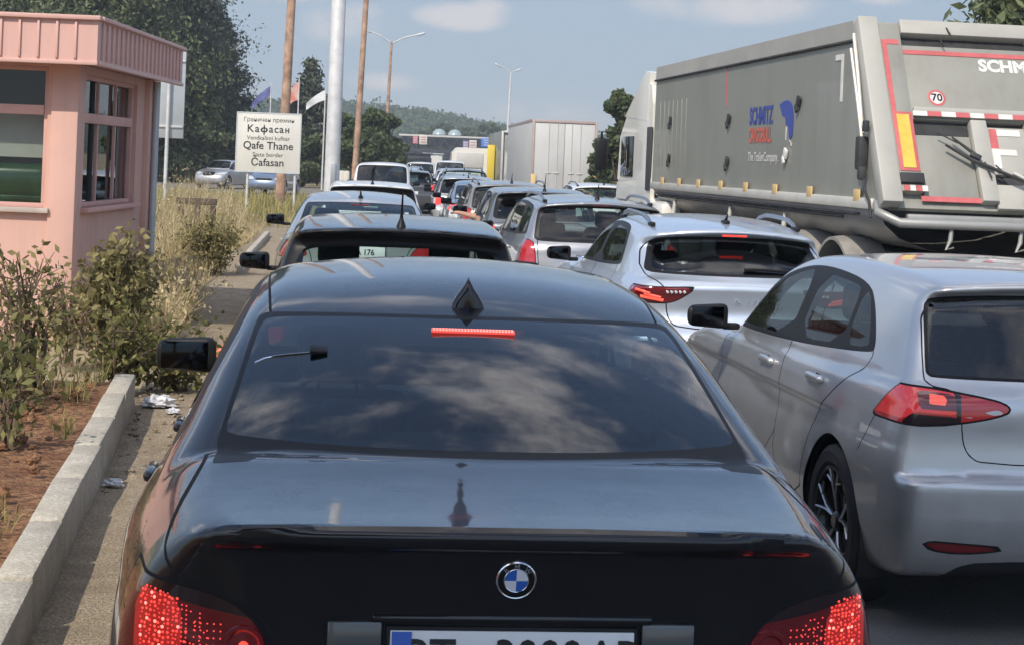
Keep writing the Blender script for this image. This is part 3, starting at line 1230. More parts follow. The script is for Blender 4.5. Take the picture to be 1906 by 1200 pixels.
def build_black_saloon():
    sp = saloon_spec()
    sh = Shell(sp)
    th = R(6.3)
    root = thing('black_sedan', 'black saloon car straight ahead with lit brake lights and round badge on its boot', 'car', (0.052, 3.60, 0), th)
    basic_cuts(sh, sp)
    lamp = pf([(0.98, 0.905), (0.80, 0.905), (0.70, 0.893), (0.60, 0.868), (0.535, 0.815), (0.50, 0.74), (0.50, 0.69), (0.56, 0.665), (0.72, 0.655), (0.98, 0.66)])
    for sgn, nm in ((-1, 'lampL'), (1, 'lampR')):
        sh.panel('body', lambda x, y, z: np.maximum(np.maximum(lamp(np.abs(x), z), y - 0.36), -x * sgn), nm, 0.004)
    lid = pf(sym([(0, 1.3), (0.60, 1.3), (0.69, 1.06), (0.70, 1.050), (0.735, 1.00), (0.745, 0.95), (0.70, 0.90), (0.59, 0.868), (0.50, 0.80), (0.485, 0.66), (0, 0.655)]), 1)
    sh.panel('body', lambda x, y, z: np.maximum(lid(x, z), y - 0.78), 'boot_lid', 0.0035)
    # roof ditch lines
    sh.seam_box('body', lambda x, y, z: np.abs(x) - 0.565 - 0.03 * np.sin((y - 1.4) * 1.6), lambda x, y, z: np.maximum(np.maximum(1.30 - z, 1.44 - y), y - 3.0), 0.004)
    # bumper gap, doors
    sh.seam_box('body', lambda x, y, z: z - 0.655, lambda x, y, z: np.maximum(y - 0.72, z - 0.8), 0.004)
    for yd in (1.32, 2.20, 3.35):
        sh.seam_box('body', lambda x, y, z: y - yd, lambda x, y, z: np.maximum(np.maximum(0.6 - np.abs(x), z - 1.0), 0.3 - z), 0.0035)
    finish(sh, root, M['paint_black'], M['glass_dark'])
    sh.emit('boot_lid', M['paint_black'], root, 'boot_lid')
    side_glass(sh, sp, root, M['glass_dark'])
    arch_liners(root, sp, 0.915)
    wheels4(root, sp, 0.915)
    cabin(root, sp)
    lmap = {'lampL': -1, 'lampR': 1}
    for nm, sg in lmap.items():
        # smoked upper part, red lower part
        sm = pf([(0.47, 0.98), (0.98, 0.98), (0.98, 0.893), (0.83, 0.885), (0.74, 0.868), (0.66, 0.845), (0.50, 0.815), (0.47, 0.81)], 0)
        sh.cut(nm, lambda x, y, z: sm(np.abs(x), z), nm + 's')
        gl_ = pf([(0.695, 0.69), (0.80, 0.69), (0.80, 0.89), (0.70, 0.875)], 1)
        sh.cut(nm, lambda x, y, z: gl_(np.abs(x), z), nm + 'g')
        sh.normals()
        o = sh.emit(nm, M['lens_red'], root, 'tail_light', extra=[(nm + 's', M['lens_smoke']), (nm + 'g', M['lens_glow'])])
        # LED field on the outer half
        hot, mid, dim = [], [], []
        for i in range(16):
            for j in range(22):
                x = 0.640 + i * 0.0096
                z = 0.668 + j * 0.0099 + 0.0016 * i
                if z > 0.880 - max(0, 0.74 - x) * 0.6 or x > 0.785:
                    continue
                pr = random.random()
                if 0.700 < x < 0.785 and z > 0.72:
                    (hot if pr < 0.07 else (mid if pr < 0.62 else dim)).append((sg * (x + random.uniform(-.0025, .0025)), z + random.uniform(-.0025, .0025)))
                elif pr < 0.5:
                    dim.append((sg * x, z))
        inner = [(sg * (0.70 - 0.003 * k), 0.70 + 0.022 * k) for k in range(7)]
        for i in range(5):
            for j in range(8):
                dim.append((sg * (0.615 + i * 0.014), 0.70 + j * 0.0155))
        dots(sh, o, mid + inner[2:5], 0.0030, M['led'], 'led_cluster', o)
        dots(sh, o, hot, 0.0038, M['led_hot'], 'led_cluster', o)
        dots(sh, o, dim, 0.0020, M['led_dim'], 'led_cluster', o)
        # round inner lamp
        p = sh.rear(sg * 0.565, 0.765)
        n = sh.nrm(p)
        q = Matrix.Translation(p + n * 0.001) @ n.to_track_quat('Z', 'Y').to_matrix().to_4x4()
        b = MB()
        b.lathe([(0.046, 0.0), (0.044, 0.006), (0.036, 0.006), (0.030, 0.001), (0.0, 0.002)], 'z', 28, 0, T=q, flip=True)
        b.lathe([(0.011, 0.002), (0.008, 0.007), (0.0, 0.009)], 'z', 12, 1, T=q, flip=True)
        b.build('reflector_ring', [M['lens_red'], M['led']], o)
    # badge on the lid : ring, quarters, letters
    p = sh.rear(0, 0.925)
    n = sh.nrm(p)
    up = Vector((0, 0, 1))
    xax = Vector((1, 0, 0))
    yax = n.cross(xax).normalized()
    T = Matrix((xax.to_4d(), yax.to_4d(), n.to_4d(), (0, 0, 0, 1))).transposed()
    for i in range(3):
        T[i][3] = (p + n * 0.001)[i]
    b = MB()
    b.lathe([(0.043, 0.0), (0.043, 0.004), (0.041, 0.006), (0.039, 0.005)], 'z', 48, 1, T=T, flip=True)
    b.lathe([(0.039, 0.005), (0.026, 0.0058)], 'z', 48, 0, T=T, flip=True)
    b.lathe([(0.027, 0.0058), (0.0262, 0.0068), (0.025, 0.006)], 'z', 48, 1, T=T, flip=True)
    for k in range(4):
        b.lathe([(0.0252, 0.006), (0.0, 0.0066)], 'z', 10, 2 if k % 2 else 3, a0=k * math.pi / 2, a1=(k + 1) * math.pi / 2, T=T, flip=True)
    for ch, ang in (('B', 44), ('M', 0), ('W', -44)):
        V, F = text_geo(ch, 0.0155, bold=0.0003)
        a = R(ang)
        V = [(v[0] * math.cos(a) - (v[1] + 0.0325) * math.sin(a), v[0] * math.sin(a) + (v[1] + 0.0325) * math.cos(a), 0.0072) for v in V]
        b.add(V, F, 4, False, T)
    b.build('emblem', [M['trim'], M['chrome'], pm('emblem_blue', (0.02, 0.12, 0.50), 0.3, coat=1), pm('emblem_white', (0.75, 0.77, 0.8), 0.3, coat=1), M['chrome']], root)
    # plate with its dark recess and handle bar
    p = sh.rear(0, 0.765)
    plate(root, (0, p.y - 0.008, 0.755), 0.52, 0.112, [(-0.175, 'BT', 0.92), (0.055, '3000', 0.95), (0.213, 'AP', 0.92)], R(-4), True, -0.082, 0.10)
    b = MB()
    b.box((0, p.y + 0.004, 0.835), (0.60, 0.03, 0.018), 0.007, 0)
    b.build('boot_handle', M['paint_black'], root)
    for sx in (-1, 1):
        b = MB()
        b.box((sx * 0.335, p.y - 0.002, 0.765), (0.115, 0.012, 0.125), 0.005, 0)
        b.build('plate_surround', M['paint_graphite'], root)
    # high brake light behind the top of the glass
    p = sh.rear(0, 1.322)
    n = sh.nrm(p)
    b = MB()
    b.box(p + n * 0.004, (0.235, 0.022, 0.006), 0.002, 1, Matrix.Rotation(-math.atan2(-n.y, n.z) * -1, 3, 'X'))
    o = b.build('brake_light', [M['led'], M['lens_glow2']], root)
    b = MB()
    for k in range(26):
        for r_ in (-0.0055, 0.0055):
            q = p + n * 0.0075 + Vector((-0.11 + k * 0.0088, 0, 0)) + Vector((0, n.z, -n.y)) * r_
            b.box(q, (0.0056, 0.0060, 0.003), 0.001, 0)
    b.build('led_row', M['led_hot'], o)
    # shark-fin aerial
    p = sh.top(0, 1.62)
    prof = []
    b = MB()
    V, F = [], []
    for i, (yy, hw, h) in enumerate(((0.0, 0.046, 0.0), (0.006, 0.049, 0.045), (0.016, 0.050, 0.082), (0.035, 0.049, 0.088), (0.080, 0.045, 0.064), (0.14, 0.033, 0.028), (0.19, 0.004, 0.0))):
        for a in np.linspace(0, math.pi, 9):
            c_, s_ = math.cos(a), math.sin(a)
            hgt = 1 - abs(c_)
            V.append((hw * (1 if c_ > 0 else -1) * abs(c_) ** 1.45, yy + hgt * 0.012, h * hgt ** 0.62 - 0.004))
    for i in range(6):
        for k in range(8):
            F.append((i * 9 + k, (i + 1) * 9 + k, (i + 1) * 9 + k + 1, i * 9 + k + 1))
    za, zc_ = sh.top(0, 1.48).z, sh.top(0, 1.67).z
    b.add(V, F, 0, True, Matrix.Translation((0, 1.48, za - 0.002)) @ Matrix.Rotation(math.atan2(zc_ - za, 0.19), 4, 'X'))
    o = b.build('roof_antenna', M['paint_black'], root, autosmooth=False)
    # aerial amplifier and its wire on the inside of the rear glass
    pts = [sh.rear(-0.600 + 0.026 * i, 1.243 + 0.0032 * i - 0.012 * math.exp(-i)) for i in range(7)]
    b = MB()
    b.tube([q + sh.nrm(q) * 0.002 for q in pts], 0.0028, 6, 1)
    q = pts[-1]
    n = sh.nrm(q)
    b.box(q + n * 0.006 + Vector((0.015, 0, 0.004)), (0.048, 0.042, 0.010), 0.003, 0, Matrix.Rotation(math.atan2(-n.y, n.z), 3, 'X'))
    b.build('window_aerial', [M['trim'], M['chrome']], root)
    m = mirror(root, -0.785, 3.12, 1.035, M['trim'], 1.02, -1)
    m2 = mirror(root, 0.76, 3.12, 1.065, M['paint_black'], 1.12, 1)
    for yd in (1.55, 2.45):
        for sx in (-1, 1):
            p = sh.left(yd, 0.87)
            b = MB()
            b.box((sx * (-p.x + 0.012), yd, 0.87), (0.03, 0.19, 0.032), 0.012, 0)
            b.build('door_handle', M['paint_black'], root)
    # parcel shelf and its speakers seen through the glass
    b = MB()
    b.box((0, 0.98, 1.03), (1.24, 0.62, 0.03), 0.01, 0)
    b.build('parcel_shelf', M['seat'], root)
    return root, sh


# ================================================================ silver hatchback on the right
def hatch_spec():
    return dict(
        L=4.255, W=0.895, H=1.455, cell=(0.024, 0.032, 0.022),
        side=[(0.5, 0.22), (0.10, 0.25), (0.03, 0.33), (0.0, 0.45), (-0.005, 0.60), (-0.004, 0.632), (0.0, 0.645), (0.012, 0.650), (0.062, 0.660), (0.07, 0.664), (0.075, 0.69), (0.085, 0.80), (0.080, 0.90), (0.09, 0.95),
              (0.12, 0.985), (0.3, 1.0), (0.8, 0.98), (2.8, 0.95), (3.0, 0.97), (3.5, 0.92), (3.95, 0.82), (4.16, 0.70), (4.25, 0.5), (4.22, 0.3), (4.0, 0.2), (2.2, 0.18)],
        gside=[(0.09, 0.86), (0.11, 0.99), (0.17, 1.08), (0.30, 1.27), (0.345, 1.345), (0.30, 1.372), (0.27, 1.385), (0.29, 1.402), (0.55, 1.432), (1.0, 1.452), (1.6, 1.456),
               (2.05, 1.43), (2.5, 1.31), (2.98, 1.03), (3.1, 0.9), (1.6, 0.75)],
        wb=[(0, 0.77), (0.1, 0.825), (0.3, 0.865), (0.75, 0.89), (1.2, 0.893), (2.5, 0.885), (3.4, 0.89), (3.9, 0.84), (4.15, 0.72), (4.26, 0.6)],
        ds=[(0.18, 0.09), (0.30, 0.03), (0.50, 0.0), (0.62, 0.002), (0.735, 0.014), (0.76, 0.020), (0.80, 0.026), (0.92, 0.050), (1.0, 0.085), (1.08, 0.15), (1.5, 0.6)],
        wg=[(0.1, 0.76), (0.4, 0.785), (1.0, 0.81), (1.8, 0.815), (2.6, 0.80), (3.1, 0.74)],
        dg=[(0.8, -0.03), (0.98, 0.0), (1.10, 0.045), (1.25, 0.102), (1.36, 0.152), (1.42, 0.190), (1.5, 0.26)],
        rc=0.035, rc6=0.055, crown=0.015, gcrown=0.030, rcg=0.04, rlen=0.9, kb=0.036, kg=0.055, ku=0.035, gmid=1.6, crease=(0.79, 0.004, 0.024, 0.75, 3.9),
        axles=(0.79, 3.42), wr=0.332, arch=0.372, rw_ymax=0.60,
        dlo=[(0.66, 1.065), (0.62, 1.09), (0.80, 1.26), (0.98, 1.345), (1.5, 1.378), (1.9, 1.365), (2.3, 1.27), (2.78, 1.02), (2.72, 0.985), (1.6, 1.01)],
        side_win=[[(0.70, 1.078), (0.71, 1.12), (0.80, 1.215), (0.90, 1.30), (0.99, 1.325), (0.975, 1.062)],
                  [(1.01, 1.06), (1.025, 1.315), (1.12, 1.335), (1.60, 1.355), (1.62, 1.025)],
                  [(1.74, 1.02), (1.72, 1.358), (1.9, 1.345), (2.26, 1.255), (2.66, 1.03), (2.6, 1.005)]],
        rear_frame=[(0, 1.352), (0.40, 1.345), (0.622, 1.330), (0.644, 1.31), (0.668, 1.18), (0.691, 1.05), (0.688, 1.03), (0.66, 1.022), (0.3, 1.020), (0, 1.020)],
        rear_win=[(0, 1.340), (0.39, 1.333), (0.610, 1.320), (0.630, 1.300), (0.655, 1.18), (0.678, 1.052), (0.676, 1.038), (0.65, 1.034), (0.3, 1.032), (0, 1.032)],
        windscreen=[(0, 1.395), (0.5, 1.375), (0.56, 1.345), (0.69, 1.03), (0.5, 1.0), (0, 1.0)],
        seat_y=(2.0, 1.1), seat_z=0.90, head_z=1.19, dash_y=2.6)


def build_silver_hatchback():
    sp = hatch_spec()
    sh = Shell(sp)
    root = thing('silver_hatchback', 'silver five-door hatchback right of the black saloon, showing one dark split-spoke wheel', 'car', (2.385, 6.77, 0), R(7.5))
    paint = M['paint_silver']
    basic_cuts(sh, sp)
    lamp = pf([(0.99, 0.862), (0.86, 0.850), (0.70, 0.842), (0.50, 0.872), (0.385, 0.905), (0.395, 0.935), (0.46, 0.955), (0.66, 0.985), (0.76, 0.992), (0.82, 0.992), (0.99, 1.0)], 1)
    for sgn, nm in ((-1, 'lampL'), (1, 'lampR')):
        # the side edge slants : lower corner reaches further forward
        sh.panel('body', lambda x, y, z: np.maximum(np.maximum(lamp(np.abs(x), z), y - (0.40 - (z - 0.86) * 1.0)), -x * sgn), nm, 0.004)
    gate = pf(sym([(0, 1.335), (0.54, 1.335), (0.652, 1.31), (0.70, 1.05), (0.70, 0.995), (0.585, 0.98), (0.580, 0.80), (0.555, 0.735), (0.50, 0.705), (0, 0.700)]), 1)
    sh.panel('body', lambda x, y, z: np.maximum(gate(x, z), y - (0.42 + 0.0 * z)), 'boot_lid', 0.0026)
    # rear bumper gap from the lamp forward to the arch, fuel flap
    sh.seam_box('body', lambda x, y, z: y - (0.37 + (0.86 - z) * 0.62), lambda x, y, z: np.maximum(np.maximum(0.6 - np.abs(x), np.abs(z - 0.775) - 0.085), y - 0.7), 0.0035)
    # side doors on both flanks
    d1 = pf([(1.66, 0.36), (1.66, 0.99), (1.64, 1.26), (0.9, 1.26), (0.68, 1.13), (0.60, 1.03), (0.80, 0.93), (1.08, 0.75), (1.19, 0.55), (1.20, 0.36)], 1)
    d2 = pf([(1.66, 0.36), (1.66, 1.26), (2.3, 1.22), (2.75, 1.02), (2.83, 0.6), (2.78, 0.36)], 1)
    for (dd, nm, src_cut) in ((d1, 'door', 0), (d2, 'door2', 0)):
        for sgn in (-1, 1):
            sh.panel('body', lambda x, y, z: np.maximum(np.maximum(dd(y, z), 0.45 - np.abs(x)), -x * sgn), nm + ('L' if sgn < 0 else 'R'), 0.0035)
    for nm in ('door', 'door2'):
        sh.parts[nm] = sh.parts[nm + 'L'] + sh.parts[nm + 'R']
    # lower bumper reflectors
    rf_ = pf([(0.72, 0.375), (0.60, 0.362), (0.46, 0.375), (0.40, 0.392), (0.55, 0.402), (0.75, 0.412)], 1)
    for sgn, nm in ((-1, 'reflL'), (1, 'reflR')):
        sh.panel('body', lambda x, y, z: np.maximum(np.maximum(rf_(np.abs(x), z), y - 0.4), -x * sgn), nm, 0.004)
    dif = pf(sym([(0, 0.335), (0.5, 0.335), (0.62, 0.30), (0.70, 0.15), (0, 0.15)]), 1)
    sh.cut('body', lambda x, y, z: np.maximum(dif(x, z), y - 0.5), 'diffuser')
    finish(sh, root, paint, M['glass_dark'])
    sh.emit('boot_lid', paint, root, 'boot_lid')
    sh.emit('diffuser', M['plastic'], root, 'bumper_skirt')
    for nm in ('reflL', 'reflR'):
        sh.emit(nm, M['lens_red'], root, 'bumper_reflector')
    for nm, sg in (('lampL', -1), ('lampR', 1)):
        # lit C-shaped band outside, darker inner half, smoke lower strip
        c1 = pf([(0.595, 0.98), (0.74, 0.99), (0.835, 0.985), (0.86, 0.868), (0.80, 0.868), (0.765, 0.90), (0.765, 0.90), (0.60, 0.888)], 0)
        sq = pf([(0.635, 0.925), (0.71, 0.930), (0.70, 0.968), (0.642, 0.962)], 0)
        sm_ = pf([(0.60, 0.83), (0.81, 0.83), (0.80, 0.866), (0.775, 0.890), (0.60, 0.882)], 0)
        sp_ = pf([(0.578, 0.8), (0.604, 0.8), (0.604, 1.0), (0.578, 1.0)], 0)
        mid_ = pf([(0.604, 0.905), (0.75, 0.91), (0.745, 0.978), (0.604, 0.968)], 0)
        sh.cut(nm, lambda x, y, z: sp_(np.abs(x), z), nm + 'gap')
        sh.cut(nm, lambda x, y, z: np.maximum(sm_(np.abs(x), z), y - 0.4), nm + 'smoke')
        sh.cut(nm, lambda x, y, z: sq(np.abs(x), z), nm + 'sq')
        sh.cut(nm, lambda x, y, z: mid_(np.abs(x), z), nm + 'mid')
        sh.cut(nm, lambda x, y, z: c1(np.abs(x), z), nm + 'lit')
        inn = pf([(0.41, 0.90), (0.575, 0.878), (0.575, 0.885), (0.44, 0.917)], 0)
        sh.cut(nm, lambda x, y, z: inn(np.abs(x), z), nm + 'rev')
        sh.normals()
        sh.emit(nm, M['lens_red2'], root, 'tail_light', extra=[(nm + 'lit', M['lens_bright']), (nm + 'sq', M['lens_hot']), (nm + 'mid', M['lens_red']),
                                                               (nm + 'smoke', M['lens_smoke']), (nm + 'gap', M['lens_smoke']), (nm + 'rev', M['lens_white'])])
    for k in ('L', 'R'):
        for nm in ('door', 'door2'):
            d = sh.emit(nm + k, paint, root, 'door')
            yd = 1.02 if nm == 'door' else 1.80
            zz = 0.905 if nm == 'door' else 0.895
            p = sh.left(yd + 0.1, zz)
            sg = -1 if k == 'L' else 1
            b = MB()
            b.box((sg * (-p.x + 0.014), yd + 0.10, zz), (0.032, 0.20, 0.036), 0.015, 0, None, 4)
            b.lathe([(0.034, 0.0), (0.03, 0.004 * 1), (0.0, 0.004)], 'x', 16, 1, (sg * (-p.x + 0.0005), yd + 0.10, zz - 0.012))
            b.build('handle', [paint, M['gap']], d)
    side_glass(sh, sp, root, M['glass_sidewin'])
    arch_liners(root, sp, 0.885)
    wheels4(root, sp, 0.893, 'split')
    cabin(root, sp)
    for sx in (-1, 1):
        mirror(root, sx * 0.875, 2.56, 1.045, M['trim'], 1.0, sx)
    # roof aerial
    p = sh.top(0, 0.75)
    b = MB()
    b.box((0, 0.78, p.z + 0.008), (0.045, 0.11, 0.03), 0.014, 0)
    b.tube([(0, 0.77, p.z + 0.015), (0, 0.70, p.z + 0.06)], [0.014, 0.006], 8, 0)
    b.build('roof_antenna', M['trim'], root)
    p = sh.rear(0, 1.362)
    b = MB()
    b.box((0, p.y - 0.004, 1.366), (0.24, 0.012, 0.018), 0.004, 0)
    b.build('brake_light', M['led_dim'], root)
    # badge above the plate
    p = sh.rear(0, 0.93)
    b = MB()
    b.lathe([(0.055, 0), (0.055, 0.006), (0.048, 0.008), (0.046, 0.002), (0, 0.002)], 'z', 32, 0, T=Matrix.Translation(p + Vector((0, -0.002, 0))) @ Matrix.Rotation(R(90), 4, 'X'), flip=True)
    b.build('emblem', M['chrome'], root)
    p = sh.rear(0, 0.58)
    plate(root, (0, p.y - 0.01, 0.58), 0.52, 0.112)
    return root, sh


M['lens_red2'] = pm('tail_lens_mid', (0.38, 0.015, 0.02), 0.14, coat=1.0, emit=(1, 0.05, 0.05), emit_s=0.05)
M['lens_hot'] = pm('tail_lens_hot', (0.85, 0.10, 0.06), 0.2, coat=1.0, emit=(1, 0.12, 0.07), emit_s=0.35)
M['glass_sidewin'] = glass_mat('side_window_glass', (0.20, 0.235, 0.225), 1.0)
M['lens_glow2'] = pm('brake_lens', (0.35, 0.02, 0.02), 0.2, coat=0.5, emit=(1, 0.08, 0.06), emit_s=0.7)
# ================================================================ the other cars in the queue
def scaled(sp, ky, kx, kz, **over):
    d = {}
    yz = ('side', 'gside', 'dlo')
    xz = ('rear_frame', 'rear_win', 'windscreen')
    for k, v in sp.items():
        if k in yz:
            v = [(a * ky, b * kz) for a, b in v]
        elif k == 'side_win':
            v = [[(a * ky, b * kz) for a, b in w] for w in v]
        elif k in xz:
            v = [(a * kx, b * kz) for a, b in v]
        elif k in ('wb', 'wg'):
            v = [(a * ky, b * kx) for a, b in v]
        elif k in ('ds', 'dg'):
            v = [(a * kz, b * kx) for a, b in v]
        elif k in ('L', 'gmid', 'rw_ymax', 'rlen', 'dash_y'):
            v = v * ky
        elif k == 'axles':
            v = tuple(a * ky for a in v)
        elif k == 'seat_y':
            v = tuple(a * ky for a in v)
        elif k == 'W':
            v = v * kx
        elif k in ('H', 'seat_z', 'head_z'):
            v = v * kz
        d[k] = v
    d.update(over)
    return d


def crossover_spec():
    return dict(
        L=4.39, W=0.90, H=1.47, cell=(0.030, 0.040, 0.026),
        side=[(0.5, 0.26), (0.10, 0.30), (0.03, 0.38), (0.0, 0.50), (0.0, 0.62), (0.04, 0.68), (0.10, 0.72), (0.13, 0.80), (0.10, 0.90), (0.055, 0.965), (0.07, 1.0), (0.16, 1.035),
              (0.4, 1.05), (0.9, 1.0), (2.9, 0.98), (3.2, 1.02), (3.6, 0.99), (4.05, 0.90), (4.28, 0.76), (4.38, 0.55), (4.35, 0.33), (4.0, 0.25), (2.2, 0.22)],
        gside=[(0.12, 0.90), (0.17, 1.02), (0.30, 1.085), (0.62, 1.265), (0.66, 1.305), (0.52, 1.345), (0.50, 1.365), (0.54, 1.378), (0.85, 1.418), (1.3, 1.452), (1.75, 1.463),
               (2.2, 1.44), (2.6, 1.33), (3.18, 1.05), (3.25, 0.9), (1.7, 0.8)],
        wb=[(0, 0.79), (0.1, 0.835), (0.3, 0.868), (0.75, 0.893), (1.2, 0.90), (2.6, 0.892), (3.5, 0.895), (4.0, 0.85), (4.3, 0.74), (4.4, 0.6)],
        ds=[(0.18, 0.09), (0.32, 0.03), (0.52, 0.0), (0.70, 0.004), (0.84, 0.020), (0.93, 0.045), (1.0, 0.085), (1.06, 0.145), (1.12, 0.22), (1.5, 0.7)],
        wg=[(0.1, 0.72), (0.45, 0.765), (1.0, 0.80), (1.9, 0.805), (2.8, 0.79), (3.3, 0.74)],
        dg=[(0.8, -0.03), (1.0, 0.0), (1.12, 0.045), (1.28, 0.115), (1.38, 0.175), (1.43, 0.215), (1.5, 0.28)],
        rc=0.06, rc6=0.10, crown=0.02, gcrown=0.045, rcg=0.06, rlen=1.0, kb=0.075, kg=0.09, ku=0.05, gmid=1.7,
        axles=(0.85, 3.50), wr=0.34, arch=0.39, rw_ymax=1.0,
        dlo=[(0.98, 1.07), (0.93, 1.10), (1.12, 1.30), (1.3, 1.365), (1.8, 1.385), (2.15, 1.365), (2.5, 1.27), (2.98, 1.05), (2.9, 1.02), (1.7, 1.04)],
        side_win=[[(1.02, 1.085), (1.03, 1.12), (1.18, 1.285), (1.32, 1.335), (1.86, 1.365), (1.88, 1.05)],
                  [(1.98, 1.05), (1.96, 1.362), (2.12, 1.345), (2.46, 1.255), (2.86, 1.06), (2.8, 1.035)]],
        rear_frame=[(0, 1.322), (0.35, 1.318), (0.58, 1.302), (0.61, 1.27), (0.65, 1.16), (0.685, 1.085), (0.675, 1.065), (0.62, 1.055), (0.3, 1.052), (0, 1.052)],
        rear_win=[(0, 1.300), (0.34, 1.296), (0.535, 1.282), (0.565, 1.255), (0.61, 1.155), (0.63, 1.10), (0.61, 1.080), (0.57, 1.072), (0.3, 1.068), (0, 1.068)],
        windscreen=[(0, 1.40), (0.5, 1.38), (0.56, 1.35), (0.70, 1.06), (0.5, 1.03), (0, 1.03)],
        seat_y=(2.25, 1.45), seat_z=0.92, head_z=1.20, dash_y=2.85)


def estate_spec():
    return dict(
        L=4.42, W=0.89, H=1.49, cell=(0.032, 0.042, 0.028),
        side=[(0.5, 0.25), (0.08, 0.28), (0.02, 0.36), (0.0, 0.48), (0.0, 0.60), (0.04, 0.65), (0.07, 0.70), (0.09, 0.85), (0.11, 0.98), (0.2, 1.03), (0.5, 1.03), (0.9, 1.0), (2.9, 0.97),
              (3.2, 1.0), (3.6, 0.97), (4.1, 0.88), (4.32, 0.74), (4.42, 0.55), (4.38, 0.33), (4.0, 0.25), (2.2, 0.22)],
        gside=[(0.10, 0.88), (0.13, 1.02), (0.22, 1.20), (0.32, 1.37), (0.24, 1.40), (0.22, 1.42), (0.26, 1.435), (0.7, 1.468), (1.3, 1.485), (1.8, 1.485), (2.15, 1.455), (2.6, 1.33), (3.16, 1.03),
               (3.25, 0.9), (1.7, 0.8)],
        wb=[(0, 0.79), (0.1, 0.83), (0.3, 0.862), (0.75, 0.885), (1.2, 0.89), (2.6, 0.885), (3.5, 0.888), (4.0, 0.84), (4.3, 0.72), (4.43, 0.58)],
        ds=[(0.18, 0.09), (0.32, 0.03), (0.52, 0.0), (0.70, 0.004), (0.84, 0.018), (0.95, 0.042), (1.02, 0.075), (1.10, 0.13), (1.5, 0.6)],
        wg=[(0.1, 0.755), (0.45, 0.785), (1.0, 0.81), (1.9, 0.81), (2.8, 0.79), (3.3, 0.74)],
        dg=[(0.8, -0.03), (1.0, 0.0), (1.12, 0.035), (1.28, 0.09), (1.40, 0.145), (1.45, 0.185), (1.55, 0.28)],
        rc=0.05, rc6=0.09, crown=0.02, gcrown=0.045, rcg=0.05, rlen=0.9, kb=0.07, kg=0.09, ku=0.05, gmid=1.7,
        axles=(0.86, 3.52), wr=0.33, arch=0.375, rw_ymax=0.6,
        dlo=[(0.42, 1.06), (0.40, 1.10), (0.52, 1.33), (0.70, 1.38), (1.5, 1.41), (2.1, 1.39), (2.5, 1.28), (2.98, 1.05), (2.9, 1.02), (1.7, 1.03)],
        side_win=[[(0.48, 1.08), (0.50, 1.14), (0.58, 1.31), (0.72, 1.345), (0.98, 1.36), (0.96, 1.055)],
                  [(1.04, 1.05), (1.06, 1.365), (1.5, 1.385), (1.84, 1.385), (1.86, 1.045)],
                  [(1.96, 1.045), (1.94, 1.38), (2.08, 1.37), (2.46, 1.265), (2.86, 1.06), (2.8, 1.035)]],
        rear_frame=[(0, 1.388), (0.40, 1.382), (0.62, 1.362), (0.645, 1.335), (0.675, 1.20), (0.70, 1.05), (0.69, 1.02), (0.64, 1.008), (0.3, 1.005), (0, 1.005)],
        rear_win=[(0, 1.366), (0.39, 1.36), (0.58, 1.345), (0.605, 1.32), (0.635, 1.20), (0.655, 1.06), (0.645, 1.035), (0.61, 1.026), (0.3, 1.024), (0, 1.024)],
        windscreen=[(0, 1.42), (0.5, 1.40), (0.56, 1.37), (0.70, 1.04), (0.5, 1.01), (0, 1.01)],
        seat_y=(2.2, 1.25), seat_z=0.92, head_z=1.20, dash_y=2.8)


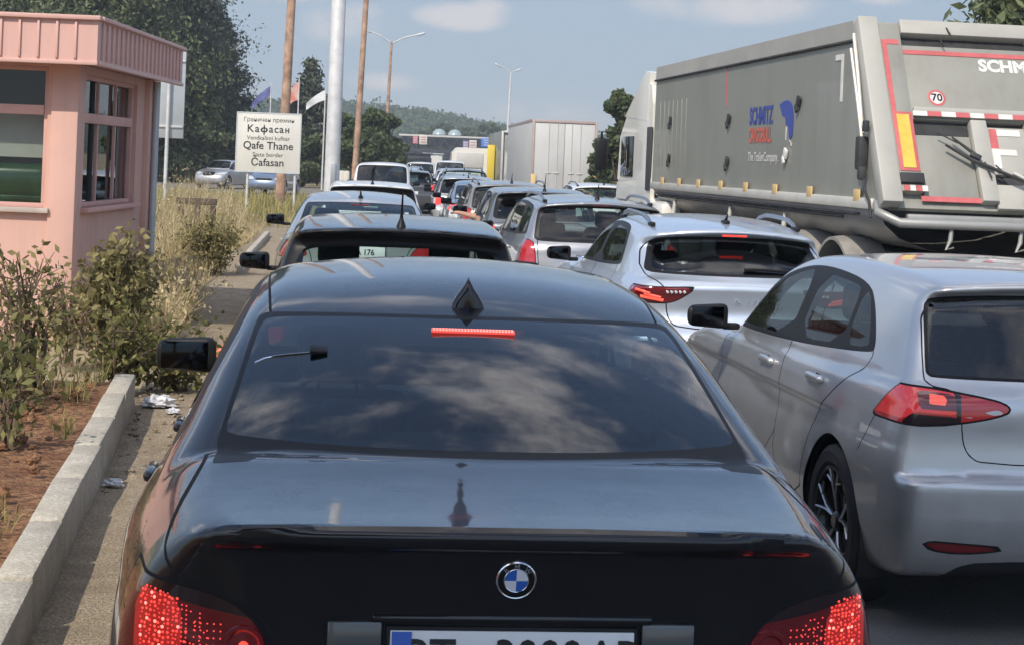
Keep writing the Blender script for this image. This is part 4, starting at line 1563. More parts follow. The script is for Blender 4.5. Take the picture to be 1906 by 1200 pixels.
def van_spec():
    return dict(
        L=4.5, W=0.91, H=1.70, cell=(0.035, 0.045, 0.032),
        side=[(0.4, 0.25), (0.06, 0.28), (0.0, 0.36), (0.0, 0.58), (0.05, 0.62), (0.07, 0.75), (0.08, 1.02), (0.3, 1.04), (3.3, 1.0), (3.6, 1.0), (4.1, 0.90), (4.38, 0.76), (4.49, 0.55),
              (4.45, 0.33), (4.0, 0.25), (2.2, 0.22)],
        gside=[(0.06, 0.9), (0.08, 1.05), (0.15, 1.35), (0.22, 1.60), (0.30, 1.655), (0.7, 1.685), (1.5, 1.70), (2.2, 1.69), (2.55, 1.62), (3.35, 1.06), (3.45, 0.9), (1.7, 0.8)],
        wb=[(0, 0.83), (0.1, 0.865), (0.3, 0.89), (0.75, 0.905), (1.2, 0.91), (2.6, 0.91), (3.6, 0.905), (4.1, 0.86), (4.4, 0.72), (4.5, 0.58)],
        ds=[(0.18, 0.08), (0.32, 0.03), (0.52, 0.0), (0.80, 0.004), (1.0, 0.03), (1.10, 0.06), (1.5, 0.4)],
        wg=[(0.05, 0.80), (0.3, 0.83), (1.0, 0.85), (2.0, 0.85), (2.9, 0.83), (3.5, 0.76)],
        dg=[(0.8, -0.03), (1.0, 0.0), (1.2, 0.025), (1.45, 0.07), (1.6, 0.12), (1.68, 0.18), (1.8, 0.3)],
        rc=0.04, rc6=0.06, crown=0.01, gcrown=0.04, rcg=0.04, rlen=0.9, kb=0.07, kg=0.10, ku=0.05, gmid=1.8,
        axles=(0.85, 3.55), wr=0.32, arch=0.365, rw_ymax=0.6,
        dlo=[(2.0, 1.06), (1.98, 1.10), (1.98, 1.50), (2.1, 1.54), (2.4, 1.53), (2.7, 1.40), (3.15, 1.10), (3.1, 1.05)],
        side_win=[[(2.06, 1.10), (2.06, 1.48), (2.15, 1.50), (2.38, 1.49), (2.66, 1.37), (3.04, 1.11), (3.0, 1.08)]],
        rear_frame=[(0, 1.605), (0.5, 1.60), (0.66, 1.575), (0.70, 1.53), (0.73, 1.15), (0.72, 1.09), (0.66, 1.075), (0, 1.07)],
        rear_win=[(0, 1.590), (0.48, 1.585), (0.64, 1.562), (0.675, 1.52), (0.705, 1.155), (0.695, 1.105), (0.65, 1.09), (0, 1.085)],
        windscreen=[(0, 1.60), (0.5, 1.58), (0.60, 1.55), (0.74, 1.10), (0.5, 1.07), (0, 1.07)],
        seat_y=(2.3, 1.45), seat_z=1.0, head_z=1.33, dash_y=3.0)


def make_car(name, label, loc, heading, sp, paint, lamps, glass=None, side=None, rails=False, aerial=None, gate=None, brake=None, mirrors=None, plate_at=None,
             text=None, doors=(), wiper=False, front=None, my=None, group=None, seats=None, cat='car', band=None, rimstyle='spoke5', inner=True):
    """one car: shell cut into its parts. lamps: [(half polygon x,z , y limit, material)]"""
    sh = Shell(sp)
    root = thing(name, label, cat, loc, heading, group)
    basic_cuts(sh, sp)
    nl = []
    for i, (poly, ylim, mat) in enumerate(lamps):
        P = pf(poly, 1)
        for sgn in (-1, 1):
            nm = 'lamp%d%s' % (i, 'L' if sgn < 0 else 'R')
            sh.panel('body', lambda x, y, z: np.maximum(np.maximum(P(np.abs(x), z), y - ylim), -x * sgn), nm, 0.004)
            nl.append((nm, mat))
    if gate:
        g = pf(sym(gate), 1)
        sh.panel('body', lambda x, y, z: np.maximum(g(x, z), y - sp['rw_ymax']), 'boot_lid', 0.0045)
    if band:
        bd = pf(sym(band), 1)
        sh.cut('body', lambda x, y, z: np.maximum(bd(x, z), y - 1.0), 'skirt')
    if front:
        hl, gr = front
        P, Gp = pf(hl, 1), pf(sym(gr), 1)
        yl = sp['L'] - 0.75
        for sgn in (-1, 1):
            nm = 'head' + ('L' if sgn < 0 else 'R')
            sh.panel('body', lambda x, y, z: np.maximum(np.maximum(P(np.abs(x), z), yl - y), -x * sgn), nm, 0.005)
        sh.cut('body', lambda x, y, z: np.maximum(Gp(x, z), yl - y), 'grille')
    W = sp['W']
    for i in range(len(doors) - 1):
        y0, y1 = doors[i], doors[i + 1]
        dp = pf([(y0, 0.36), (y0 + 0.02, 0.8), (y0, 1.0), (y0 + 0.1, 1.20), (y1 - 0.02, 1.20), (y1, 1.0), (y1, 0.36)], 1)
        for sgn in (-1, 1):
            sh.panel('body', lambda x, y, z: np.maximum(np.maximum(dp(y, z), W * 0.5 - np.abs(x)), -x * sgn), 'door%d%d' % (i, sgn), 0.0045)
    sh.parts['door'] = sum([v for k, v in sh.parts.items() if k.startswith('door')], [])
    glass = glass or M['glass_mid']
    finish(sh, root, paint, glass, lining=inner)
    sh.emit('boot_lid', paint, root, 'boot_lid')
    sh.emit('skirt', M['plastic'], root, 'bumper_skirt')
    for nm, mat in nl:
        sh.emit(nm, mat, root, 'tail_light')
    for k in 'LR':
        sh.emit('head' + k, M['headlamp'], root, 'headlight')
    sh.emit('grille', M['trim'], root, 'grille')
    for i in range(len(doors) - 1):
        for sgn in (-1, 1):
            d = sh.emit('door%d%d' % (i, sgn), paint, root, 'door')
            if d:
                yy = doors[i] + 0.18
                p = sh.left(yy, 0.90)
                if p:
                    b = MB()
                    b.box((sgn * (-p.x + 0.012), yy, 0.90), (0.03, 0.17, 0.03), 0.012, 0)
                    b.build('handle', paint, d)
    side_glass(sh, sp, root, side or glass)
    arch_liners(root, sp, W - 0.01)
    wheels4(root, sp, W, rimstyle)
    if inner:
        cabin(root, sp)
    if mirrors is not None:
        for sx in (-1, 1):
            mirror(root, sx * (W - 0.03), my or sp['L'] * 0.62, 1.06, mirrors, 0.95, sx)
    if brake:
        xw, z, mat = brake
        p = sh.rear(0, z)
        b = MB()
        n = sh.nrm(p)
        for k in range(4):
            b.box(p + n * 0.002 + Vector(((-0.375 + k * 0.25) * xw * 2, 0, 0)), (xw * 0.46, 0.012, 0.016), 0.003, 0, Matrix.Rotation(math.atan2(-n.y, n.z) - R(90), 3, 'X'))
        b.build('brake_light', mat, root)
    if plate_at:
        p = sh.rear(0, plate_at)
        plate(root, (0, p.y - 0.006, plate_at), 0.52, 0.112, text or '', 0, True)
    if rails:
        y0, y1, xr = rails
        for sx in (-1, 1):
            b = MB()
            pts = []
            for i in range(9):
                t = i / 8
                y = y0 + (y1 - y0) * t
                q = sh.top(sx * (xr + 0.015 * math.sin(t * math.pi)), y)
                lift = 0.055 * min(1, 5 * min(t, 1 - t)) ** 0.8
                pts.append((q.x, y, q.z + lift))
            b.tube(pts, [0.010] + [0.017] * 7 + [0.010], 8, 0)
            for t in (0.04, 0.96):
                y = y0 + (y1 - y0) * t
                q = sh.top(sx * xr, y)
                b.box((q.x, y, q.z + 0.012), (0.035, 0.16, 0.035), 0.012, 1)
            b.build('roof_rail', [M['alloy'], M['trim']], root)
    if aerial:
        kind, ya, ha = aerial
        q = sh.top(0, ya)
        b = MB()
        if kind == 'rod':
            b.lathe([(0.030, 0.0), (0.024, 0.02), (0.012, 0.05), (0.008, 0.08)], 'z', 12, 0, (0, ya, q.z - 0.006))
            b.tube([(0, ya, q.z + 0.05), (0, ya - 0.05 - 0.25 * ha, q.z + 0.05 + ha)], [0.008, 0.004], 8, 0)
        else:
            b.box((0, ya, q.z + 0.008), (0.05, 0.12, 0.03), 0.014, 0)
            b.tube([(0, ya, q.z + 0.015), (0, ya - 0.07, q.z + 0.015 + ha)], [0.014, 0.005], 8, 0)
        b.build('roof_antenna', M['trim'], root)
    if wiper:
        z0 = wiper
        b = MB()
        pts = []
        for i in range(7):
            x = 0.02 + 0.075 * i
            q = sh.rear(x, z0 + 0.012 + 0.004 * math.sin(i))
            pts.append(q + sh.nrm(q) * 0.014)
        b.tube(pts, [0.014, 0.013, 0.011, 0.009, 0.009, 0.008, 0.007], 6, 0)
        b.build('rear_wiper', M['trim'], root)
    return root, sh


def build_cars():
    global PROTO
    PROTO = {}
    # ---- small dark hatchback in front of the black saloon
    hs = hatch_spec()
    sp = scaled(hs, 0.93, 0.95, 0.998, cell=(0.030, 0.040, 0.024))
    sp['gside'] = [(0.09, 0.86), (0.12, 0.99), (0.20, 1.08), (0.34, 1.25), (0.40, 1.345), (0.24, 1.378), (0.22, 1.392), (0.26, 1.404), (0.55, 1.430), (0.95, 1.448), (1.5, 1.452),
                   (1.92, 1.43), (2.32, 1.31), (2.78, 1.03), (2.9, 0.9), (1.5, 0.75)]
    sp['rear_frame'] = [(0, 1.371), (0.38, 1.368), (0.59, 1.350), (0.615, 1.325), (0.655, 1.18), (0.68, 1.06), (0.67, 1.03), (0.62, 1.018), (0.3, 1.015), (0, 1.015)]
    sp['rear_win'] = [(0, 1.302), (0.36, 1.296), (0.53, 1.278), (0.570, 1.252), (0.605, 1.15), (0.625, 1.07), (0.615, 1.045), (0.58, 1.034), (0.3, 1.03), (0, 1.03)]
    root, sh = make_car('dark_hatchback', 'black hatchback with dark roof spoiler and tall rod aerial, just ahead of the black saloon', (-0.59, 9.65, 0), R(5.2), sp, M['paint_black'],
                        [([(0.95, 0.72), (0.62, 0.74), (0.64, 0.86), (0.70, 1.0), (0.95, 1.0)], 0.36, M['lens_red'])], M['glass_clear'], M['glass_mid'],
                        aerial=('rod', 0.34, 0.17), gate=[(0, 1.0), (0.60, 0.99), (0.58, 0.72), (0, 0.70)], mirrors=M['trim'], my=2.55, plate_at=0.70, doors=(1.2, 2.6),
                        front=([(0.42, 0.68), (0.55, 0.80), (0.95, 0.86), (0.95, 0.70), (0.6, 0.64)], [(0, 0.62), (0.38, 0.62), (0.40, 0.72), (0, 0.72)]))
    PROTO['hatch'] = root

    # ---- pale silver saloon
    ss = saloon_spec()
    sp = scaled(ss, 0.95, 0.94, 0.975, cell=(0.032, 0.042, 0.026))
    root, sh = make_car('pale_sedan', 'pale silver saloon with clear rear glass, second ahead of the black saloon', (-1.47, 17.1, 0), R(5.0), sp, M['paint_pale'],
                        [([(0.95, 0.80), (0.60, 0.79), (0.55, 0.80), (0.50, 0.83), (0.56, 0.92), (0.66, 0.955), (0.95, 0.95)], 0.42, M['lens_red2'])], M['glass_clear'], M['glass_clear'],
                        aerial=('stub', 1.55, 0.06), gate=[(0, 1.25), (0.52, 1.25), (0.62, 1.04), (0.66, 0.97), (0.52, 0.94), (0.46, 0.80), (0.46, 0.64), (0, 0.635)], mirrors=M['trim'], my=2.95,
                        plate_at=0.865, text=[(0.04, 'AA 176', 0.9)], doors=(1.25, 2.15, 3.2), brake=(0.1, 1.30, M['lens_red']),
                        front=([(0.40, 0.70), (0.42, 0.82), (0.95, 0.86), (0.95, 0.70)], [(0, 0.62), (0.30, 0.62), (0.34, 0.82), (0, 0.84)]))
    PROTO['sedan'] = root

    # ---- crossover with roof rails
    sp = crossover_spec()
    root, sh = make_car('silver_crossover', 'pale blue-silver crossover with silver roof rails, ahead of the silver hatchback', (1.72, 12.25, 0), R(6.5), sp, M['paint_ice'],
                        [([(0.99, 1.00), (0.80, 0.978), (0.62, 0.972), (0.40, 0.982), (0.38, 0.975), (0.45, 0.915), (0.52, 0.870), (0.60, 0.855), (0.75, 0.858), (0.99, 0.90)], 0.30, M['lens_red'])], M['glass_mid2'], M['glass_sidewin'],
                        rails=(0.85, 2.15, 0.555), aerial=('stub', 0.86, 0.05), gate=[(0, 1.30), (0.52, 1.30), (0.66, 1.25), (0.715, 1.06), (0.60, 0.98), (0.585, 0.90), (0.56, 0.74), (0.50, 0.69), (0, 0.685)],
                        brake=(0.095, 1.336, M['led']), mirrors=M['trim'], my=2.72, wiper=1.075, doors=(1.02, 1.92, 2.9),
                        band=[(0, 0.42), (0.5, 0.42), (0.66, 0.38), (0.75, 0.2), (0, 0.2)], plate_at=0.56)
    # lit bars inside its dark lamps, letters on the gate
    for sx in (-1, 1):
        b = MB()
        for (x0, x1, z, r_) in ((0.60, 0.76, 0.878, 0.012), (0.62, 0.74, 0.898, 0.010), (0.70, 0.79, 0.925, 0.010)):
            pts = []
            for i in range(5):
                q = sh.rear(sx * (x0 + (x1 - x0) * i / 4), z + 0.006 * i)
                pts.append(q + sh.nrm(q) * 0.001)
            b.tube(pts, r_, 6, 0)
        b.build('lamp_bar', M['lens_hot'], root)
        b = MB()
        for i in range(5):
            q = sh.rear(sx * (0.46 + 0.03 * i), 0.945 - 0.0008 * i)
            b.box(q, (0.018, 0.006, 0.022), 0.002, 0, Matrix.Rotation(0.5 * sx, 3, 'Y'))
        b.build('lamp_insert', M['lens_white'], root)
    p = sh.rear(0, 0.90)
    b = MB()
    for (tx, ch) in ((-0.075, 'K'), (0.0, 'I'), (0.06, 'Λ')):
        V, F = text_geo(ch, 0.075, bold=0.001, shear=0.15)
        b.add([(v[0] + tx, p.y - 0.004, v[1] + 0.90) for v in V], F, 0)
    b.build('badge_lettering', M['chrome'], root)
    PROTO['crossover'] = root

    # ---- silver estate with tall red lamps
    sp = estate_spec()
    root, sh = make_car('grey_estate', 'grey estate car with black roof rails and tall upright red lamps, ahead of the crossover', (0.98, 17.95, 0), R(6.3), sp, M['paint_silver2'],
                        [([(0.95, 0.74), (0.68, 0.74), (0.69, 0.90), (0.715, 1.03), (0.95, 1.03)], 0.30, M['lens_red2'])], M['glass_clear'], M['glass_mid'],
                        rails=(0.45, 2.1, 0.565), aerial=('rod', 0.55, 0.11), gate=[(0, 1.36), (0.56, 1.36), (0.66, 1.32), (0.67, 0.95), (0.65, 0.68), (0, 0.665)],
                        brake=(0.10, 1.395, M['lens_red']), mirrors=M['trim'], my=2.75, doors=(0.98, 1.9, 2.85), plate_at=0.82, wiper=1.03)
    PROTO['estate'] = root

    # ---- white van in the left lane
    sp = van_spec()
    root, sh = make_car('white_van', 'white delivery van with wide dark rear window, left lane beside the steel mast', (-3.72, 50.0, 0), R(3.2), sp, M['paint_white'],
                        [([(0.95, 0.62), (0.74, 0.62), (0.76, 1.0), (0.95, 1.02)], 0.20, M['lens_red'])], M['glass_dark2'], M['glass_dark2'], gate=None, plate_at=0.72, mirrors=M['trim'], my=3.0, cat='van')
    PROTO['van'] = root

    S = M
    # ---- copies: (proto, name, label, x, y, heading, paint, scale)
    body = {'hatch': M['paint_black'], 'sedan': M['paint_pale'], 'crossover': M['paint_ice'], 'estate': M['paint_silver2'], 'van': M['paint_white']}
    G = 'cars queueing far ahead'
    rows = [
        ('hatch', 'white_hatchback', 'white hatchback, third car ahead of the black saloon, its roof just over the pale saloon', -2.02, 25.4, 5.0, 'paint_white', (1, 1, 1)),
        ('hatch', 'dark_grey_hatchback', 'dark grey hatchback with a bare arm out of its window, ahead of the grey estate', 0.50, 23.6, 6.0, 'paint_grey', (1.04, 1.05, 1.02)),
        ('estate', 'taupe_estate', 'taupe estate car with a dark rear window, ahead of the dark grey hatchback', 0.06, 29.3, 5.5, 'paint_taupe', (1, 1, 1.01)),
        ('sedan', 'blue_grey_sedan', 'small blue-grey saloon with lit red lamp, ahead of the taupe estate', -0.52, 35.4, 4.5, 'paint_blue', (.92, .92, .99)),
        ('hatch', 'silver_far_hatchback', 'silver hatchback ahead of the blue-grey saloon, half hidden', -1.02, 41.8, 3.5, 'paint_silver', (1, 1, 1)),
        ('crossover', 'graphite_crossover', 'graphite crossover whose dark side closes the gap between the lanes', -1.30, 48.0, 3.0, 'paint_graphite', (1, 1, .99)),
        ('estate', 'black_estate', 'black off-roader with a red high brake light, standing above the cars of the right-hand queue', -1.55, 57.5, 2.5, 'paint_dark', (1.06, 1.06, 1.06)),
        ('hatch', 'dark_far_hatchback', 'dark hatchback with a bright red lamp, showing past the white van', -3.32, 57.5, 3.0, 'paint_graphite', (1, 1, 1)),
        ('sedan', 'grey_far_sedan', 'grey saloon two cars ahead of the white van', -3.98, 64.0, 3.0, 'paint_grey', (1, 1, 1)),
        ('crossover', 'silver_far_crossover', 'silver crossover three cars ahead of the white van', -4.35, 70.5, 2.5, 'paint_silver', (1, 1, 1)),
        ('hatch', 'white_far_hatchback', 'white hatchback far down the left-hand queue before the gantry', -4.75, 77.5, 2.0, 'paint_white', (1, 1, 1)),
        ('estate', 'dark_far_estate', 'dark estate car far down the left-hand queue', -5.0, 84.5, 1.5, 'paint_dark', (1, 1, 1)),
        ('van', 'white_far_van', 'white van at the far end of the left-hand queue', -4.9, 93.0, 0.5, 'paint_white', (1, 1, 1)),
        ('sedan', 'white_far_sedan', 'white saloon in the right-hand queue beyond the black off-roader', -2.15, 66.0, 2.5, 'paint_white', (1, 1, 1)),
        ('hatch', 'silver_distant_hatchback', 'silver hatchback in the right-hand queue under the gantry signs', -2.5, 73.5, 2.0, 'paint_silver', (1, 1, 1)),
        ('crossover', 'pale_distant_crossover', 'pale crossover in the right-hand queue near the gantry', -2.85, 81.0, 2.0, 'paint_ice', (1, 1, 1)),
        ('van', 'white_distant_van', 'white van rising over the right-hand queue near the booths', -3.2, 90.0, 1.5, 'paint_white', (1, 1, 1.08)),
        ('hatch', 'red_distant_hatchback', 'dark red hatchback at the far end of the right-hand queue', -3.6, 99.0, 1.5, 'paint_burgundy', (1, 1, 1)),
    ]
    LIT = ('dark_grey_hatchback', 'blue_grey_sedan', 'dark_far_hatchback', 'silver_far_hatchback')
    for key, nm, lb, x, y, hd, pt, sc in rows:
        r = dup(PROTO[key], (x, y, 0), R(hd), lb, nm, {body[key]: M[pt]}, None if y < 45 else G, sc)
        if nm in LIT:
            for c in r.children:
                if c.name.startswith('tail_light'):
                    c.material_slots[0].link = 'OBJECT'
                    c.material_slots[0].material = M['lens_lit']
        r['category'] = 'van' if key == 'van' else 'car'
    # lamps lit on two of them
    # white car facing along the lorry lane
    r = dup(PROTO['estate'], (2.02, 36.5, 0), R(5), 'white car showing between the box lorry and the tipper lorry', 'white_estate', {body['estate']: M['paint_white']}, None, (1, 1, .98))
    # ---- parked cars across the side road, facing the camera
    p = at(424, 352, 84)
    dup(PROTO['sedan'], (p.x, 88.0, 0), R(180 - 14), 'old silver saloon with dark bumper parked left of the place-name sign', 'parked_sedan', {body['sedan']: M['paint_silver']}, None, (.95, .9, 1.0))
    p = at(503, 360, 76)
    dup(PROTO['hatch'], (p.x, 80.5, 0), R(180 - 6), 'blue-grey car parked behind the posts of the place-name sign', 'parked_hatchback', {body['hatch']: M['paint_blue']}, None, (1, 1, 1))


M['glass_mid2'] = glass_mat('dark_rear_glass', (0.26, 0.32, 0.34), 1.3)
M['glass_dark2'] = glass_mat('van_glass', (0.12, 0.15, 0.16), 1.3)
M['paint_silver2'] = pm('paint_silver_warm', (0.40, 0.405, 0.42), 0.34, 0.7, 1.0, rvar=0.08)
# ================================================================ setting : ground, road, verge, kerb
def vnoise(seed):
    r = np.random.default_rng(seed)
    ph = r.uniform(0, 6.28, (10, 2))
    fr = r.uniform(0.35, 1.0, 10) * np.geomspace(0.3, 9, 10)
    an = r.uniform(0, 6.28, 10)

    def f(x, y):
        s = 0
        for i in range(10):
            s = s + np.sin(fr[i] * (x * math.cos(an[i]) + y * math.sin(an[i])) + ph[i, 0]) / (1 + fr[i] * 0.8)
        return s * 0.4
    return f


def ground_mat(name, cols, scales, bump=0.4, rough=0.95):
    """three-tone earth / asphalt"""
    m, nt, b = new_mat(name)
    b.inputs['Roughness'].default_value = rough
    b.inputs['Specular IOR Level'].default_value = 0.2
    t = nt.nodes.new('ShaderNodeTexCoord')
    prev = None
    for i, sc in enumerate(scales):
        n = nt.nodes.new('ShaderNodeTexNoise')
        n.inputs['Scale'].default_value = sc
        n.inputs['Detail'].default_value = 8
        n.inputs['Roughness'].default_value = 0.65
        nt.links.new(t.outputs['Object'], n.inputs['Vector'])
        rp = nt.nodes.new('ShaderNodeMapRange')
        rp.inputs[1].default_value, rp.inputs[2].default_value = 0.42, 0.60
        nt.links.new(n.outputs['Fac'], rp.inputs[0])
        mx = nt.nodes.new('ShaderNodeMix')
        mx.data_type = 'RGBA'
        nt.links.new(rp.outputs[0], mx.inputs['Factor'])
        if prev is None:
            mx.inputs['A'].default_value = tuple(cols[0]) + (1,)
        else:
            nt.links.new(prev, mx.inputs['A'])
        mx.inputs['B'].default_value = tuple(cols[i + 1]) + (1,)
        prev = mx.outputs['Result']
    nt.links.new(prev, b.inputs['Base Color'])
    n = nt.nodes.new('ShaderNodeTexNoise')
    n.inputs['Scale'].default_value = scales[-1] * 1.3
    n.inputs['Detail'].default_value = 10
    nt.links.new(t.outputs['Object'], n.inputs['Vector'])
    bp = nt.nodes.new('ShaderNodeBump')
    bp.inputs['Strength'].default_value = bump
    bp.inputs['Distance'].default_value = 0.05
    nt.links.new(n.outputs['Fac'], bp.inputs['Height'])
    nt.links.new(bp.outputs[0], b.inputs['Normal'])
    return m


M['earth'] = ground_mat('dry_earth', [(0.38, 0.30, 0.19), (0.26, 0.22, 0.12), (0.44, 0.36, 0.24), (0.32, 0.26, 0.16)], [0.15, 1.3, 14])
M['asphalt'] = ground_mat('asphalt', [(0.17, 0.163, 0.155), (0.13, 0.126, 0.122), (0.21, 0.198, 0.18), (0.145, 0.141, 0.136)], [0.25, 2.0, 60], 0.25, 0.85)
M['asphalt_pale'] = ground_mat('pale_asphalt', [(0.24, 0.225, 0.20), (0.20, 0.19, 0.17), (0.28, 0.255, 0.22), (0.22, 0.205, 0.185)], [0.2, 1.5, 40], 0.2, 0.9)
M['gravel'] = ground_mat('dusty_gravel', [(0.46, 0.37, 0.25), (0.34, 0.27, 0.18), (0.54, 0.44, 0.31), (0.24, 0.19, 0.14)], [0.8, 5, 70], 0.6)
M['soil'] = ground_mat('red_soil', [(0.31, 0.145, 0.07), (0.20, 0.095, 0.05), (0.40, 0.22, 0.115), (0.14, 0.075, 0.045)], [0.7, 4, 26], 0.9)
M['concrete'] = ground_mat('kerb_concrete', [(0.52, 0.475, 0.39), (0.37, 0.335, 0.275), (0.60, 0.55, 0.46), (0.43, 0.39, 0.32)], [1.4, 6, 45], 0.3)
M['hill'] = ground_mat('hill_green', [(0.055, 0.085, 0.03), (0.04, 0.065, 0.025), (0.09, 0.11, 0.045)], [0.02, 0.12], 0.2)


def sheet(name, poly, z, mat):
    me = bpy.data.meshes.new(name)
    me.from_pydata([(x, y, z) for x, y in poly], [], [tuple(range(len(poly)))])
    if me.polygons[0].normal.z < 0:
        me.flip_normals()
    return link(name, me, mat, kind='structure')


def kerb_x(d):
    return -1.655 - 0.153 * (d - 6.28)


ROAD_L = [(-12, -0.2), (3, -1.05), (6, -1.20), (10, -1.75), (20, -2.75), (30, -3.6), (45, -4.9), (70, -6.0), (110, -7.2), (200, -9), (420, -16)]


def road_left(d):
    return float(np.interp(d, [p[0] for p in ROAD_L], [p[1] for p in ROAD_L]))


def build_ground():
    S = 2600
    sheet('ground', [(-S, -60), (S, -60), (S, 2 * S), (-S, 2 * S)], -0.006, M['earth'])
    L = [(x, d) for d, x in ROAD_L]
    Rr = [(16, 420), (14, 200), (14, 60), (14, -12)]
    sheet('road', L[::1] + Rr, 0.004, M['asphalt'])
    # dusty shoulder : small steps of relief
    ys = np.arange(2.0, 46, 0.16)
    xs = np.linspace(0, 1, 22)
    f = vnoise(3)
    V, F = [], []
    for y in ys:
        xl = kerb_x(y) - 0.05 if y < 12 else -2.53 - (y - 12) * 0.17
        xr = road_left(y) + 0.25
        for t in xs:
            x = xl + (xr - xl) * t
            e = min(1, (1 - t) * 3.0)
            V.append((x, y, 0.008 + e * (0.022 + 0.014 * float(f(x * 3, y * 3))) - (0.012 if t > 0.97 else 0)))
    n = len(xs)
    F = [(i * n + k, i * n + k + 1, (i + 1) * n + k + 1, (i + 1) * n + k) for i in range(len(ys) - 1) for k in range(n - 1)]
    link('gravel_shoulder', mesh_np('gravel_shoulder', V, np.array(F), True), M['gravel'], kind='structure')
    # raised bed of red soil behind the kerb
    ys = np.arange(1.0, 16.0, 0.10)
    f = vnoise(11)
    V, F = [], []
    n = 110
    for y in ys:
        xr = kerb_x(y) - 0.125
        fall = np.clip((y - 11.6) / 2.2, 0, 1)
        for k in range(n):
            t = (k / (n - 1)) ** 1.3
            x = xr - t * 12
            edge = min(1.0, t * 12 * 2.5)
            z = 0.21 + 0.05 * edge * float(f(x * 2.2, y * 2.2)) + 0.03 * edge * float(f(x * 9, y * 9 + 4))
            V.append((x, y, z * (1 - fall * fall * (3 - 2 * fall)) - 0.02 * fall))
    F = [(i * n + k, (i + 1) * n + k, (i + 1) * n + k + 1, i * n + k + 1)[::-1] for i in range(len(ys) - 1) for k in range(n - 1)]
    link('soil_bed', mesh_np('soil_bed', V, np.array(F), True), M['soil'], kind='structure')
    # kerb : long stones with open joints
    b = MB()
    d = 1.4
    k = 0
    while d < 11.7:
        d1 = d + 0.96
        p0, p1 = Vector((kerb_x(d), d, 0)), Vector((kerb_x(d1), d1, 0))
        a = math.atan2(-(p1.x - p0.x), p1.y - p0.y)
        mid = (p0 + p1) / 2
        rot = Matrix.Rotation(a + random.uniform(-.012, .012), 3, 'Z') @ Matrix.Rotation(random.uniform(-.008, .008), 3, 'Y')
        b.box((mid.x - 0.07, mid.y, 0.097 + random.uniform(-.007, .007)), (0.14, (p1 - p0).length - 0.032, 0.32), 0.018, 0, rot)
        d = d1
    # farther run of kerb along the left lane
    for (q0, q1) in (((-3.62, 25.5), (-4.15, 30.0)), ((-4.15, 30.0), (-4.9, 37.5))):
        n_ = int(math.hypot(q1[0] - q0[0], q1[1] - q0[1]))
        for i in range(n_):
            a0 = Vector((q0[0] + (q1[0] - q0[0]) * i / n_, q0[1] + (q1[1] - q0[1]) * i / n_, 0))
            a1 = Vector((q0[0] + (q1[0] - q0[0]) * (i + 1) / n_, q0[1] + (q1[1] - q0[1]) * (i + 1) / n_, 0))
            a = math.atan2(-(a1.x - a0.x), a1.y - a0.y)
            m_ = (a0 + a1) / 2
            b.box((m_.x - 0.3, m_.y, 0.055), (0.10, (a1 - a0).length - 0.02, 0.17), 0.012, 0, Matrix.Rotation(a, 3, 'Z'))
    b.build('kerb', M['concrete'], kind='structure')
    # side road across the verge and its far bank
    sheet('side_road', [(-70, 70), (-8.5, 73), (-8.5, 96), (-70, 98)], 0.0, M['asphalt_pale'])
    # hill ridge behind the border post
    f = vnoise(21)
    nx, ny = 160, 30
    X = np.linspace(-420, 320, nx)
    Y = np.linspace(430, 900, ny)
    prof = np.interp(X, [-420, -220, -120, -60, -30, -5, 60, 150, 320], [30, 26, 19, 19.5, 17.5, 13.5, 10, 12, 15])
    V = []
    for j, y in enumerate(Y):
        t = (y - 430) / (620 - 430)
        h = np.clip(t, 0, 1) ** 0.8
        V += [(x, y, -1 + h * p * y / 600 + 1.0 * h * float(f(x * .05, y * .05))) for x, p in zip(X, prof)]
    F = [(j * nx + i, j * nx + i + 1, (j + 1) * nx + i + 1, (j + 1) * nx + i) for j in range(ny - 1) for i in range(nx - 1)]
    link('hill', mesh_np('hill', V, np.array(F), True), M['hill'], kind='structure')
    # the wood on it : countless far crowns, one mass
    N = 9000
    x = rng.uniform(-260, 140, N)
    y = 430 + 215 * rng.uniform(0, 1, N) ** 0.6
    t = np.clip((y - 430) / 190, 0, 1) ** 0.8
    z = -1 + t * np.interp(x, X, prof) * y / 600
    C = np.stack([x, y, z + 0.4], 1)
    hgt = rng.uniform(1.2, 3.0, N) * np.where(rng.uniform(0, 1, N) < 0.06, 1.7, 1)
    Cs = np.repeat(C, 5, 0) + rng.normal(0, 0.75, (N * 5, 3)) * np.array([1, 1, 0.5]) + np.stack([np.zeros(N * 5), np.zeros(N * 5), np.repeat(hgt, 5) * rng.uniform(0.1, 0.9, N * 5)], 1)
    V, F = leaf_quads(Cs, 0.85, 0.5)
    o = link('hillside_wood', mesh_np('hillside_wood', V, F), leaf_mat('far_wood', (0.045, 0.085, 0.030), (0.115, 0.16, 0.060), 0.06, 0.15, 0.5), kind='stuff')
    tag(o, 'green wood covering the low hill behind the border canopy', 'wood')


# ================================================================ vegetation
def leaf_quads(C, size, jit=0.4, long_=1.6, up=None):
    """pointed leaf-like quads at centres C with random attitude"""
    n = len(C)
    a = rng.normal(size=(n, 3))
    if up is not None:
        a = a + np.asarray(up)
    a /= np.linalg.norm(a, axis=1)[:, None]
    b = np.cross(a, rng.normal(size=(n, 3)))
    b /= np.maximum(np.linalg.norm(b, axis=1), 1e-6)[:, None]
    s = (size if np.ndim(size) else np.full(n, size)) * rng.uniform(1 - jit, 1 + jit, n)
    a = a * (s * 0.5 * long_)[:, None]
    b = b * (s * 0.5)[:, None]
    V = np.stack([C - a, C + b - a * 0.1, C + a, C - b - a * 0.1], 1).reshape(-1, 3)
    return V, np.arange(4 * n).reshape(n, 4)


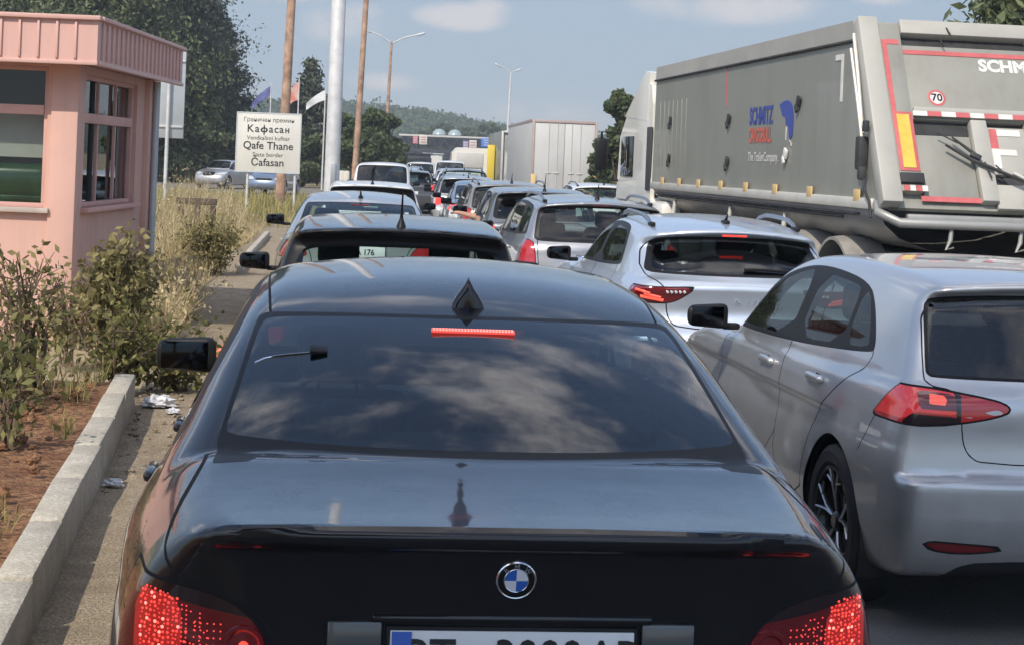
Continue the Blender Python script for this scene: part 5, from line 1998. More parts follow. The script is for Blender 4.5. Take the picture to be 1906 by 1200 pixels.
def limb_mesh(segs, n=6):
    b = MB()
    for pts, rs in segs:
        b.tube(pts, rs, n, 0)
    return b


def conifer(loc, h, r, label, seed=0, base=0.12, dens=1.0, mat='pine', group=None, leaf=0.26, name='pine_tree', droop=-0.1, shape=0.75):
    g = np.random.default_rng(seed)
    root = thing(name, label, 'tree', loc, 0, group)
    segs = [([(0, 0, -0.2), (0.05, 0.02, h * 0.4), (0.0, 0.05, h * 0.8), (0.02, 0, h)], [h * 0.022, h * 0.017, h * 0.008, 0.01])]
    pts = []
    nlev = int(h * 2.6)
    for i in range(nlev):
        t = base + (1 - base) * (i + g.uniform(-.3, .3)) / nlev
        t = min(max(t, base), 0.98)
        rad = r * (1 - ((t - base) / (1 - base)) ** 1.25) ** shape * (0.55 + 0.45 * min(1, (t - base) * 6)) * g.uniform(0.8, 1.12)
        nb = max(4, int(4 + rad * 1.6))
        a0 = g.uniform(0, 6.28)
        for k in range(nb):
            a = a0 + 6.283 * k / nb + g.uniform(-.35, .35)
            rr = rad * g.uniform(0.62, 1.12)
            z0 = h * t
            rise = rr * (droop + 0.28 * t + g.uniform(-.10, .12))
            tip = np.array([math.cos(a) * rr, math.sin(a) * rr, z0 + rise])
            st = np.array([0, 0, z0])
            if rr > 0.8:
                segs.append(([tuple(st), tuple((st * .5 + tip * .5) + np.array([0, 0, -0.04 * rr])), tuple(tip)], [0.018 * rr + 0.012, 0.012 * rr + 0.006, 0.006]))
            m = int(max(12, 62 * rr * dens))
            u = g.uniform(0.22, 1.04, m) ** 0.75
            P = st[None] * (1 - u[:, None]) + tip[None] * u[:, None]
            P += g.normal(0, 1, (m, 3)) * (0.10 + 0.13 * rr * (0.5 + 0.5 * u))[:, None] * np.array([1, 1, 0.55])
            pts.append(P)
    P = np.concatenate(pts)
    V, F = leaf_quads(P, leaf * 0.62, 0.45, 2.2, (0, 0, 0.35))
    link('crown', mesh_np('crown', V, F), M['leaf_' + mat], root)
    limb_mesh(segs).build('trunk', M['bark'], root)
    return root


def broadleaf(loc, h, r, label, seed=0, trunk=0.25, dens=1.0, mat='broad', group=None, leaf=0.22, name='broadleaf_tree', clumps=26, cat='tree', flat=1.0):
    g = np.random.default_rng(seed)
    root = thing(name, label, cat, loc, 0, group)
    segs = [([(0, 0, -0.2), (0.03, 0, h * trunk), (0.05, 0.02, h * 0.6), (0.0, 0.0, h * 0.85)], [h * 0.025, h * 0.02, h * 0.012, 0.02])]
    pts = []
    cz = h * (trunk + (1 - trunk) * 0.5)
    rz = h * (1 - trunk) * 0.5
    for i in range(clumps):
        d = g.normal(size=3)
        d /= np.linalg.norm(d)
        q = g.uniform(0.25, 0.92)
        c = np.array([d[0] * r * q, d[1] * r * q, cz + d[2] * rz * q * flat])
        cr = r * g.uniform(0.22, 0.42)
        m = int(230 * dens * (cr / 0.6) ** 1.5) + 40
        D = g.normal(size=(m, 3))
        D /= np.linalg.norm(D, axis=1)[:, None]
        P = c + D * (cr * g.uniform(0.45, 1.08, m) ** 0.6)[:, None] * np.array([1, 1, 0.8])
        pts.append(P)
        segs.append(([(0.02, 0, h * trunk * g.uniform(0.7, 1.3)), tuple(c * np.array([.5, .5, 1]) * np.array([1, 1, .85])), tuple(c)], [h * 0.010, h * 0.006, 0.008]))
    P = np.concatenate(pts)
    P = P[P[:, 2] > 0.05]
    V, F = leaf_quads(P, leaf * 0.8, 0.45, 1.5)
    link('crown', mesh_np('crown', V, F), M['leaf_' + mat], root)
    limb_mesh(segs).build('trunk', M['bark'], root)
    return root


def shrub(loc, h, w, label, seed, nst=14, nleaf=900, leaf=0.055, mat='shrub', sparse=False, name='shrub', group=None):
    g = np.random.default_rng(seed)
    root = thing(name, label, 'shrub', loc, 0, group)
    segs, pts = [], []
    for i in range(nst):
        a = g.uniform(0, 6.28)
        lean = g.uniform(0.05, 1.0) * w
        hh = h * g.uniform(0.55, 1.0)
        p0 = np.array([g.normal(0, .04), g.normal(0, .04), -0.03])
        tip = np.array([math.cos(a) * lean, math.sin(a) * lean, hh])
        mid = p0 * .4 + tip * .6 + np.array([math.cos(a), math.sin(a), 0]) * (-0.18 * lean) + g.normal(0, .03, 3)
        rs = [0.013, 0.009, 0.004] if not sparse else [0.016, 0.010, 0.004]
        segs.append(([tuple(p0), tuple(mid), tuple(tip)], rs))
        m = nleaf // nst
        u = g.uniform(0.30 if not sparse else 0.35, 1.04, m)
        P = np.where(u[:, None] < 0.6, p0 + (mid - p0) * (u / 0.6)[:, None], mid + (tip - mid) * ((u - 0.6) / 0.4)[:, None])
        P = P + g.normal(0, 0.045 + (0.05 if not sparse else 0.02), (m, 3))
        pts.append(P)
        for k in range(3):
            u0 = g.uniform(0.35, 0.9)
            q = mid + (tip - mid) * u0
            e = q + g.normal(0, 0.10 + 0.06 * w, 3) + np.array([0, 0, 0.07])
            segs.append(([tuple(q), tuple(e)], [0.005, 0.002]))
            pts.append(e + g.normal(0, 0.04, (max(3, m // 10), 3)))
    P = np.concatenate(pts)
    P = P[P[:, 2] > 0.02]
    V, F = leaf_quads(P, leaf, 0.4, 2.0, (0, 0, 0.5))
    link('foliage', mesh_np('foliage', V, F), M['leaf_' + mat], root)
    limb_mesh(segs, 5).build('stem', M['twig'], root)
    return root


def blades(name, n, region, hmin, hmax, width, mat, label, seed, zf=lambda x, y: 0 * x, lean=0.35, head=0.0):
    """region(g, n) -> x, y of tufts.  One mass of dry grass."""
    g = np.random.default_rng(seed)
    x, y, hs = region(g, n)
    n = len(x)
    z = zf(x, y)
    a = g.uniform(0, 6.283, n)
    h = g.uniform(hmin, hmax, n) * hs
    le = np.abs(g.normal(0, lean, n)) * h
    w = width * g.uniform(0.6, 1.4, n)
    b = g.uniform(0, 6.283, n)
    dx, dy = np.cos(a) * le, np.sin(a) * le
    wx, wy = np.cos(b) * w, np.sin(b) * w
    p0 = np.stack([x - wx, y - wy, z - 0.02], 1)
    p1 = np.stack([x + wx, y + wy, z - 0.02], 1)
    p2 = np.stack([x + dx * .45 + wx * .8, y + dy * .45 + wy * .8, z + h * .62], 1)
    p3 = np.stack([x + dx * .45 - wx * .8, y + dy * .45 - wy * .8, z + h * .62], 1)
    p4 = np.stack([x + dx, y + dy, z + h], 1)
    V = np.stack([p0, p1, p2, p3, p4], 1).reshape(-1, 3)
    i = np.arange(n) * 5
    F = [tuple(q) for q in np.stack([i, i + 1, i + 2, i + 3], 1)] + [tuple(q) for q in np.stack([i + 3, i + 2, i + 4], 1)]
    if head > 0:
        k = g.uniform(0, 1, n) < head
        C = np.repeat(p4[k], 3, 0) + g.normal(0, 0.02, (k.sum() * 3, 3))
        V2, F2 = leaf_quads(C, 0.018, 0.4, 2.6, (0, 0, 1.5))
        F += [tuple(q) for q in F2 + len(V)]
        V = np.vstack([V, V2])
    o = link(name, mesh_np(name, V, F), mat, kind='stuff')
    tag(o, label, 'grass')
    return o


M['leaf_pine'] = leaf_mat('pine_needles', (0.050, 0.072, 0.034), (0.19, 0.215, 0.10), 0.7, 0.15, 0.4)
M['leaf_dark'] = leaf_mat('dark_needles', (0.034, 0.050, 0.038), (0.135, 0.155, 0.10), 0.7, 0.12, 0.4)
M['leaf_broad'] = leaf_mat('broad_leaves', (0.040, 0.066, 0.026), (0.14, 0.165, 0.075), 0.8, 0.25, 0.45)
M['leaf_shrub'] = leaf_mat('shrub_leaves', (0.11, 0.105, 0.040), (0.38, 0.325, 0.14), 5.0, 0.3, 0.5)
M['leaf_weed'] = leaf_mat('weed_leaves', (0.10, 0.11, 0.035), (0.26, 0.24, 0.09), 4.0, 0.3, 0.5)
M['straw'] = leaf_mat('dry_grass', (0.36, 0.29, 0.145), (0.74, 0.61, 0.37), 0.35, 0.3, 0.45)
M['straw_green'] = leaf_mat('half_dry_grass', (0.20, 0.185, 0.06), (0.52, 0.44, 0.19), 0.5, 0.3, 0.5)
M['bark'] = pm('bark', (0.10, 0.075, 0.055), 0.9, var=0.4, vscale=6, bump=0.6, bscale=18)
M['twig'] = pm('twig', (0.15, 0.105, 0.07), 0.85, var=0.3, vscale=20)


def build_vegetation():
    def on(u, v, Y):
        p = at(u, v, Y)
        return (p.x, Y, 0)
    G = 'pines behind the kiosk'
    conifer(on(286, 300, 104), 18.6, 5.5, 'tallest dark pine rising right behind the pink kiosk, reaching the top edge', 1, 0.08, 1.6, 'dark', G, 0.18, shape=0.62)
    conifer(on(150, 300, 96), 17.5, 6.6, 'broad olive-green pine above the kiosk roof', 2, 0.14, 1.3, 'pine', G, 0.19, shape=0.6)
    conifer(on(10, 300, 100), 17.0, 6.8, 'pine at the left edge above the kiosk roof', 3, 0.14, 0.95, 'pine', G, 0.225, shape=0.6)
    conifer(on(396, 300, 108), 11.0, 3.3, 'lower dark pine right of the tallest one, beside the place-name sign', 4, 0.03, 1.7, 'dark', G, 0.18, shape=0.7)
    conifer(on(345, 310, 99), 7.0, 3.0, 'short bushy pine under the tall dark pine', 5, 0.02, 1.0, 'pine', G, 0.26)
    conifer(on(573, 300, 112), 8.3, 2.1, 'single slim conifer behind the flags', 6, 0.1, 1.2, 'dark', None, 0.26)
    T = 'trees between the poles and the gantry'
    for i, (u, Y, h, r, lb) in enumerate(((655, 96, 4.6, 1.4, 'rounded tree behind the right-hand timber pole'), (690, 92, 5.0, 1.2, 'pointed bushy tree just right of the timber pole'),
                                          (720, 100, 5.2, 1.1, 'bushy tree under the twin-arm street lamp'), (736, 112, 3.4, 1.0, 'low bushy tree at the left end of the border canopy'))):
        broadleaf(on(u, 320, Y), h, r, lb, 30 + i, 0.05, 1.3, 'broad', T, 0.22, clumps=30)
    broadleaf(on(560, 320, 98), 3.3, 1.7, 'round shrub-like tree right of the place-name sign', 40, 0.02, 1.2, 'broad', T, 0.22)
    broadleaf(on(590, 320, 104), 2.8, 1.6, 'small tree under the pale building roof', 41, 0.02, 1.2, 'broad', T, 0.22)
    broadleaf(on(1156, 330, 58), 4.8, 0.8, 'green tree between the box lorry and the tipper cab', 42, 0.1, 1.2, 'broad', None, 0.20, clumps=34)
    broadleaf(on(1126, 330, 66), 3.1, 0.8, 'lower tree just right of the box lorry', 43, 0.05, 1.2, 'broad', None, 0.20)
    conifer((10.4, 34.5, 0), 7.4, 2.8, 'pine whose top shows over the tipper body at the right edge', 44, 0.2, 1.2, 'pine', None, 0.20)
    # the tree whose crown shades the foreground
    broadleaf((-3.6, -11.6, 0), 17.0, 5.8, 'big leafy tree behind the camera whose crown shades the foreground', 47, 0.30, 0.9, 'broad', None, 0.30, clumps=60)
    # tree row closing the view under the canopy
    for i, (u, Y, h, r) in enumerate(((792, 360, 8, 5), (838, 370, 9, 6), (880, 365, 9, 6), (925, 372, 9, 6), (960, 380, 9, 6), (1010, 390, 10, 7))):
        broadleaf(on(u, 320, Y), h, r, ('tree seen under the border canopy, %s' % ['left of its column', 'right of its column', 'behind the yellow lorry cab', 'behind the grey trailer', 'behind the box lorry', 'hidden low behind the box lorry'][i]), 50 + i, 0.05, 0.5, 'broad', 'trees behind the border canopy', 0.9, clumps=22)
    # shrubs by the kerb
    shrub((-3.22, 14.4, 0.02), 0.96, 0.31, 'dense leafy shrub at the kiosk corner', 60, 34, 3000, 0.036)
    shrub((-3.50, 13.9, 0.08), 0.62, 0.20, 'smaller leafy shrub leaning left of the dense one', 61, 10, 420, 0.030)
    shrub((-3.02, 11.2, 0.24), 0.86, 0.34, 'sparse shrub with bare thin stems in the red soil', 62, 13, 300, 0.030, sparse=True)
    shrub((-3.42, 12.0, 0.24), 0.72, 0.24, 'leggy half-bare shrub at the left edge of the soil bed', 63, 6, 84, 0.028, sparse=True)
    shrub((-2.78, 12.6, 0.10), 0.50, 0.34, 'low green weed clump at the end of the kerb', 64, 20, 900, 0.030, 'weed')
    shrub((-2.45, 12.9, 0.03), 0.34, 0.30, 'low straggly weed beside the litter', 65, 16, 500, 0.035, 'weed')
    shrub((-3.05, 10.5, 0.24), 0.30, 0.26, 'small weed at the foot of the sparse shrub', 66, 14, 420, 0.035, 'weed')
    shrub((-4.25, 25.0, 0.0), 0.72, 0.50, 'green bush among the dry grass before the steel mast', 67, 34, 4200, 0.026)
    shrub((-3.6, 9.3, 0.24), 0.26, 0.22, 'tiny weed in the red soil near the left edge', 68, 9, 160, 0.03, 'weed')
    shrub((-2.55, 9.0, 0.24), 0.34, 0.14, 'thin upright weed just behind the kerb', 69, 7, 130, 0.032, 'weed')

    # dry grass
    def verge(g, n):
        y = 18.6 + 24 * g.uniform(0, 1, n) ** 1.0
        right = np.interp(y, [15, 18, 22, 28, 36, 42], [-3.15, -3.45, -3.9, -4.6, -5.3, -5.9])
        x = right - np.abs(g.uniform(0, 1, n)) ** 1.2 * (4.5 + 0.10 * y)
        ok = ~((x < -3.75) & (y > 15.4) & (y < 19.9))
        ok &= ~((np.abs(x + 5.85) < 0.7) & (y < 31.3) & (y > 24) & (g.uniform(0, 1, n) < 0.35))
        cl = np.clip(0.65 + 0.5 * np.sin(x * 2.1 + 1.3) * np.sin(y * 0.9) + 0.2 * np.sin(x * 5 + y * 2.2), 0.25, 1.15)
        edge = np.clip((right - x) / 0.7, 0.25, 1)
        return x[ok], y[ok], (cl * edge)[ok]
    blades('dry_grass', 46000, verge, 0.5, 1.25, 0.0055, M['straw'], 'tall dry straw-coloured grass covering the verge beside the kiosk', 70, head=0.25)

    def verge2(g, n):
        y = 42 + 29 * g.uniform(0, 1, n)
        x = np.interp(y, [42, 71], [-5.3, -6.5]) - g.uniform(0, 1, n) * 26
        cl = np.clip(0.6 + 0.4 * np.sin(x * 0.8) * np.sin(y * 0.5), 0.2, 1.1)
        return x, y, cl
    blades('verge_grass', 24000, verge2, 0.25, 0.68, 0.014, M['straw_green'], 'half-dry grass of the far verge in front of the side road', 71, head=0.2)

    def bed(g, n):
        y = g.uniform(3.5, 14.5, n)
        x = np.interp(y, [0, 20], [kerb_x(0), kerb_x(20)]) - 0.2 - g.uniform(0, 1, n) ** 1.4 * 3.5
        k = np.sin(x * 3.3 + 2) * np.sin(y * 2.1) + 0.3 * np.sin(x * 9 + y * 7) > 0.28
        return x[k], y[k], np.ones(k.sum()) * np.clip((y[k] - 2) / 10, 0.25, 1)
    blades('bed_grass', 5200, bed, 0.05, 0.22, 0.0035, M['straw_green'], 'short dry grass and weeds sprouting from the red soil', 72, zf=lambda x, y: 0.24 - 0.24 * np.clip((y - 11.8) / 2.0, 0, 1), lean=0.8)

    def shade(g, n):
        y = g.uniform(15.0, 19.8, n)
        x = np.interp(y, [15, 19.8], [-2.95, -3.5]) - g.uniform(0, 1, n) * 0.6
        return x, y, np.clip(0.5 + 0.5 * g.uniform(0, 1, n), 0.3, 1)
    blades('withered_weeds', 3800, shade, 0.2, 0.75, 0.005, M['straw'], 'brittle withered weeds in the shade right of the dense shrub', 73, lean=0.6, head=0.5)

    # pebbles and dry litter leaves on the shoulder
    def stones():
        g = np.random.default_rng(80)
        b = MB()
        for i in range(230):
            y = g.uniform(5, 13.5)
            near = g.uniform(0, 1) ** 2.5
            x = kerb_x(y) + 0.04 + near * 0.55
            s = g.uniform(0.008, 0.024)
            bm = bmesh.new()
            bmesh.ops.create_icosphere(bm, subdivisions=1, radius=s)
            for v in bm.verts:
                v.co *= g.uniform(0.7, 1.25)
                v.co.z *= 0.6
            b.bm(bm, 0, False, Matrix.Translation((x, y, 0.03)))
        for i in range(420):
            y = g.uniform(4, 11.8)
            x = kerb_x(y) - 0.25 - g.uniform(0, 1) ** 1.2 * 3.0
            s = g.uniform(0.010, 0.045)
            bm = bmesh.new()
            bmesh.ops.create_icosphere(bm, subdivisions=1, radius=s)
            for v in bm.verts:
                v.co *= g.uniform(0.7, 1.25)
                v.co.z *= 0.7
            b.bm(bm, 1, False, Matrix.Translation((x, y, 0.255)))
        o = b.build('pebbles', [M['gravel'], M['soil']], kind='stuff')
        tag(o, 'pebbles and clods scattered along the kerb and over the soil bed', 'pebbles')
    stones()
    # litter
    def crumple(name, loc, s, mat, label, seed, flat=0.45):
        g = np.random.default_rng(seed)
        bm = bmesh.new()
        bmesh.ops.create_icosphere(bm, subdivisions=3, radius=1)
        for v in bm.verts:
            q = 1 + 0.35 * math.sin(5 * v.co.x + seed) * math.sin(6 * v.co.y + 2) + 0.25 * math.sin(9 * v.co.z + 4 * v.co.x) + g.normal(0, .07)
            v.co = Vector((v.co.x * q * s, v.co.y * q * s * 0.8, max(v.co.z, -0.25) * q * s * flat))
        o = MB().bm(bm, 0, False).build(name, mat)
        o.location = loc
        tag(o, label, 'litter')
    wm = pm('litter_white', (0.62, 0.63, 0.66), 0.6, var=0.35, vscale=20)
    crumple('plastic_bag', (-2.38, 12.05, 0.05), 0.10, wm, 'crumpled white plastic bag at the end of the kerb', 3)
    crumple('paper_scrap', (-2.22, 11.75, 0.04), 0.045, wm, 'smaller white scrap in front of the plastic bag', 5)
    crumple('orange_packet', (-2.45, 14.6, 0.08), 0.12, pm('litter_orange', (0.75, 0.16, 0.06), 0.5, var=0.3, vscale=15), 'crumpled orange packet among the withered weeds', 8, 0.8)
    crumple('tissue', (-2.02, 9.1, 0.05), 0.045, wm, 'small greyish tissue against the kerb foot', 9)
# ================================================================ kiosk, sign, poles, canopy
M['salmon'] = streaked('salmon_render', (0.66, 0.40, 0.325), (0.51, 0.315, 0.265), 0.8, amount=0.42, sy=1.3)
M['salmon_trim'] = pm('salmon_trim', (0.64, 0.37, 0.315), 0.7, var=0.06, vscale=2)
M['salmon_metal'] = streaked('salmon_sheet', (0.66, 0.40, 0.34), (0.53, 0.325, 0.28), 0.5, amount=0.35, sy=2)
M['sill'] = pm('sill_stone', (0.52, 0.44, 0.38), 0.8, var=0.1, vscale=6)
M['kglass'] = glass_mat('kiosk_glass', (0.80, 0.83, 0.81), 1.3)
M['dark_room'] = pm('dark_room', (0.045, 0.045, 0.043), 0.9)
M['green_reflection'] = pm('green_reflection', (0.015, 0.075, 0.028), 0.25, coat=0.6, var=0.3, vscale=2)
M['reflection_pale'] = pm('pale_reflection', (0.55, 0.54, 0.51), 0.8, var=0.12, vscale=1.2)
M['galv'] = pm('galvanised', (0.60, 0.60, 0.59), 0.55, 0.12, var=0.12, vscale=4, rvar=0.1)
M['wood_pole'] = pm('pole_timber', (0.40, 0.255, 0.175), 0.85, var=0.35, vscale=3, bump=0.4, bscale=14)
M['sign_face'] = streaked('sign_face', (0.66, 0.64, 0.58), (0.52, 0.49, 0.42), 0.55, amount=0.35, sy=2)
M['panel_back'] = pm('panel_back', (0.50, 0.53, 0.54), 0.5, 0.3, var=0.06, vscale=2)
M['pale_wall'] = pm('pale_wall', (0.62, 0.58, 0.50), 0.8, var=0.06, vscale=1)
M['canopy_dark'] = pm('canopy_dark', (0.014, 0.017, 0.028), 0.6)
M['canopy_edge'] = pm('canopy_edge', (0.55, 0.54, 0.50), 0.6)
M['sign_blue'] = pm('sign_blue', (0.03, 0.16, 0.60), 0.4)
M['sign_red'] = pm('sign_red', (0.50, 0.10, 0.12), 0.5)
M['sign_purple'] = pm('sign_purple', (0.26, 0.20, 0.36), 0.5)
M['skylight'] = pm('skylight_plastic', (0.34, 0.42, 0.42), 0.3)


def build_kiosk():
    K = 0.68
    root = thing('kiosk', 'salmon pink kiosk with ribbed fascia and large dark windows at the left edge', 'kiosk', (-5.93 * K, 23.5 * K, 1.8 * (1 - K)), R(0.6))
    root.scale = (K, K, K)
    ZF = -0.86
    # local: x to the right along the front (wall runs to negative x), y away from the camera
    X0, Y1, ZW = -5.2, 5.0, 2.92

    def wall(axis, a0, a1, zt, wins, thick, off, name='wall'):
        """wall with openings, made of butted blocks; axis 'x' front, 'y' side"""
        b = MB()
        us = sorted({a0, a1} | {w[0] for w in wins} | {w[1] for w in wins})
        for i in range(len(us) - 1):
            u0, u1 = us[i], us[i + 1]
            zs = [(ZF, zt)]
            for w in wins:
                if w[0] <= u0 + 1e-6 and w[1] >= u1 - 1e-6:
                    nz = []
                    for (p, q) in zs:
                        if w[2] > p:
                            nz.append((p, min(q, w[2])))
                        if w[3] < q:
                            nz.append((max(p, w[3]), q))
                    zs = nz
            for (p, q) in zs:
                c = ((u0 + u1) / 2, off + thick / 2, (p + q) / 2)
                s = (u1 - u0, thick, q - p)
                if axis == 'y':
                    c = (-(off + thick / 2), (u0 + u1) / 2, c[2])
                    s = (thick, u1 - u0, q - p)
                b.box(c, s, 0)
        return b.build(name, M['salmon'], root, autosmooth=False)
    wf = (-3.3, -0.36, 0.95, 2.86)
    ws = (0.62, 4.10, 0.95, 2.80)
    wall('x', X0, 0.0, ZW, [wf], 0.22, 0.0)
    wall('y', 0.22, Y1, ZW, [ws], 0.22, 0.0)
    wall('x', X0, -0.22, ZW, [], 0.22, Y1 - 0.22)
    wb = MB()
    wb.box((X0 + 0.11, Y1 / 2, (ZW + ZF) / 2), (0.22, Y1 - 0.46, ZW - ZF), 0)
    wb.build('wall', M['salmon'], root)
    fl = MB()
    fl.box((X0 / 2, Y1 / 2, 0.05), (-X0 - 0.46, Y1 - 0.46, 0.1), 0)
    fl.box((X0 / 2 - 0.2, Y1 / 2 + 0.6, 0.9), (2.2, 0.7, 0.08), 0.01)
    fl.build('floor', M['dark_room'], root)
    # dark sheets for an unlit room; pale and green blocks stand in for reflections
    dk = MB()
    dk.box((X0 / 2, Y1 - 0.26, ZW / 2 + 0.2), (-X0 - 0.5, 0.03, ZW - 0.5), 0)
    dk.box((X0 + 0.26, Y1 / 2, ZW / 2 + 0.2), (0.03, Y1 - 0.6, ZW - 0.5), 0)
    dk.box((X0 / 2, Y1 / 2, ZW - 0.06), (-X0 - 0.5, Y1 - 0.5, 0.03), 0)
    dk.box((-1.3, 0.60, 2.55), (2.0, 0.03, 0.60), 0)
    dk.box((-1.6, 1.6, 1.5), (3.0, 0.04, 2.6), 0)
    dk.build('lining', M['dark_room'], root, autosmooth=False)  # added dark sheets so the windows look unlit
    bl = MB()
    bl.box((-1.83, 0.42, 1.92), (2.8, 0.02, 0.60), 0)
    bl.build('reflection_pale', M['reflection_pale'], root)
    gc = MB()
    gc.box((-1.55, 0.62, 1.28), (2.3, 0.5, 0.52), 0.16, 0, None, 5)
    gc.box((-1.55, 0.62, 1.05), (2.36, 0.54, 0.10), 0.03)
    gc.build('chest', M['green_reflection'], root)  # added stand-in for a green car reflected in the front pane
    # corner pilaster
    for c, s in (((-0.12, 0.10), (0.36, 0.30)), ((0.03, Y1 - 0.16), (0.12, 0.34))):
        b = MB()
        b.box((c[0], c[1], (ZW + ZF) / 2 - 0.002), (s[0], s[1], ZW - ZF), 0.01)
        b.build('pilaster', M['salmon'], root, autosmooth=False)
    # front window : frame, transom, pane, sill
    fr = MB()
    x0, x1, z0, z1 = wf
    for (c, s) in ((((x0 + x1) / 2, 0.10, z1 - 0.03), (x1 - x0 - 0.004, 0.08, 0.06)), (((x0 + x1) / 2, 0.10, z0 + 0.03), (x1 - x0 - 0.004, 0.08, 0.06)),
                   ((x1 - 0.032, 0.10, (z0 + z1) / 2), (0.06, 0.076, z1 - z0 - 0.124)), ((x0 + 0.032, 0.10, (z0 + z1) / 2), (0.06, 0.076, z1 - z0 - 0.124)),
                   (((x0 + x1) / 2, 0.09, 2.27), (x1 - x0 - 0.13, 0.09, 0.13)), ((-1.72, 0.10, 1.60), (0.07, 0.07, 1.19))):
        fr.box(c, s, 0.006)
    w = fr.build('window', M['salmon_trim'], root)
    g = MB()
    g.box(((x0 + x1) / 2, 0.13, (z0 + z1) / 2), (x1 - x0 - 0.1, 0.006, z1 - z0 - 0.1), 0)
    g.build('pane', M['kglass'], w)
    sl = MB()
    sl.box(((x0 + x1) / 2 + 0.02, -0.035, z0 - 0.035), (x1 - x0 + 0.12, 0.16, 0.07), 0.01)
    sl.build('window_sill', M['sill'], w)
    # side window : three columns, two rows
    fr = MB()
    y0, y1, z0, z1 = ws
    xf = -0.10
    for (c, s) in (((xf, (y0 + y1) / 2, z1 - 0.03), (0.08, y1 - y0 - 0.004, 0.06)), ((xf, (y0 + y1) / 2, z0 + 0.03), (0.08, y1 - y0 - 0.004, 0.06)),
                   ((xf, y0 + 0.045, (z0 + z1) / 2), (0.076, 0.085, z1 - z0 - 0.124)), ((xf, y1 - 0.045, (z0 + z1) / 2), (0.076, 0.085, z1 - z0 - 0.124)),
                   ((xf, (y0 + y1) / 2, 2.20), (0.09, y1 - y0 - 0.18, 0.14)),
                   ((xf, y0 + (y1 - y0) / 3, 1.57), (0.05, 0.05, 1.11)), ((xf, y0 + (y1 - y0) * 2 / 3, 1.57), (0.05, 0.05, 1.11)),
                   ((xf, y0 + (y1 - y0) / 3, 2.505), (0.05, 0.05, 0.46)), ((xf, y0 + (y1 - y0) * 2 / 3, 2.505), (0.05, 0.05, 0.46))):
        fr.box(c, s, 0.006)
    w = fr.build('window', M['salmon_trim'], root)
    g = MB()
    g.box((-0.14, (y0 + y1) / 2, (z0 + z1) / 2), (0.006, y1 - y0 - 0.1, z1 - z0 - 0.1), 0)
    g.build('pane', M['kglass'], w)
    sl = MB()
    sl.box((0.035, (y0 + y1) / 2, z0 - 0.035), (0.16, y1 - y0 + 0.12, 0.07), 0.01)
    sl.build('window_sill', M['salmon_trim'], w)
    # roof slab with ribbed fascia
    r = MB()
    ex = 0.42
    r.box((X0 / 2, Y1 / 2, 2.92 + 0.06), (-X0 + 2 * ex - 0.06, Y1 + 1.2 - 0.06, 0.10), 0)
    r.box((X0 / 2, Y1 / 2, 3.40), (-X0 + 2 * ex - 0.06, Y1 + 1.2 - 0.06, 0.06), 0)
    rf = r.build('roof', M['salmon_trim'], root)
    f = MB()
    zt, zb = 3.47, 2.90
    f.box((X0 / 2, -0.62, (zt + zb) / 2), (-X0 + 2 * ex, 0.04, zt - zb), 0)
    f.box((ex - 0.02, Y1 / 2 - 0.0, (zt + zb) / 2), (0.04, Y1 + 1.2, zt - zb), 0)
    f.box((X0 / 2, -0.64, zt + 0.02), (-X0 + 2 * ex + 0.08, 0.14, 0.06), 0.01)
    f.box((ex, Y1 / 2, zt + 0.017), (0.14, Y1 + 1.16, 0.055), 0.01)
    f.box((X0 / 2, -0.635, zb - 0.005), (-X0 + 2 * ex + 0.03, 0.075, 0.05), 0.008)
    f.box((ex + 0.0, Y1 / 2, zb - 0.007), (0.07, Y1 + 1.16, 0.05), 0.008)
    x = X0 - 0.3
    while x < ex - 0.1:
        f.box((x, -0.655, (zt + zb) / 2 + 0.01), (0.035, 0.032, zt - zb - 0.08), 0.008)
        x += 0.245
    y = -0.40
    while y < Y1 + 0.5:
        f.box((ex + 0.014, y, (zt + zb) / 2 + 0.01), (0.03, 0.035, zt - zb - 0.08), 0.008)
        y += 0.30
    f.build('fascia', M['salmon_metal'], rf)
    # rainwater pipe at the far corner
    p = MB()
    p.tube([(0.15, Y1 - 0.1, 2.9), (0.15, Y1 - 0.1, -0.8)], 0.055, 10)
    p.build('downpipe', M['panel_back'], root)


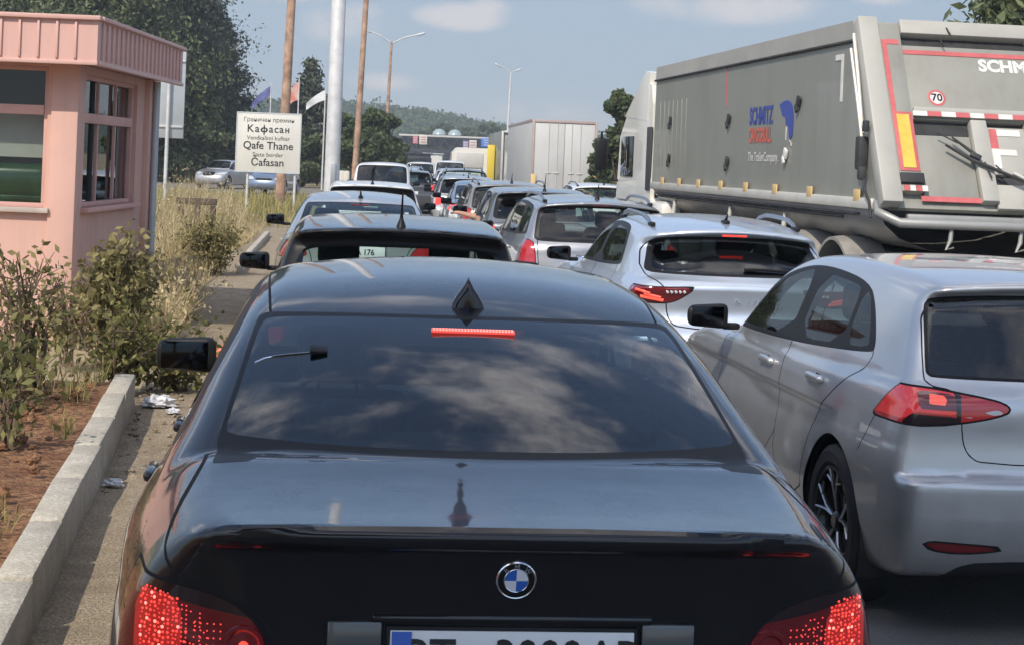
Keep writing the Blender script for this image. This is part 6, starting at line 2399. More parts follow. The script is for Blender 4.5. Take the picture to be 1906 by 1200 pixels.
def build_street():
    # place-name sign
    p = at(497, 330, 54)
    root = thing('place_sign', 'pale place-name sign in three languages with dark lettering on two posts', 'sign', (p.x, 54, 0), R(-2))
    w, h, zc = 2.03, 1.87, 2.14
    b = MB()
    b.box((0, 0, zc), (w, 0.05, h), 0.02)
    bd = b.build('sign_panel', M['sign_face'], root)
    f = MB()
    for (c, s) in (((0, -0.028, zc + h / 2 - 0.02), (w, 0.012, 0.035)), ((0, -0.028, zc - h / 2 + 0.02), (w, 0.012, 0.035)), ((-w / 2 + 0.02, -0.028, zc), (0.035, 0.012, h - 0.076)), ((w / 2 - 0.02, -0.028, zc), (0.035, 0.012, h - 0.076))):
        f.box(c, s, 0)
    f.build('sign_frame', M['panel_back'], bd)
    t = MB()
    # capital-height Cyrillic built from strokes : K a ф a c a н
    def glyphs(seq, size, z):
        x = 0.0
        out = []
        for ch in seq:
            if ch == 'ф':
                V, F = text_geo('o', size, 'LEFT', bold=0.006)
                w_ = max(v[0] for v in V)
                hh = max(v[1] for v in V) - min(v[1] for v in V)
                yc = (max(v[1] for v in V) + min(v[1] for v in V)) / 2
                out.append(([(v[0] * 1.35 + x, v[1], 0) for v in V], F))
                cx = x + w_ * 0.70
                out.append(([(cx - 0.018, yc - hh * .95, 0), (cx + 0.018, yc - hh * .95, 0), (cx + 0.018, yc + hh * .95, 0), (cx - 0.018, yc + hh * .95, 0)], [(0, 1, 2, 3)]))
                x += w_ * 1.35 + 0.03
            elif ch == 'н':
                V0, _ = text_geo('o', size, 'LEFT')
                y0_, y1_ = min(v[1] for v in V0), max(v[1] for v in V0)
                w_ = size * 0.50
                for q in ((0.02, y0_, 0.055, y1_), (w_ - 0.055, y0_, w_ - 0.02, y1_), (0.055, (y0_ + y1_) / 2 - 0.016, w_ - 0.055, (y0_ + y1_) / 2 + 0.016)):
                    out.append(([(q[0] + x, q[1], 0), (q[2] + x, q[1], 0), (q[2] + x, q[3], 0), (q[0] + x, q[3], 0)], [(0, 1, 2, 3)]))
                x += w_ + 0.02
            else:
                V, F = text_geo(ch, size, 'LEFT', bold=0.004)
                out.append(([(v[0] + x, v[1], 0) for v in V], F))
                x += max(v[0] for v in V) + 0.025
        for V, F in out:
            t.add([(v[0] - x / 2, -0.030, v[1] + z) for v in V], F)
    glyphs('Kaфacaн', 0.33, zc + 0.42)
    for (body, size, z) in (('Граничен премин', 0.185, 0.70), ('Vendkalimi kufitar', 0.185, 0.14), ('Qafe Thane', 0.33, -0.10), ('State border', 0.185, -0.38), ('Čafasan', 0.33, -0.62)):
        V, F = text_geo(body, size, bold=0.0 if size < 0.2 else 0.004)
        t.add([(v[0], -0.030, v[1] + zc + z) for v in V], F)
    t.build('sign_lettering', M['ink'], bd)
    for sx in (-0.62, 0.86):
        q = MB()
        q.tube([(sx, 0.06, 0), (sx, 0.06, zc + 0.7)], 0.04, 10)
        q.build('post', M['galv'], root)
    # mast
    p = at(617, 345, 45)
    root = thing('steel_mast', 'thick galvanised steel mast with a service door, standing behind the pale saloon', 'mast', (p.x, 45, 0))
    b = MB()
    b.lathe([(0.20, 0.0), (0.195, 2.0), (0.16, 14.0), (0.0, 14.0)], 'z', 12)
    b.lathe([(0.30, 0.0), (0.30, 0.03), (0.2, 0.03)], 'z', 16)
    b.build('shaft', M['galv'], root, autosmooth=False)
    d = MB()
    d.box((0.05, -0.192, 1.25), (0.13, 0.03, 0.75), 0.01)
    d.build('service_door', pm('service_door', (0.33, 0.345, 0.36), 0.5, 0.4), root)
    # timber poles
    for (u, v, Y, r0, lb, hh, ln) in ((521, 360, 58, 0.17, 'thick timber pole rising behind the place-name sign', 13, 0.02), (659, 315, 66, 0.125, 'thinner timber pole right of the steel mast', 12.5, 0.028)):
        p = at(u, v, Y)
        root = thing('timber_pole', lb, 'pole', (p.x, Y, 0), 0, 'timber poles')
        b = MB()
        b.tube([(0, 0, -0.2), (ln * 4, 0, 4), (ln * hh * 0.9, 0, hh)], [r0, r0 * 0.9, r0 * 0.72], 12)
        b.build('shaft', M['wood_pole'], root)
        k = MB()
        k.box((ln * hh * 0.9, 0, hh - 0.4), (1.4, 0.09, 0.1), 0.01)
        k.build('crossarm', M['wood_pole'], root)
    # street lamps
    for (u, v, Y, arms, top, lb) in ((722, 195, 112, ((-1.45, 0.62), (1.65, 0.52)), 9.3, 'street lamp with two arms above the bushy trees'), (946, 225, 150, ((-1.0, 0.55), (0.55, 0.25)), 9.6, 'street lamp behind the box lorry')):
        p = at(u, v, Y)
        root = thing('street_lamp', lb, 'street lamp', (p.x, Y, 0), 0, 'street lamps')
        b = MB()
        b.tube([(0, 0, 0), (0.0, 0, 5), (0.08, 0, top)], [0.13, 0.11, 0.075], 10)
        b.build('pole', M['wood_pole'] if Y < 120 else M['galv'], root)
        for (dx, dz) in arms:
            a = MB()
            a.tube([(0.08, 0, top - 0.1), (0.08 + dx * 0.5, -0.1, top + dz * 0.62), (0.08 + dx, -0.2, top + dz)], 0.045, 8)
            o = a.build('arm', M['galv'], root)
            l = MB()
            l.box((0.08 + dx * 1.13, -0.22, top + dz * 1.08), (0.62, 0.26, 0.14), 0.05, 0, Matrix.Rotation(-math.atan2(dz, dx) if dx > 0 else math.atan2(dz, -dx), 3, 'Y'))
            l.build('lamp_head', M['panel_back'], o)
    # flags
    mats = [pm('flag_navy', (0.12, 0.13, 0.30), 0.8, var=0.4, vscale=2), pm('flag_red', (0.62, 0.10, 0.07), 0.8, col2=(0.66, 0.50, 0.40), vscale=1.4, detail=1), pm('flag_white', (0.66, 0.66, 0.66), 0.8)]
    for i, (u, v, dirx, lb) in enumerate(((505, 160, -1, 'drooping navy flag left of the timber pole'), (557, 152, -1, 'red flag with pale patches just right of the timber pole'), (606, 168, -1, 'white flag furthest right beside the steel mast'))):
        Y = 92
        p = at(u, v, Y)
        root = thing('flag', lb, 'flag', (p.x, Y, 0), 0, 'flags behind the sign')
        b = MB()
        b.tube([(0, 0, 0), (0, 0, p.z + 0.15)], [0.05, 0.03], 8)
        b.build('flagpole', M['galv'], root)
        V, F = [], []
        nu, nv = 14, 10
        for a in range(nu + 1):
            for c in range(nv + 1):
                s_, t_ = a / nu, c / nv
                x = dirx * s_ * (1.0 if i != 1 else 0.65)
                z = p.z - t_ * (0.55 if i != 1 else 1.0) * (1 - 0.35 * s_) - s_ ** 1.3 * (0.95 if i == 0 else 0.75)
                V.append((x, 0.10 * math.sin(s_ * 7 + t_ * 2) * s_ ** 0.5, z))
        F = [(a * (nv + 1) + c, (a + 1) * (nv + 1) + c, (a + 1) * (nv + 1) + c + 1, a * (nv + 1) + c + 1) for a in range(nu) for c in range(nv)]
        link('cloth', mesh_np('cloth', V, np.array(F), True), mats[i], root)
    # pale flat-roofed building behind the sign
    p = at(585, 225, 118)
    root = thing('flat_roofed_shelter', 'pale flat-roofed shelter on thin posts, between the sign and the steel mast', 'building', (p.x, 118, 0))
    b = MB()
    b.box((-1.2, 2.5, 4.02), (6.4, 5.0, 0.75), 0.02)
    b.box((-1.2, 2.5, 4.46), (6.7, 5.3, 0.12), 0.01)
    b.build('roof', M['pale_wall'], root)
    b = MB()
    b.box((-1.2, 4.8, 1.8), (6.0, 0.2, 3.6), 0)
    b.build('wall', M['pale_wall'], root)
    for x in (-4.1, 1.1):
        q = MB()
        q.tube([(x, 0.2, 0), (x, 0.2, 3.65)], 0.10, 8)
        q.build('post', M['pale_wall'], root)
    # back of a big road panel behind the kiosk
    p = at(313, 200, 41)
    root = thing('road_panel', 'blank grey back of a big road panel on a tall post, just right of the kiosk', 'sign', (p.x, 41, 0), R(12))
    b = MB()
    b.box((-0.15, 0, 3.10), (1.05, 0.05, 2.05), 0.01)
    b.build('sign_panel', M['panel_back'], root)
    for z in (2.35, 3.9):
        q = MB()
        q.box((-0.15, -0.045, z), (1.02, 0.04, 0.05), 0.005)
        q.build('bracket', M['galv'], root)
    for sx in (-0.45, 0.0):
        q = MB()
        q.tube([(sx, -0.11, 0), (sx, -0.11, 4.05)], 0.045, 10)
        q.build('post', M['galv'], root)
    # low timber barrier in the grass
    p = at(366, 374, 31)
    root = thing('timber_barrier', 'low brown timber barrier half hidden in the dry grass', 'barrier', (p.x, 31, 0), R(-4))
    b = MB()
    b.box((0, 0, 0.90), (0.72, 0.09, 0.12), 0.012)
    b.build('rail', M['bark'], root)
    for sx in (-0.28, 0.02, 0.30):
        q = MB()
        q.box((sx, 0.012, 0.415), (0.09, 0.07, 0.83), 0.01)
        q.build('post', M['bark'], root)
    # border canopy far down the road
    Y = 335
    p = at(742, 268, Y)
    q1 = at(950, 268, Y)
    root = thing('border_canopy', 'long dark border-crossing canopy with lattice truss and signs across the road', 'canopy', (p.x, Y, 0))
    Lx = 26.0
    b = MB()
    b.box((Lx / 2, 9, 6.50), (Lx, 18, 0.34), 0.02)
    b.build('roof', M['canopy_edge'], root)
    b = MB()
    b.box((Lx / 2 + 0.8, 0.35, 6.1), (Lx - 2.0, 0.2, 0.28), 0)
    b.box((Lx / 2 + 0.8, 0.35, 3.7), (Lx - 2.0, 0.2, 0.5), 0)
    for i in range(20):
        x0 = 1.6 + i * 1.2
        za, zb = (3.9, 6.0) if i % 2 else (6.0, 3.9)
        b.tube([(x0, 0.35, za), (x0 + 1.2, 0.35, zb)], 0.10, 6)
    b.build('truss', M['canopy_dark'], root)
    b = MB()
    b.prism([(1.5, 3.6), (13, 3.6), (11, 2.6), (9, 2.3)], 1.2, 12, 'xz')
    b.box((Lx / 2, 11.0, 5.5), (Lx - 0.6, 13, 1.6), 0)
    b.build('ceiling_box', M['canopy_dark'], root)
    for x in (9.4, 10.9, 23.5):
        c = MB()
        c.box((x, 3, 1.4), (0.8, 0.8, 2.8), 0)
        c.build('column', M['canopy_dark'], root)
    for (x, w_, h_, z, mt, nm) in ((3.2, 1.0, 1.5, 5.6, 'sign_red', 'lane_sign'), (4.7, 1.5, 1.8, 5.7, 'sign_face', 'lane_sign'), (12.9, 1.1, 1.6, 5.0, 'sign_purple', 'lane_sign'), (14.3, 1.4, 1.9, 5.05, 'sign_face', 'lane_sign'), (17.4, 3.1, 1.7, 5.6, 'sign_blue', 'direction_sign')):
        s_ = MB()
        s_.box((x, -0.1, z), (w_, 0.15, h_), 0.02, 0)
        o = s_.build(nm, M[mt], root)
        k = MB()
        for r_ in range(3):
            k.box((x, -0.19, z + h_ * (0.27 - 0.27 * r_)), (w_ * 0.7, 0.02, h_ * 0.09), 0, 0)
        k.build('sign_lettering', M['sign_face'] if mt != 'sign_face' else M['sign_red'], o)
    for x in (7.6, 10.6):
        d = MB()
        d.lathe([(1.35, 0), (1.2, 0.55), (0.75, 1.0), (0, 1.2)], 'z', 16, 0, (x, 3, 6.8), flip=True)
        d.build('roof_dome', M['skylight'], root)
    # booths under it
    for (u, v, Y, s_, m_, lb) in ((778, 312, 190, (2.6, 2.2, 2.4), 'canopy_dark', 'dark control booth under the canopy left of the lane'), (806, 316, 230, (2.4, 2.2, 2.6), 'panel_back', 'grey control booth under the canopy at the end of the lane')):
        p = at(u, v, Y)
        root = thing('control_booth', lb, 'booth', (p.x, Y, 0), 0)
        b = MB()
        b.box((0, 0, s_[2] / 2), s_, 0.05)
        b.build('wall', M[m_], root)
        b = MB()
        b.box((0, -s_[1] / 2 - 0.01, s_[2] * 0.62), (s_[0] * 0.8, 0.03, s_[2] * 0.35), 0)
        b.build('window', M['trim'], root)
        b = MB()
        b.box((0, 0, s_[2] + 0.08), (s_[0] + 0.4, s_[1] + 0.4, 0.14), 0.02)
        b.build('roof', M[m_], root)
    p = at(813, 300, 160)
    root = thing('round_sign', 'pale round traffic sign on a post at the end of the lane', 'sign', (p.x, 160, 0))
    b = MB()
    b.lathe([(0, -0.02), (0.5, -0.02), (0.5, 0.02), (0, 0.02)], 'y', 24, 0, (0, 0, p.z))
    b.build('sign_disc', M['sign_face'], root)
    b = MB()
    b.tube([(0, 0.05, 0), (0, 0.05, p.z)], 0.05, 8)
    b.build('post', M['galv'], root)
    # row of pale marker stones by the mast
    for (u, lb) in ((645, 'pale stone block left of the timber pole foot'), (636, 'pale stone block nearer the steel mast')):
        p = at(u, 328, 70)
        root = MB()
        root.box((0, 0, 0.62), (0.26, 0.3, 1.25), 0.08)
        o = root.build('marker_stone', M['pale_wall'])
        o.location = (p.x, 70, 0)
        tag(o, lb, 'stone', 'pale marker stones')
# ================================================================ lorries
M['tip_grey'] = streaked('tipper_grey', (0.31, 0.305, 0.265), (0.23, 0.215, 0.18), 0.5, 0.1, 0.15, 0.45, 1.8)
M['tip_side'] = streaked('tipper_side', (0.268, 0.272, 0.236), (0.215, 0.205, 0.168), 0.45, 0.1, 0.2, 0.42, 1.1)
M['tip_pale'] = pm('tipper_pale', (0.42, 0.405, 0.36), 0.5, var=0.08, vscale=2)
M['tip_rail'] = pm('tipper_rail', (0.58, 0.56, 0.50), 0.45, 0.2, var=0.08, vscale=3)
M['tip_under'] = pm('tipper_underbody', (0.36, 0.355, 0.335), 0.4, 0.35, var=0.12, vscale=2)
M['tarp'] = pm('tarpaulin', (0.36, 0.35, 0.315), 0.7, var=0.08, vscale=2)
M['frame_dark'] = pm('chassis', (0.035, 0.035, 0.036), 0.7, var=0.4, vscale=5)
M['cab_white'] = pm('cab_white', (0.78, 0.755, 0.68), 0.35, 0, 0.6, var=0.03, vscale=1)
M['mark_red'] = pm('marking_red', (0.55, 0.13, 0.13), 0.5, var=0.1, vscale=8)
M['mark_white'] = pm('marking_white', (0.70, 0.68, 0.63), 0.5, var=0.06, vscale=8)
M['mark_yellow'] = pm('marking_yellow', (0.70, 0.48, 0.08), 0.5, var=0.12, vscale=9)
M['mark_amber'] = pm('reflector_amber', (0.72, 0.50, 0.22), 0.4)
M['logo_blue'] = pm('logo_blue', (0.04, 0.07, 0.32), 0.5)
M['logo_red'] = pm('logo_red', (0.62, 0.13, 0.09), 0.5)
M['fender'] = pm('mudguard', (0.30, 0.28, 0.25), 0.75, var=0.15, vscale=6)
M['grille_dark'] = pm('bulkhead_dark', (0.05, 0.05, 0.052), 0.7)
M['box_white'] = pm('box_body', (0.56, 0.55, 0.52), 0.5, var=0.04, vscale=1)
M['box_frame'] = pm('box_frame', (0.42, 0.33, 0.30), 0.5, var=0.06, vscale=3)
M['yellow'] = pm('lorry_yellow', (0.75, 0.56, 0.06), 0.45)


def build_tipper():
    root = thing('tipper_lorry', 'big grey tipper trailer with white cab standing in the right-hand lane', 'lorry', (4.47, 15.36, 0), R(7.2))
    L = 9.75
    W = 1.25
    zb, zt = 1.62, 3.22
    lean = 0.9
    # skip : left, right and front walls
    for sx in (-1, 1):
        b = MB()
        b.prism([(0.05, zb), (L, zb), (L - 0.05, zt - 0.16), (lean - 0.05, zt - 0.16)], sx * W, sx * (W - 0.06), 'yz', 0)
        o = b.build('side_wall', M['tip_side'], root, autosmooth=False)
        rb = MB()
        for i in range(7):
            y = 9.35 - i * 0.27
            rb.box((sx * (W + 0.002), y, 2.30), (0.010, 0.035, 0.9), 0.004)
        rb.build('side_ribs', M['tip_side'], o)
        t = MB()
        t.prism([(lean - 0.10, zt - 0.155), (L - 0.05, zt - 0.155), (L - 0.08, zt + 0.03), (lean + 0.02, zt + 0.03)], sx * (W + 0.012), sx * (W - 0.08), 'yz', 0)
        t.tube([(sx * (W + 0.02), lean - 0.08, zt - 0.16), (sx * (W + 0.02), L - 0.05, zt - 0.16)], 0.016, 6, 1)
        t.build('top_rail', [M['tarp'], M['frame_dark']], root, autosmooth=False)
        s = MB()
        s.box((sx * (W + 0.005), L / 2 + 0.05, zb - 0.05), (0.07, L - 0.2, 0.10), 0.02, 0)
        s.build('lower_rail', M['tip_rail'], root)
    b = MB()
    b.box((0, L - 0.02, (zb + zt) / 2 - 0.1), (2 * W - 0.13, 0.06, zt - zb - 0.2), 0)
    b.build('front_wall', M['tip_side'], root)
    b = MB()
    b.box((0, (L + lean) / 2, zt + 0.01), (2 * W - 0.18, L - lean - 0.2, 0.05), 0.01)
    b.build('tarpaulin', M['tarp'], root)
    # half-round belly
    b = MB()
    pr = [(-1.24, 1.57), (-1.245, 1.50), (-1.20, 1.40), (-1.06, 1.28), (-0.8, 1.19), (-0.4, 1.14), (0, 1.13)]
    pr = pr + [(-x, z) for x, z in reversed(pr[:-1])]
    V, F = [], []
    st = [(0.02, 1.0), (L - 0.5, 1.0), (L - 0.2, 0.97), (L - 0.03, 0.88), (L, 0.75)]
    for y, k in st:
        V += [(x * (0.9 + 0.1 * k), y, 1.60 - (1.60 - z) * k) for x, z in pr]
    n = len(pr)
    F = [(i * n + j, i * n + j + 1, (i + 1) * n + j + 1, (i + 1) * n + j) for i in range(len(st) - 1) for j in range(n - 1)]
    F.append(tuple(range((len(st) - 1) * n, len(st) * n)))
    b.add(V, F, 0, True)
    for z, y0, y1 in ((1.47, 0.6, L - 0.3), (1.43, 1.1, L - 0.3)):
        x = -1.243 if z > 1.45 else -1.225
        b.tube([(x - 0.006, y0, z), (x - 0.006, y1, z)], 0.014, 6, 1)
    b.build('belly', [M['tip_under'], M['frame_dark']], root)
    # amber side reflectors along the lower rail
    for y in (0.55, 2.0, 3.25, 4.45, 5.6, 6.75, 7.85, 8.9):
        r = MB()
        r.box((-W - 0.035, y, zb + 0.02), (0.012, 0.17, 0.11), 0.004, 0)
        r.build('side_marker', M['mark_amber'], root)
    # tarp hooks (dark latches) and lettering on the side
    for (y, z) in ((2.55, 2.55), (5.4, 2.43), (8.6, 2.47), (5.4, 1.93), (8.6, 1.96), (2.95, 2.02)):
        h = MB()
        h.box((-W - 0.02, y, z), (0.03, 0.10, 0.10), 0.01, 0, Matrix.Rotation(0.4, 3, 'X'))
        h.box((-W - 0.03, y + 0.04, z - 0.07), (0.025, 0.06, 0.09), 0.01, 0, Matrix.Rotation(-0.5, 3, 'X'))
        h.build('tarp_hook', M['frame_dark'] if (y, z) != (2.95, 2.02) else M['mark_white'], root)
    def side_text(body, size, y, z, mat, bold=0.0, xs=1.0, name='side_lettering', shear=0.0):
        V, F = text_geo(body, size, 'LEFT', bold=bold, xscale=xs, shear=shear)
        t = MB()
        t.add([(-W - 0.006, y - v[0], z + v[1]) for v in V], F)
        return t.build(name, mat, root, autosmooth=False)
    side_text('SCHMITZ', 0.265, 4.50, 2.43, M['logo_blue'], 0.009, 0.86)
    side_text('CARGOBULL', 0.22, 4.50, 2.215, M['logo_red'], 0.009, 0.72)
    side_text('The TrailerCompany.', 0.145, 4.50, 1.98, M['mark_white'], 0.003, 0.98)
    # blue elephant emblem : body, head with trunk, legs and pale tusk
    e = MB()
    ele = [(0.30, 1.00), (0.55, 1.02), (0.78, 0.96), (0.95, 0.80), (1.00, 0.55), (0.98, 0.20), (0.94, 0.02), (0.74, 0.0), (0.70, 0.28), (0.60, 0.40), (0.50, 0.34),
           (0.46, 0.52), (0.36, 0.62), (0.24, 0.60), (0.16, 0.70), (0.02, 0.86), (0.0, 0.97), (0.12, 0.93), (0.20, 0.98)]
    ele = chaikin(ele, 1)
    e.prism([(3.28 - a * 0.52, 2.17 + b_ * 0.40) for a, b_ in ele], -W - 0.008, -W - 0.003, 'yz', 0)
    e.prism([(2.90, 2.16), (2.86, 2.16), (2.82, 2.10), (2.79, 2.10), (2.81, 2.14)], -W - 0.008, -W - 0.003, 'yz', 1)
    e.prism([(3.02, 2.30), (2.99, 2.30), (3.0, 2.16), (3.02, 2.16)], -W - 0.008, -W - 0.003, 'yz', 1)
    e.build('emblem', [M['logo_blue'], M['mark_white']], root, autosmooth=False)
    # white angle mark near the rear top corner
    k = MB()
    k.box((-W - 0.004, 1.30, 2.93), (0.006, 0.24, 0.055), 0)
    k.box((-W - 0.004, 1.21, 2.705), (0.006, 0.06, 0.395), 0)
    k.build('corner_mark', M['mark_white'], root)
    k = MB()
    k.box((-W - 0.004, 5.62, 2.83), (0.006, 0.03, 0.5), 0)
    k.build('corner_mark', M['mark_red'], root)
    # tailgate, sloping
    slope = math.hypot(lean, zt - 1.55)
    et = Vector((0, lean, zt - 1.55)) / slope
    en = Vector((1, 0, 0)).cross(et)
    T = Matrix(((1, 0, 0, 0), (0, et.y, -en.y * -1, 0.0), (0, et.z, en.z, 1.55), (0, 0, 0, 1)))
    T = Matrix(((1, en.x * 0, 0, 0), (0, et.y, en.y, 0.0), (0, et.z, en.z, 1.55), (0, 0, 0, 1)))
    if (T.to_3x3() @ Vector((0, 0, 1))).y > 0:
        T = Matrix(((1, 0, 0, 0), (0, et.y, -en.y, 0.0), (0, et.z, -en.z, 1.55), (0, 0, 0, 1)))
    H = slope

    def tg(c, s, bev=0.0, m=0, B=None, rot=None):
        (B or g).box(c, s, bev, m, rot, T=T)
    g = MB()
    tg((0, H / 2 - 0.02, -0.03), (2.34, H - 0.04, 0.06))
    gate = g.build('tailgate', M['tip_grey'], root, autosmooth=False)
    for sx in (-1, 1):
        p = MB()
        tg((sx * 1.165, H / 2 + 0.01, 0.035), (0.19, H + 0.02, 0.17), 0.02, 0, p)
        p.build('corner_post', M['tip_pale'], root)
        p = MB()
        tg((sx * 0.965, H / 2 + 0.04, 0.045), (0.20, H - 0.16, 0.09), 0.012, 0, p)
        st = p.build('gate_stile', M['tip_grey'], gate)
        p = MB()
        tg((sx * 1.035, 1.28, 0.0925), (0.045, 0.80, 0.006), 0, 0, p)
        tg((sx * 0.955, 1.66, 0.0925), (0.115, 0.05, 0.006), 0, 0, p)
        p.build('contour_tape', M['mark_red'], st)
        p = MB()
        tg((sx * 0.965, 0.62, 0.094), (0.185, 0.60, 0.010), 0.002, 1, p)
        tg((sx * 0.965, 0.62, 0.101), (0.115, 0.54, 0.008), 0, 0, p)
        p.build('rear_marking', [M['mark_yellow'], M['mark_red']], st)
        p = MB()
        tg((sx * 0.965, 0.24, 0.06), (0.22, 0.10, 0.14), 0.01, 0, p)
        p.build('gate_foot', M['frame_dark'], st)
        q = MB()
        for k2 in range(4):
            tg((sx * (1.02 - k2 * 0.055), 0.15, 0.096), (0.05, 0.055, 0.006), 0, k2 % 2, q)
        q.build('warning_tape', [M['mark_red'], M['mark_white']], st)
    g = MB()
    tg((0, H - 0.065, 0.05), (1.72, 0.15, 0.11), 0.012)
    g.build('top_beam', M['tip_pale'], gate)
    g = MB()
    tg((0, H - 0.20, 0.002), (1.72, 0.11, 0.02))  # dark strip colours in the shade of the recess
    g.build('gate_recess_shade', M['frame_dark'], gate)
    g = MB()
    tg((0, 1.26, 0.03), (1.72, 0.78, 0.06), 0.008)
    up = g.build('upper_panel', M['tip_grey'], gate)
    g = MB()
    tg((0, 1.575, 0.064), (1.71, 0.045, 0.006))
    g.build('contour_tape', M['mark_red'], up)
    g = MB()
    tg((0, 0.955, 0.055), (1.70, 0.05, 0.10), 0.012)
    g.build('gate_ridge', M['tip_pale'], gate)
    g = MB()
    for k in range(13):
        tg((-0.80 + k * 0.1333, 0.905, 0.1065), (0.1333, 0.05, 0.006), 0, 1 - k % 2)
    tg((0, 0.905, 0.05), (1.70, 0.052, 0.10), 0, 2)
    g.build('striped_tape', [M['mark_red'], M['mark_white'], M['tip_grey']], gate)
    g = MB()
    tg((0, 0.81, 0.004), (1.70, 0.14, 0.01))  # dark strip painted as the shadow gap below the striped tape
    g.build('gate_recess_shade', M['frame_dark'], gate)
    g = MB()
    g = None
    for (x, w) in ((-0.595, 0.51), (0.595, 0.51)):
        g = MB()
        tg((x, 0.41, 0.02), (w, 0.62, 0.04), 0.006, 0, g)
        g.build('lower_panel', M['tip_grey'], gate)
    for x in (-0.26, 0.26):
        g = MB()
        tg((x, 0.46, 0.05), (0.15, 0.82, 0.10), 0.012)
        g.build('gate_stiffener', M['tip_pale'], gate)
    g = MB()
    tg((0.0, 0.58, 0.03), (0.36, 0.48, 0.05), 0.008, 0)
    tg((0.0, 0.30, 0.005), (0.36, 0.12, 0.02), 0, 1)
    tg((0.0, 0.12, 0.03), (0.37, 0.24, 0.05), 0.008, 0)
    ep = g.build('marker_plate', [M['tip_pale'], M['frame_dark']], gate)
    g = MB()
    tg((-0.125, 0.70, 0.058), (0.07, 0.20, 0.006), 0, 0)
    tg((-0.125, 0.50, 0.058), (0.07, 0.20, 0.006), 0, 1)
    tg((0.02, 0.765, 0.0585), (0.22, 0.065, 0.006), 0, 1)
    tg((-0.01, 0.565, 0.0585), (0.16, 0.060, 0.006), 0, 1)
    g.build('marker_lettering', [M['mark_red'], M['mark_white']], ep)
    g = MB()
    tg((-0.58, 0.075, 0.044), (0.60, 0.05, 0.006), 0, 0)
    tg((0.58, 0.075, 0.044), (0.60, 0.05, 0.006), 0, 0)
    g.build('contour_tape', M['mark_red'], gate)
    # lettering and speed discs
    V, F = text_geo('SCHMITZ', 0.17, 'LEFT', bold=0.008, xscale=1.02)
    t = MB()
    t.add([(v[0] - 0.15, v[1] + 1.46, 0.0635) for v in V], F, 0, False, T)
    t.build('gate_lettering', M['mark_white'], up, autosmooth=False)
    for (x, tx) in ((-0.60, '70'), (0.36, '80')):
        s = MB()
        s.lathe([(0.084, 0.062), (0.062, 0.064)], 'z', 28, 0, (x, 1.10, 0), T=T, flip=True)
        s.lathe([(0.064, 0.063), (0.0, 0.064)], 'z', 28, 1, (x, 1.10, 0), T=T, flip=True)
        V, F = text_geo(tx, 0.105, bold=0.0025)
        s.add([(v[0] + x, v[1] + 1.10, 0.0665) for v in V], F, 2, False, T)
        s.build('speed_disc', [M['mark_red'], M['mark_white'], M['ink']], up, autosmooth=False)
    # rake and shovel clamped across the gate : dark bars on a swinging arm
    g = MB()
    z_ = 0.13

    def P(x, t, d=z_):
        return T @ Vector((x, t, d))
    g.tube([P(-0.62, 0.58), P(-0.40, 0.44), P(0.16, 0.17, 0.16)], [0.012, 0.018, 0.013], 8, 0)
    g.tube([P(-0.68, 0.70), P(-0.50, 0.60)], 0.007, 6, 0)
    g.tube([P(-0.55, 0.66), P(-0.33, 0.47)], [0.009, 0.018], 8, 0)
    g.box((-0.36, 0.47, z_ + 0.01), (0.10, 0.05, 0.04), 0.01, 0, Matrix.Rotation(-0.5, 3, 'Z'), T=T)
    g.tube([P(-0.28, 0.42), P(-0.24, 0.26)], 0.008, 6, 0)
    g.tube([P(-0.18, 0.40, 0.12), P(-0.08, 0.28, 0.12)], 0.008, 6, 0)
    g.build('swing_arm', M['frame_dark'], gate)
    g = MB()
    g.tube([P(-0.05, 0.30, 0.17), P(0.18, 0.155, 0.19)], [0.015, 0.018], 8, 0)
    g.tube([P(0.19, 0.20, 0.18), P(0.17, 0.10, 0.16), P(0.10, 0.07, 0.15), P(0.26, 0.06, 0.15)], [0.02, 0.016, 0.014, 0.012], 8, 0)
    g.box((0.17, 0.04, 0.10), (0.24, 0.05, 0.07), 0.01, 0, T=T)
    g.build('latch', M['tip_rail'], gate)
    # latch box, hoses and rope at the left rear corner
    g = MB()
    g.box((-1.30, 0.42, 2.02), (0.09, 0.12, 0.30), 0.02, 0)
    g.box((-1.31, 0.36, 1.84), (0.07, 0.09, 0.12), 0.02, 0)
    g.box((-1.31, 0.30, 2.26), (0.05, 0.07, 0.10), 0.01, 0)
    g.tube([(-1.30, 0.32, 1.78), (-1.33, 0.22, 1.70), (-1.30, 0.16, 1.60), (-1.30, 0.10, 1.45)], 0.014, 6, 0)
    g.build('gate_lock', M['frame_dark'], root)
    g = MB()
    g.tube([(-1.275, 0.84, 3.12), (-1.29, 0.62, 2.7), (-1.285, 0.45, 2.2)], 0.018, 8, 0)
    g.tube([(-1.31, 0.80, 2.98), (-1.31, 0.56, 2.5), (-1.30, 0.40, 2.1)], 0.015, 8, 0)
    g.build('gate_strut', M['tip_rail'], root)
    for (x, t_) in ((-0.42, 1.83), (0.35, 1.80), (-0.5, 1.70), (0.30, 1.70)):
        g = MB()
        g.tube([P(x, t_, 0.11), P(x + 0.01, t_ - 0.05, 0.12), P(x + 0.03, t_ - 0.08, 0.11)], 0.008, 5, 0)
        g.build('rope_hook', M['frame_dark'], gate)
    # dark tubular rear frame with hanging hooks
    g = MB()
    g.tube([(-1.22, 0.18, 1.60), (-1.25, 0.04, 1.50), (-1.10, -0.08, 1.42), (1.10, -0.08, 1.42), (1.25, 0.04, 1.5)], 0.045, 10, 0)
    g.box((0, 0.05, 1.45), (2.0, 0.12, 0.10), 0.02, 0)
    g.build('rear_frame', M['tip_under'], root)
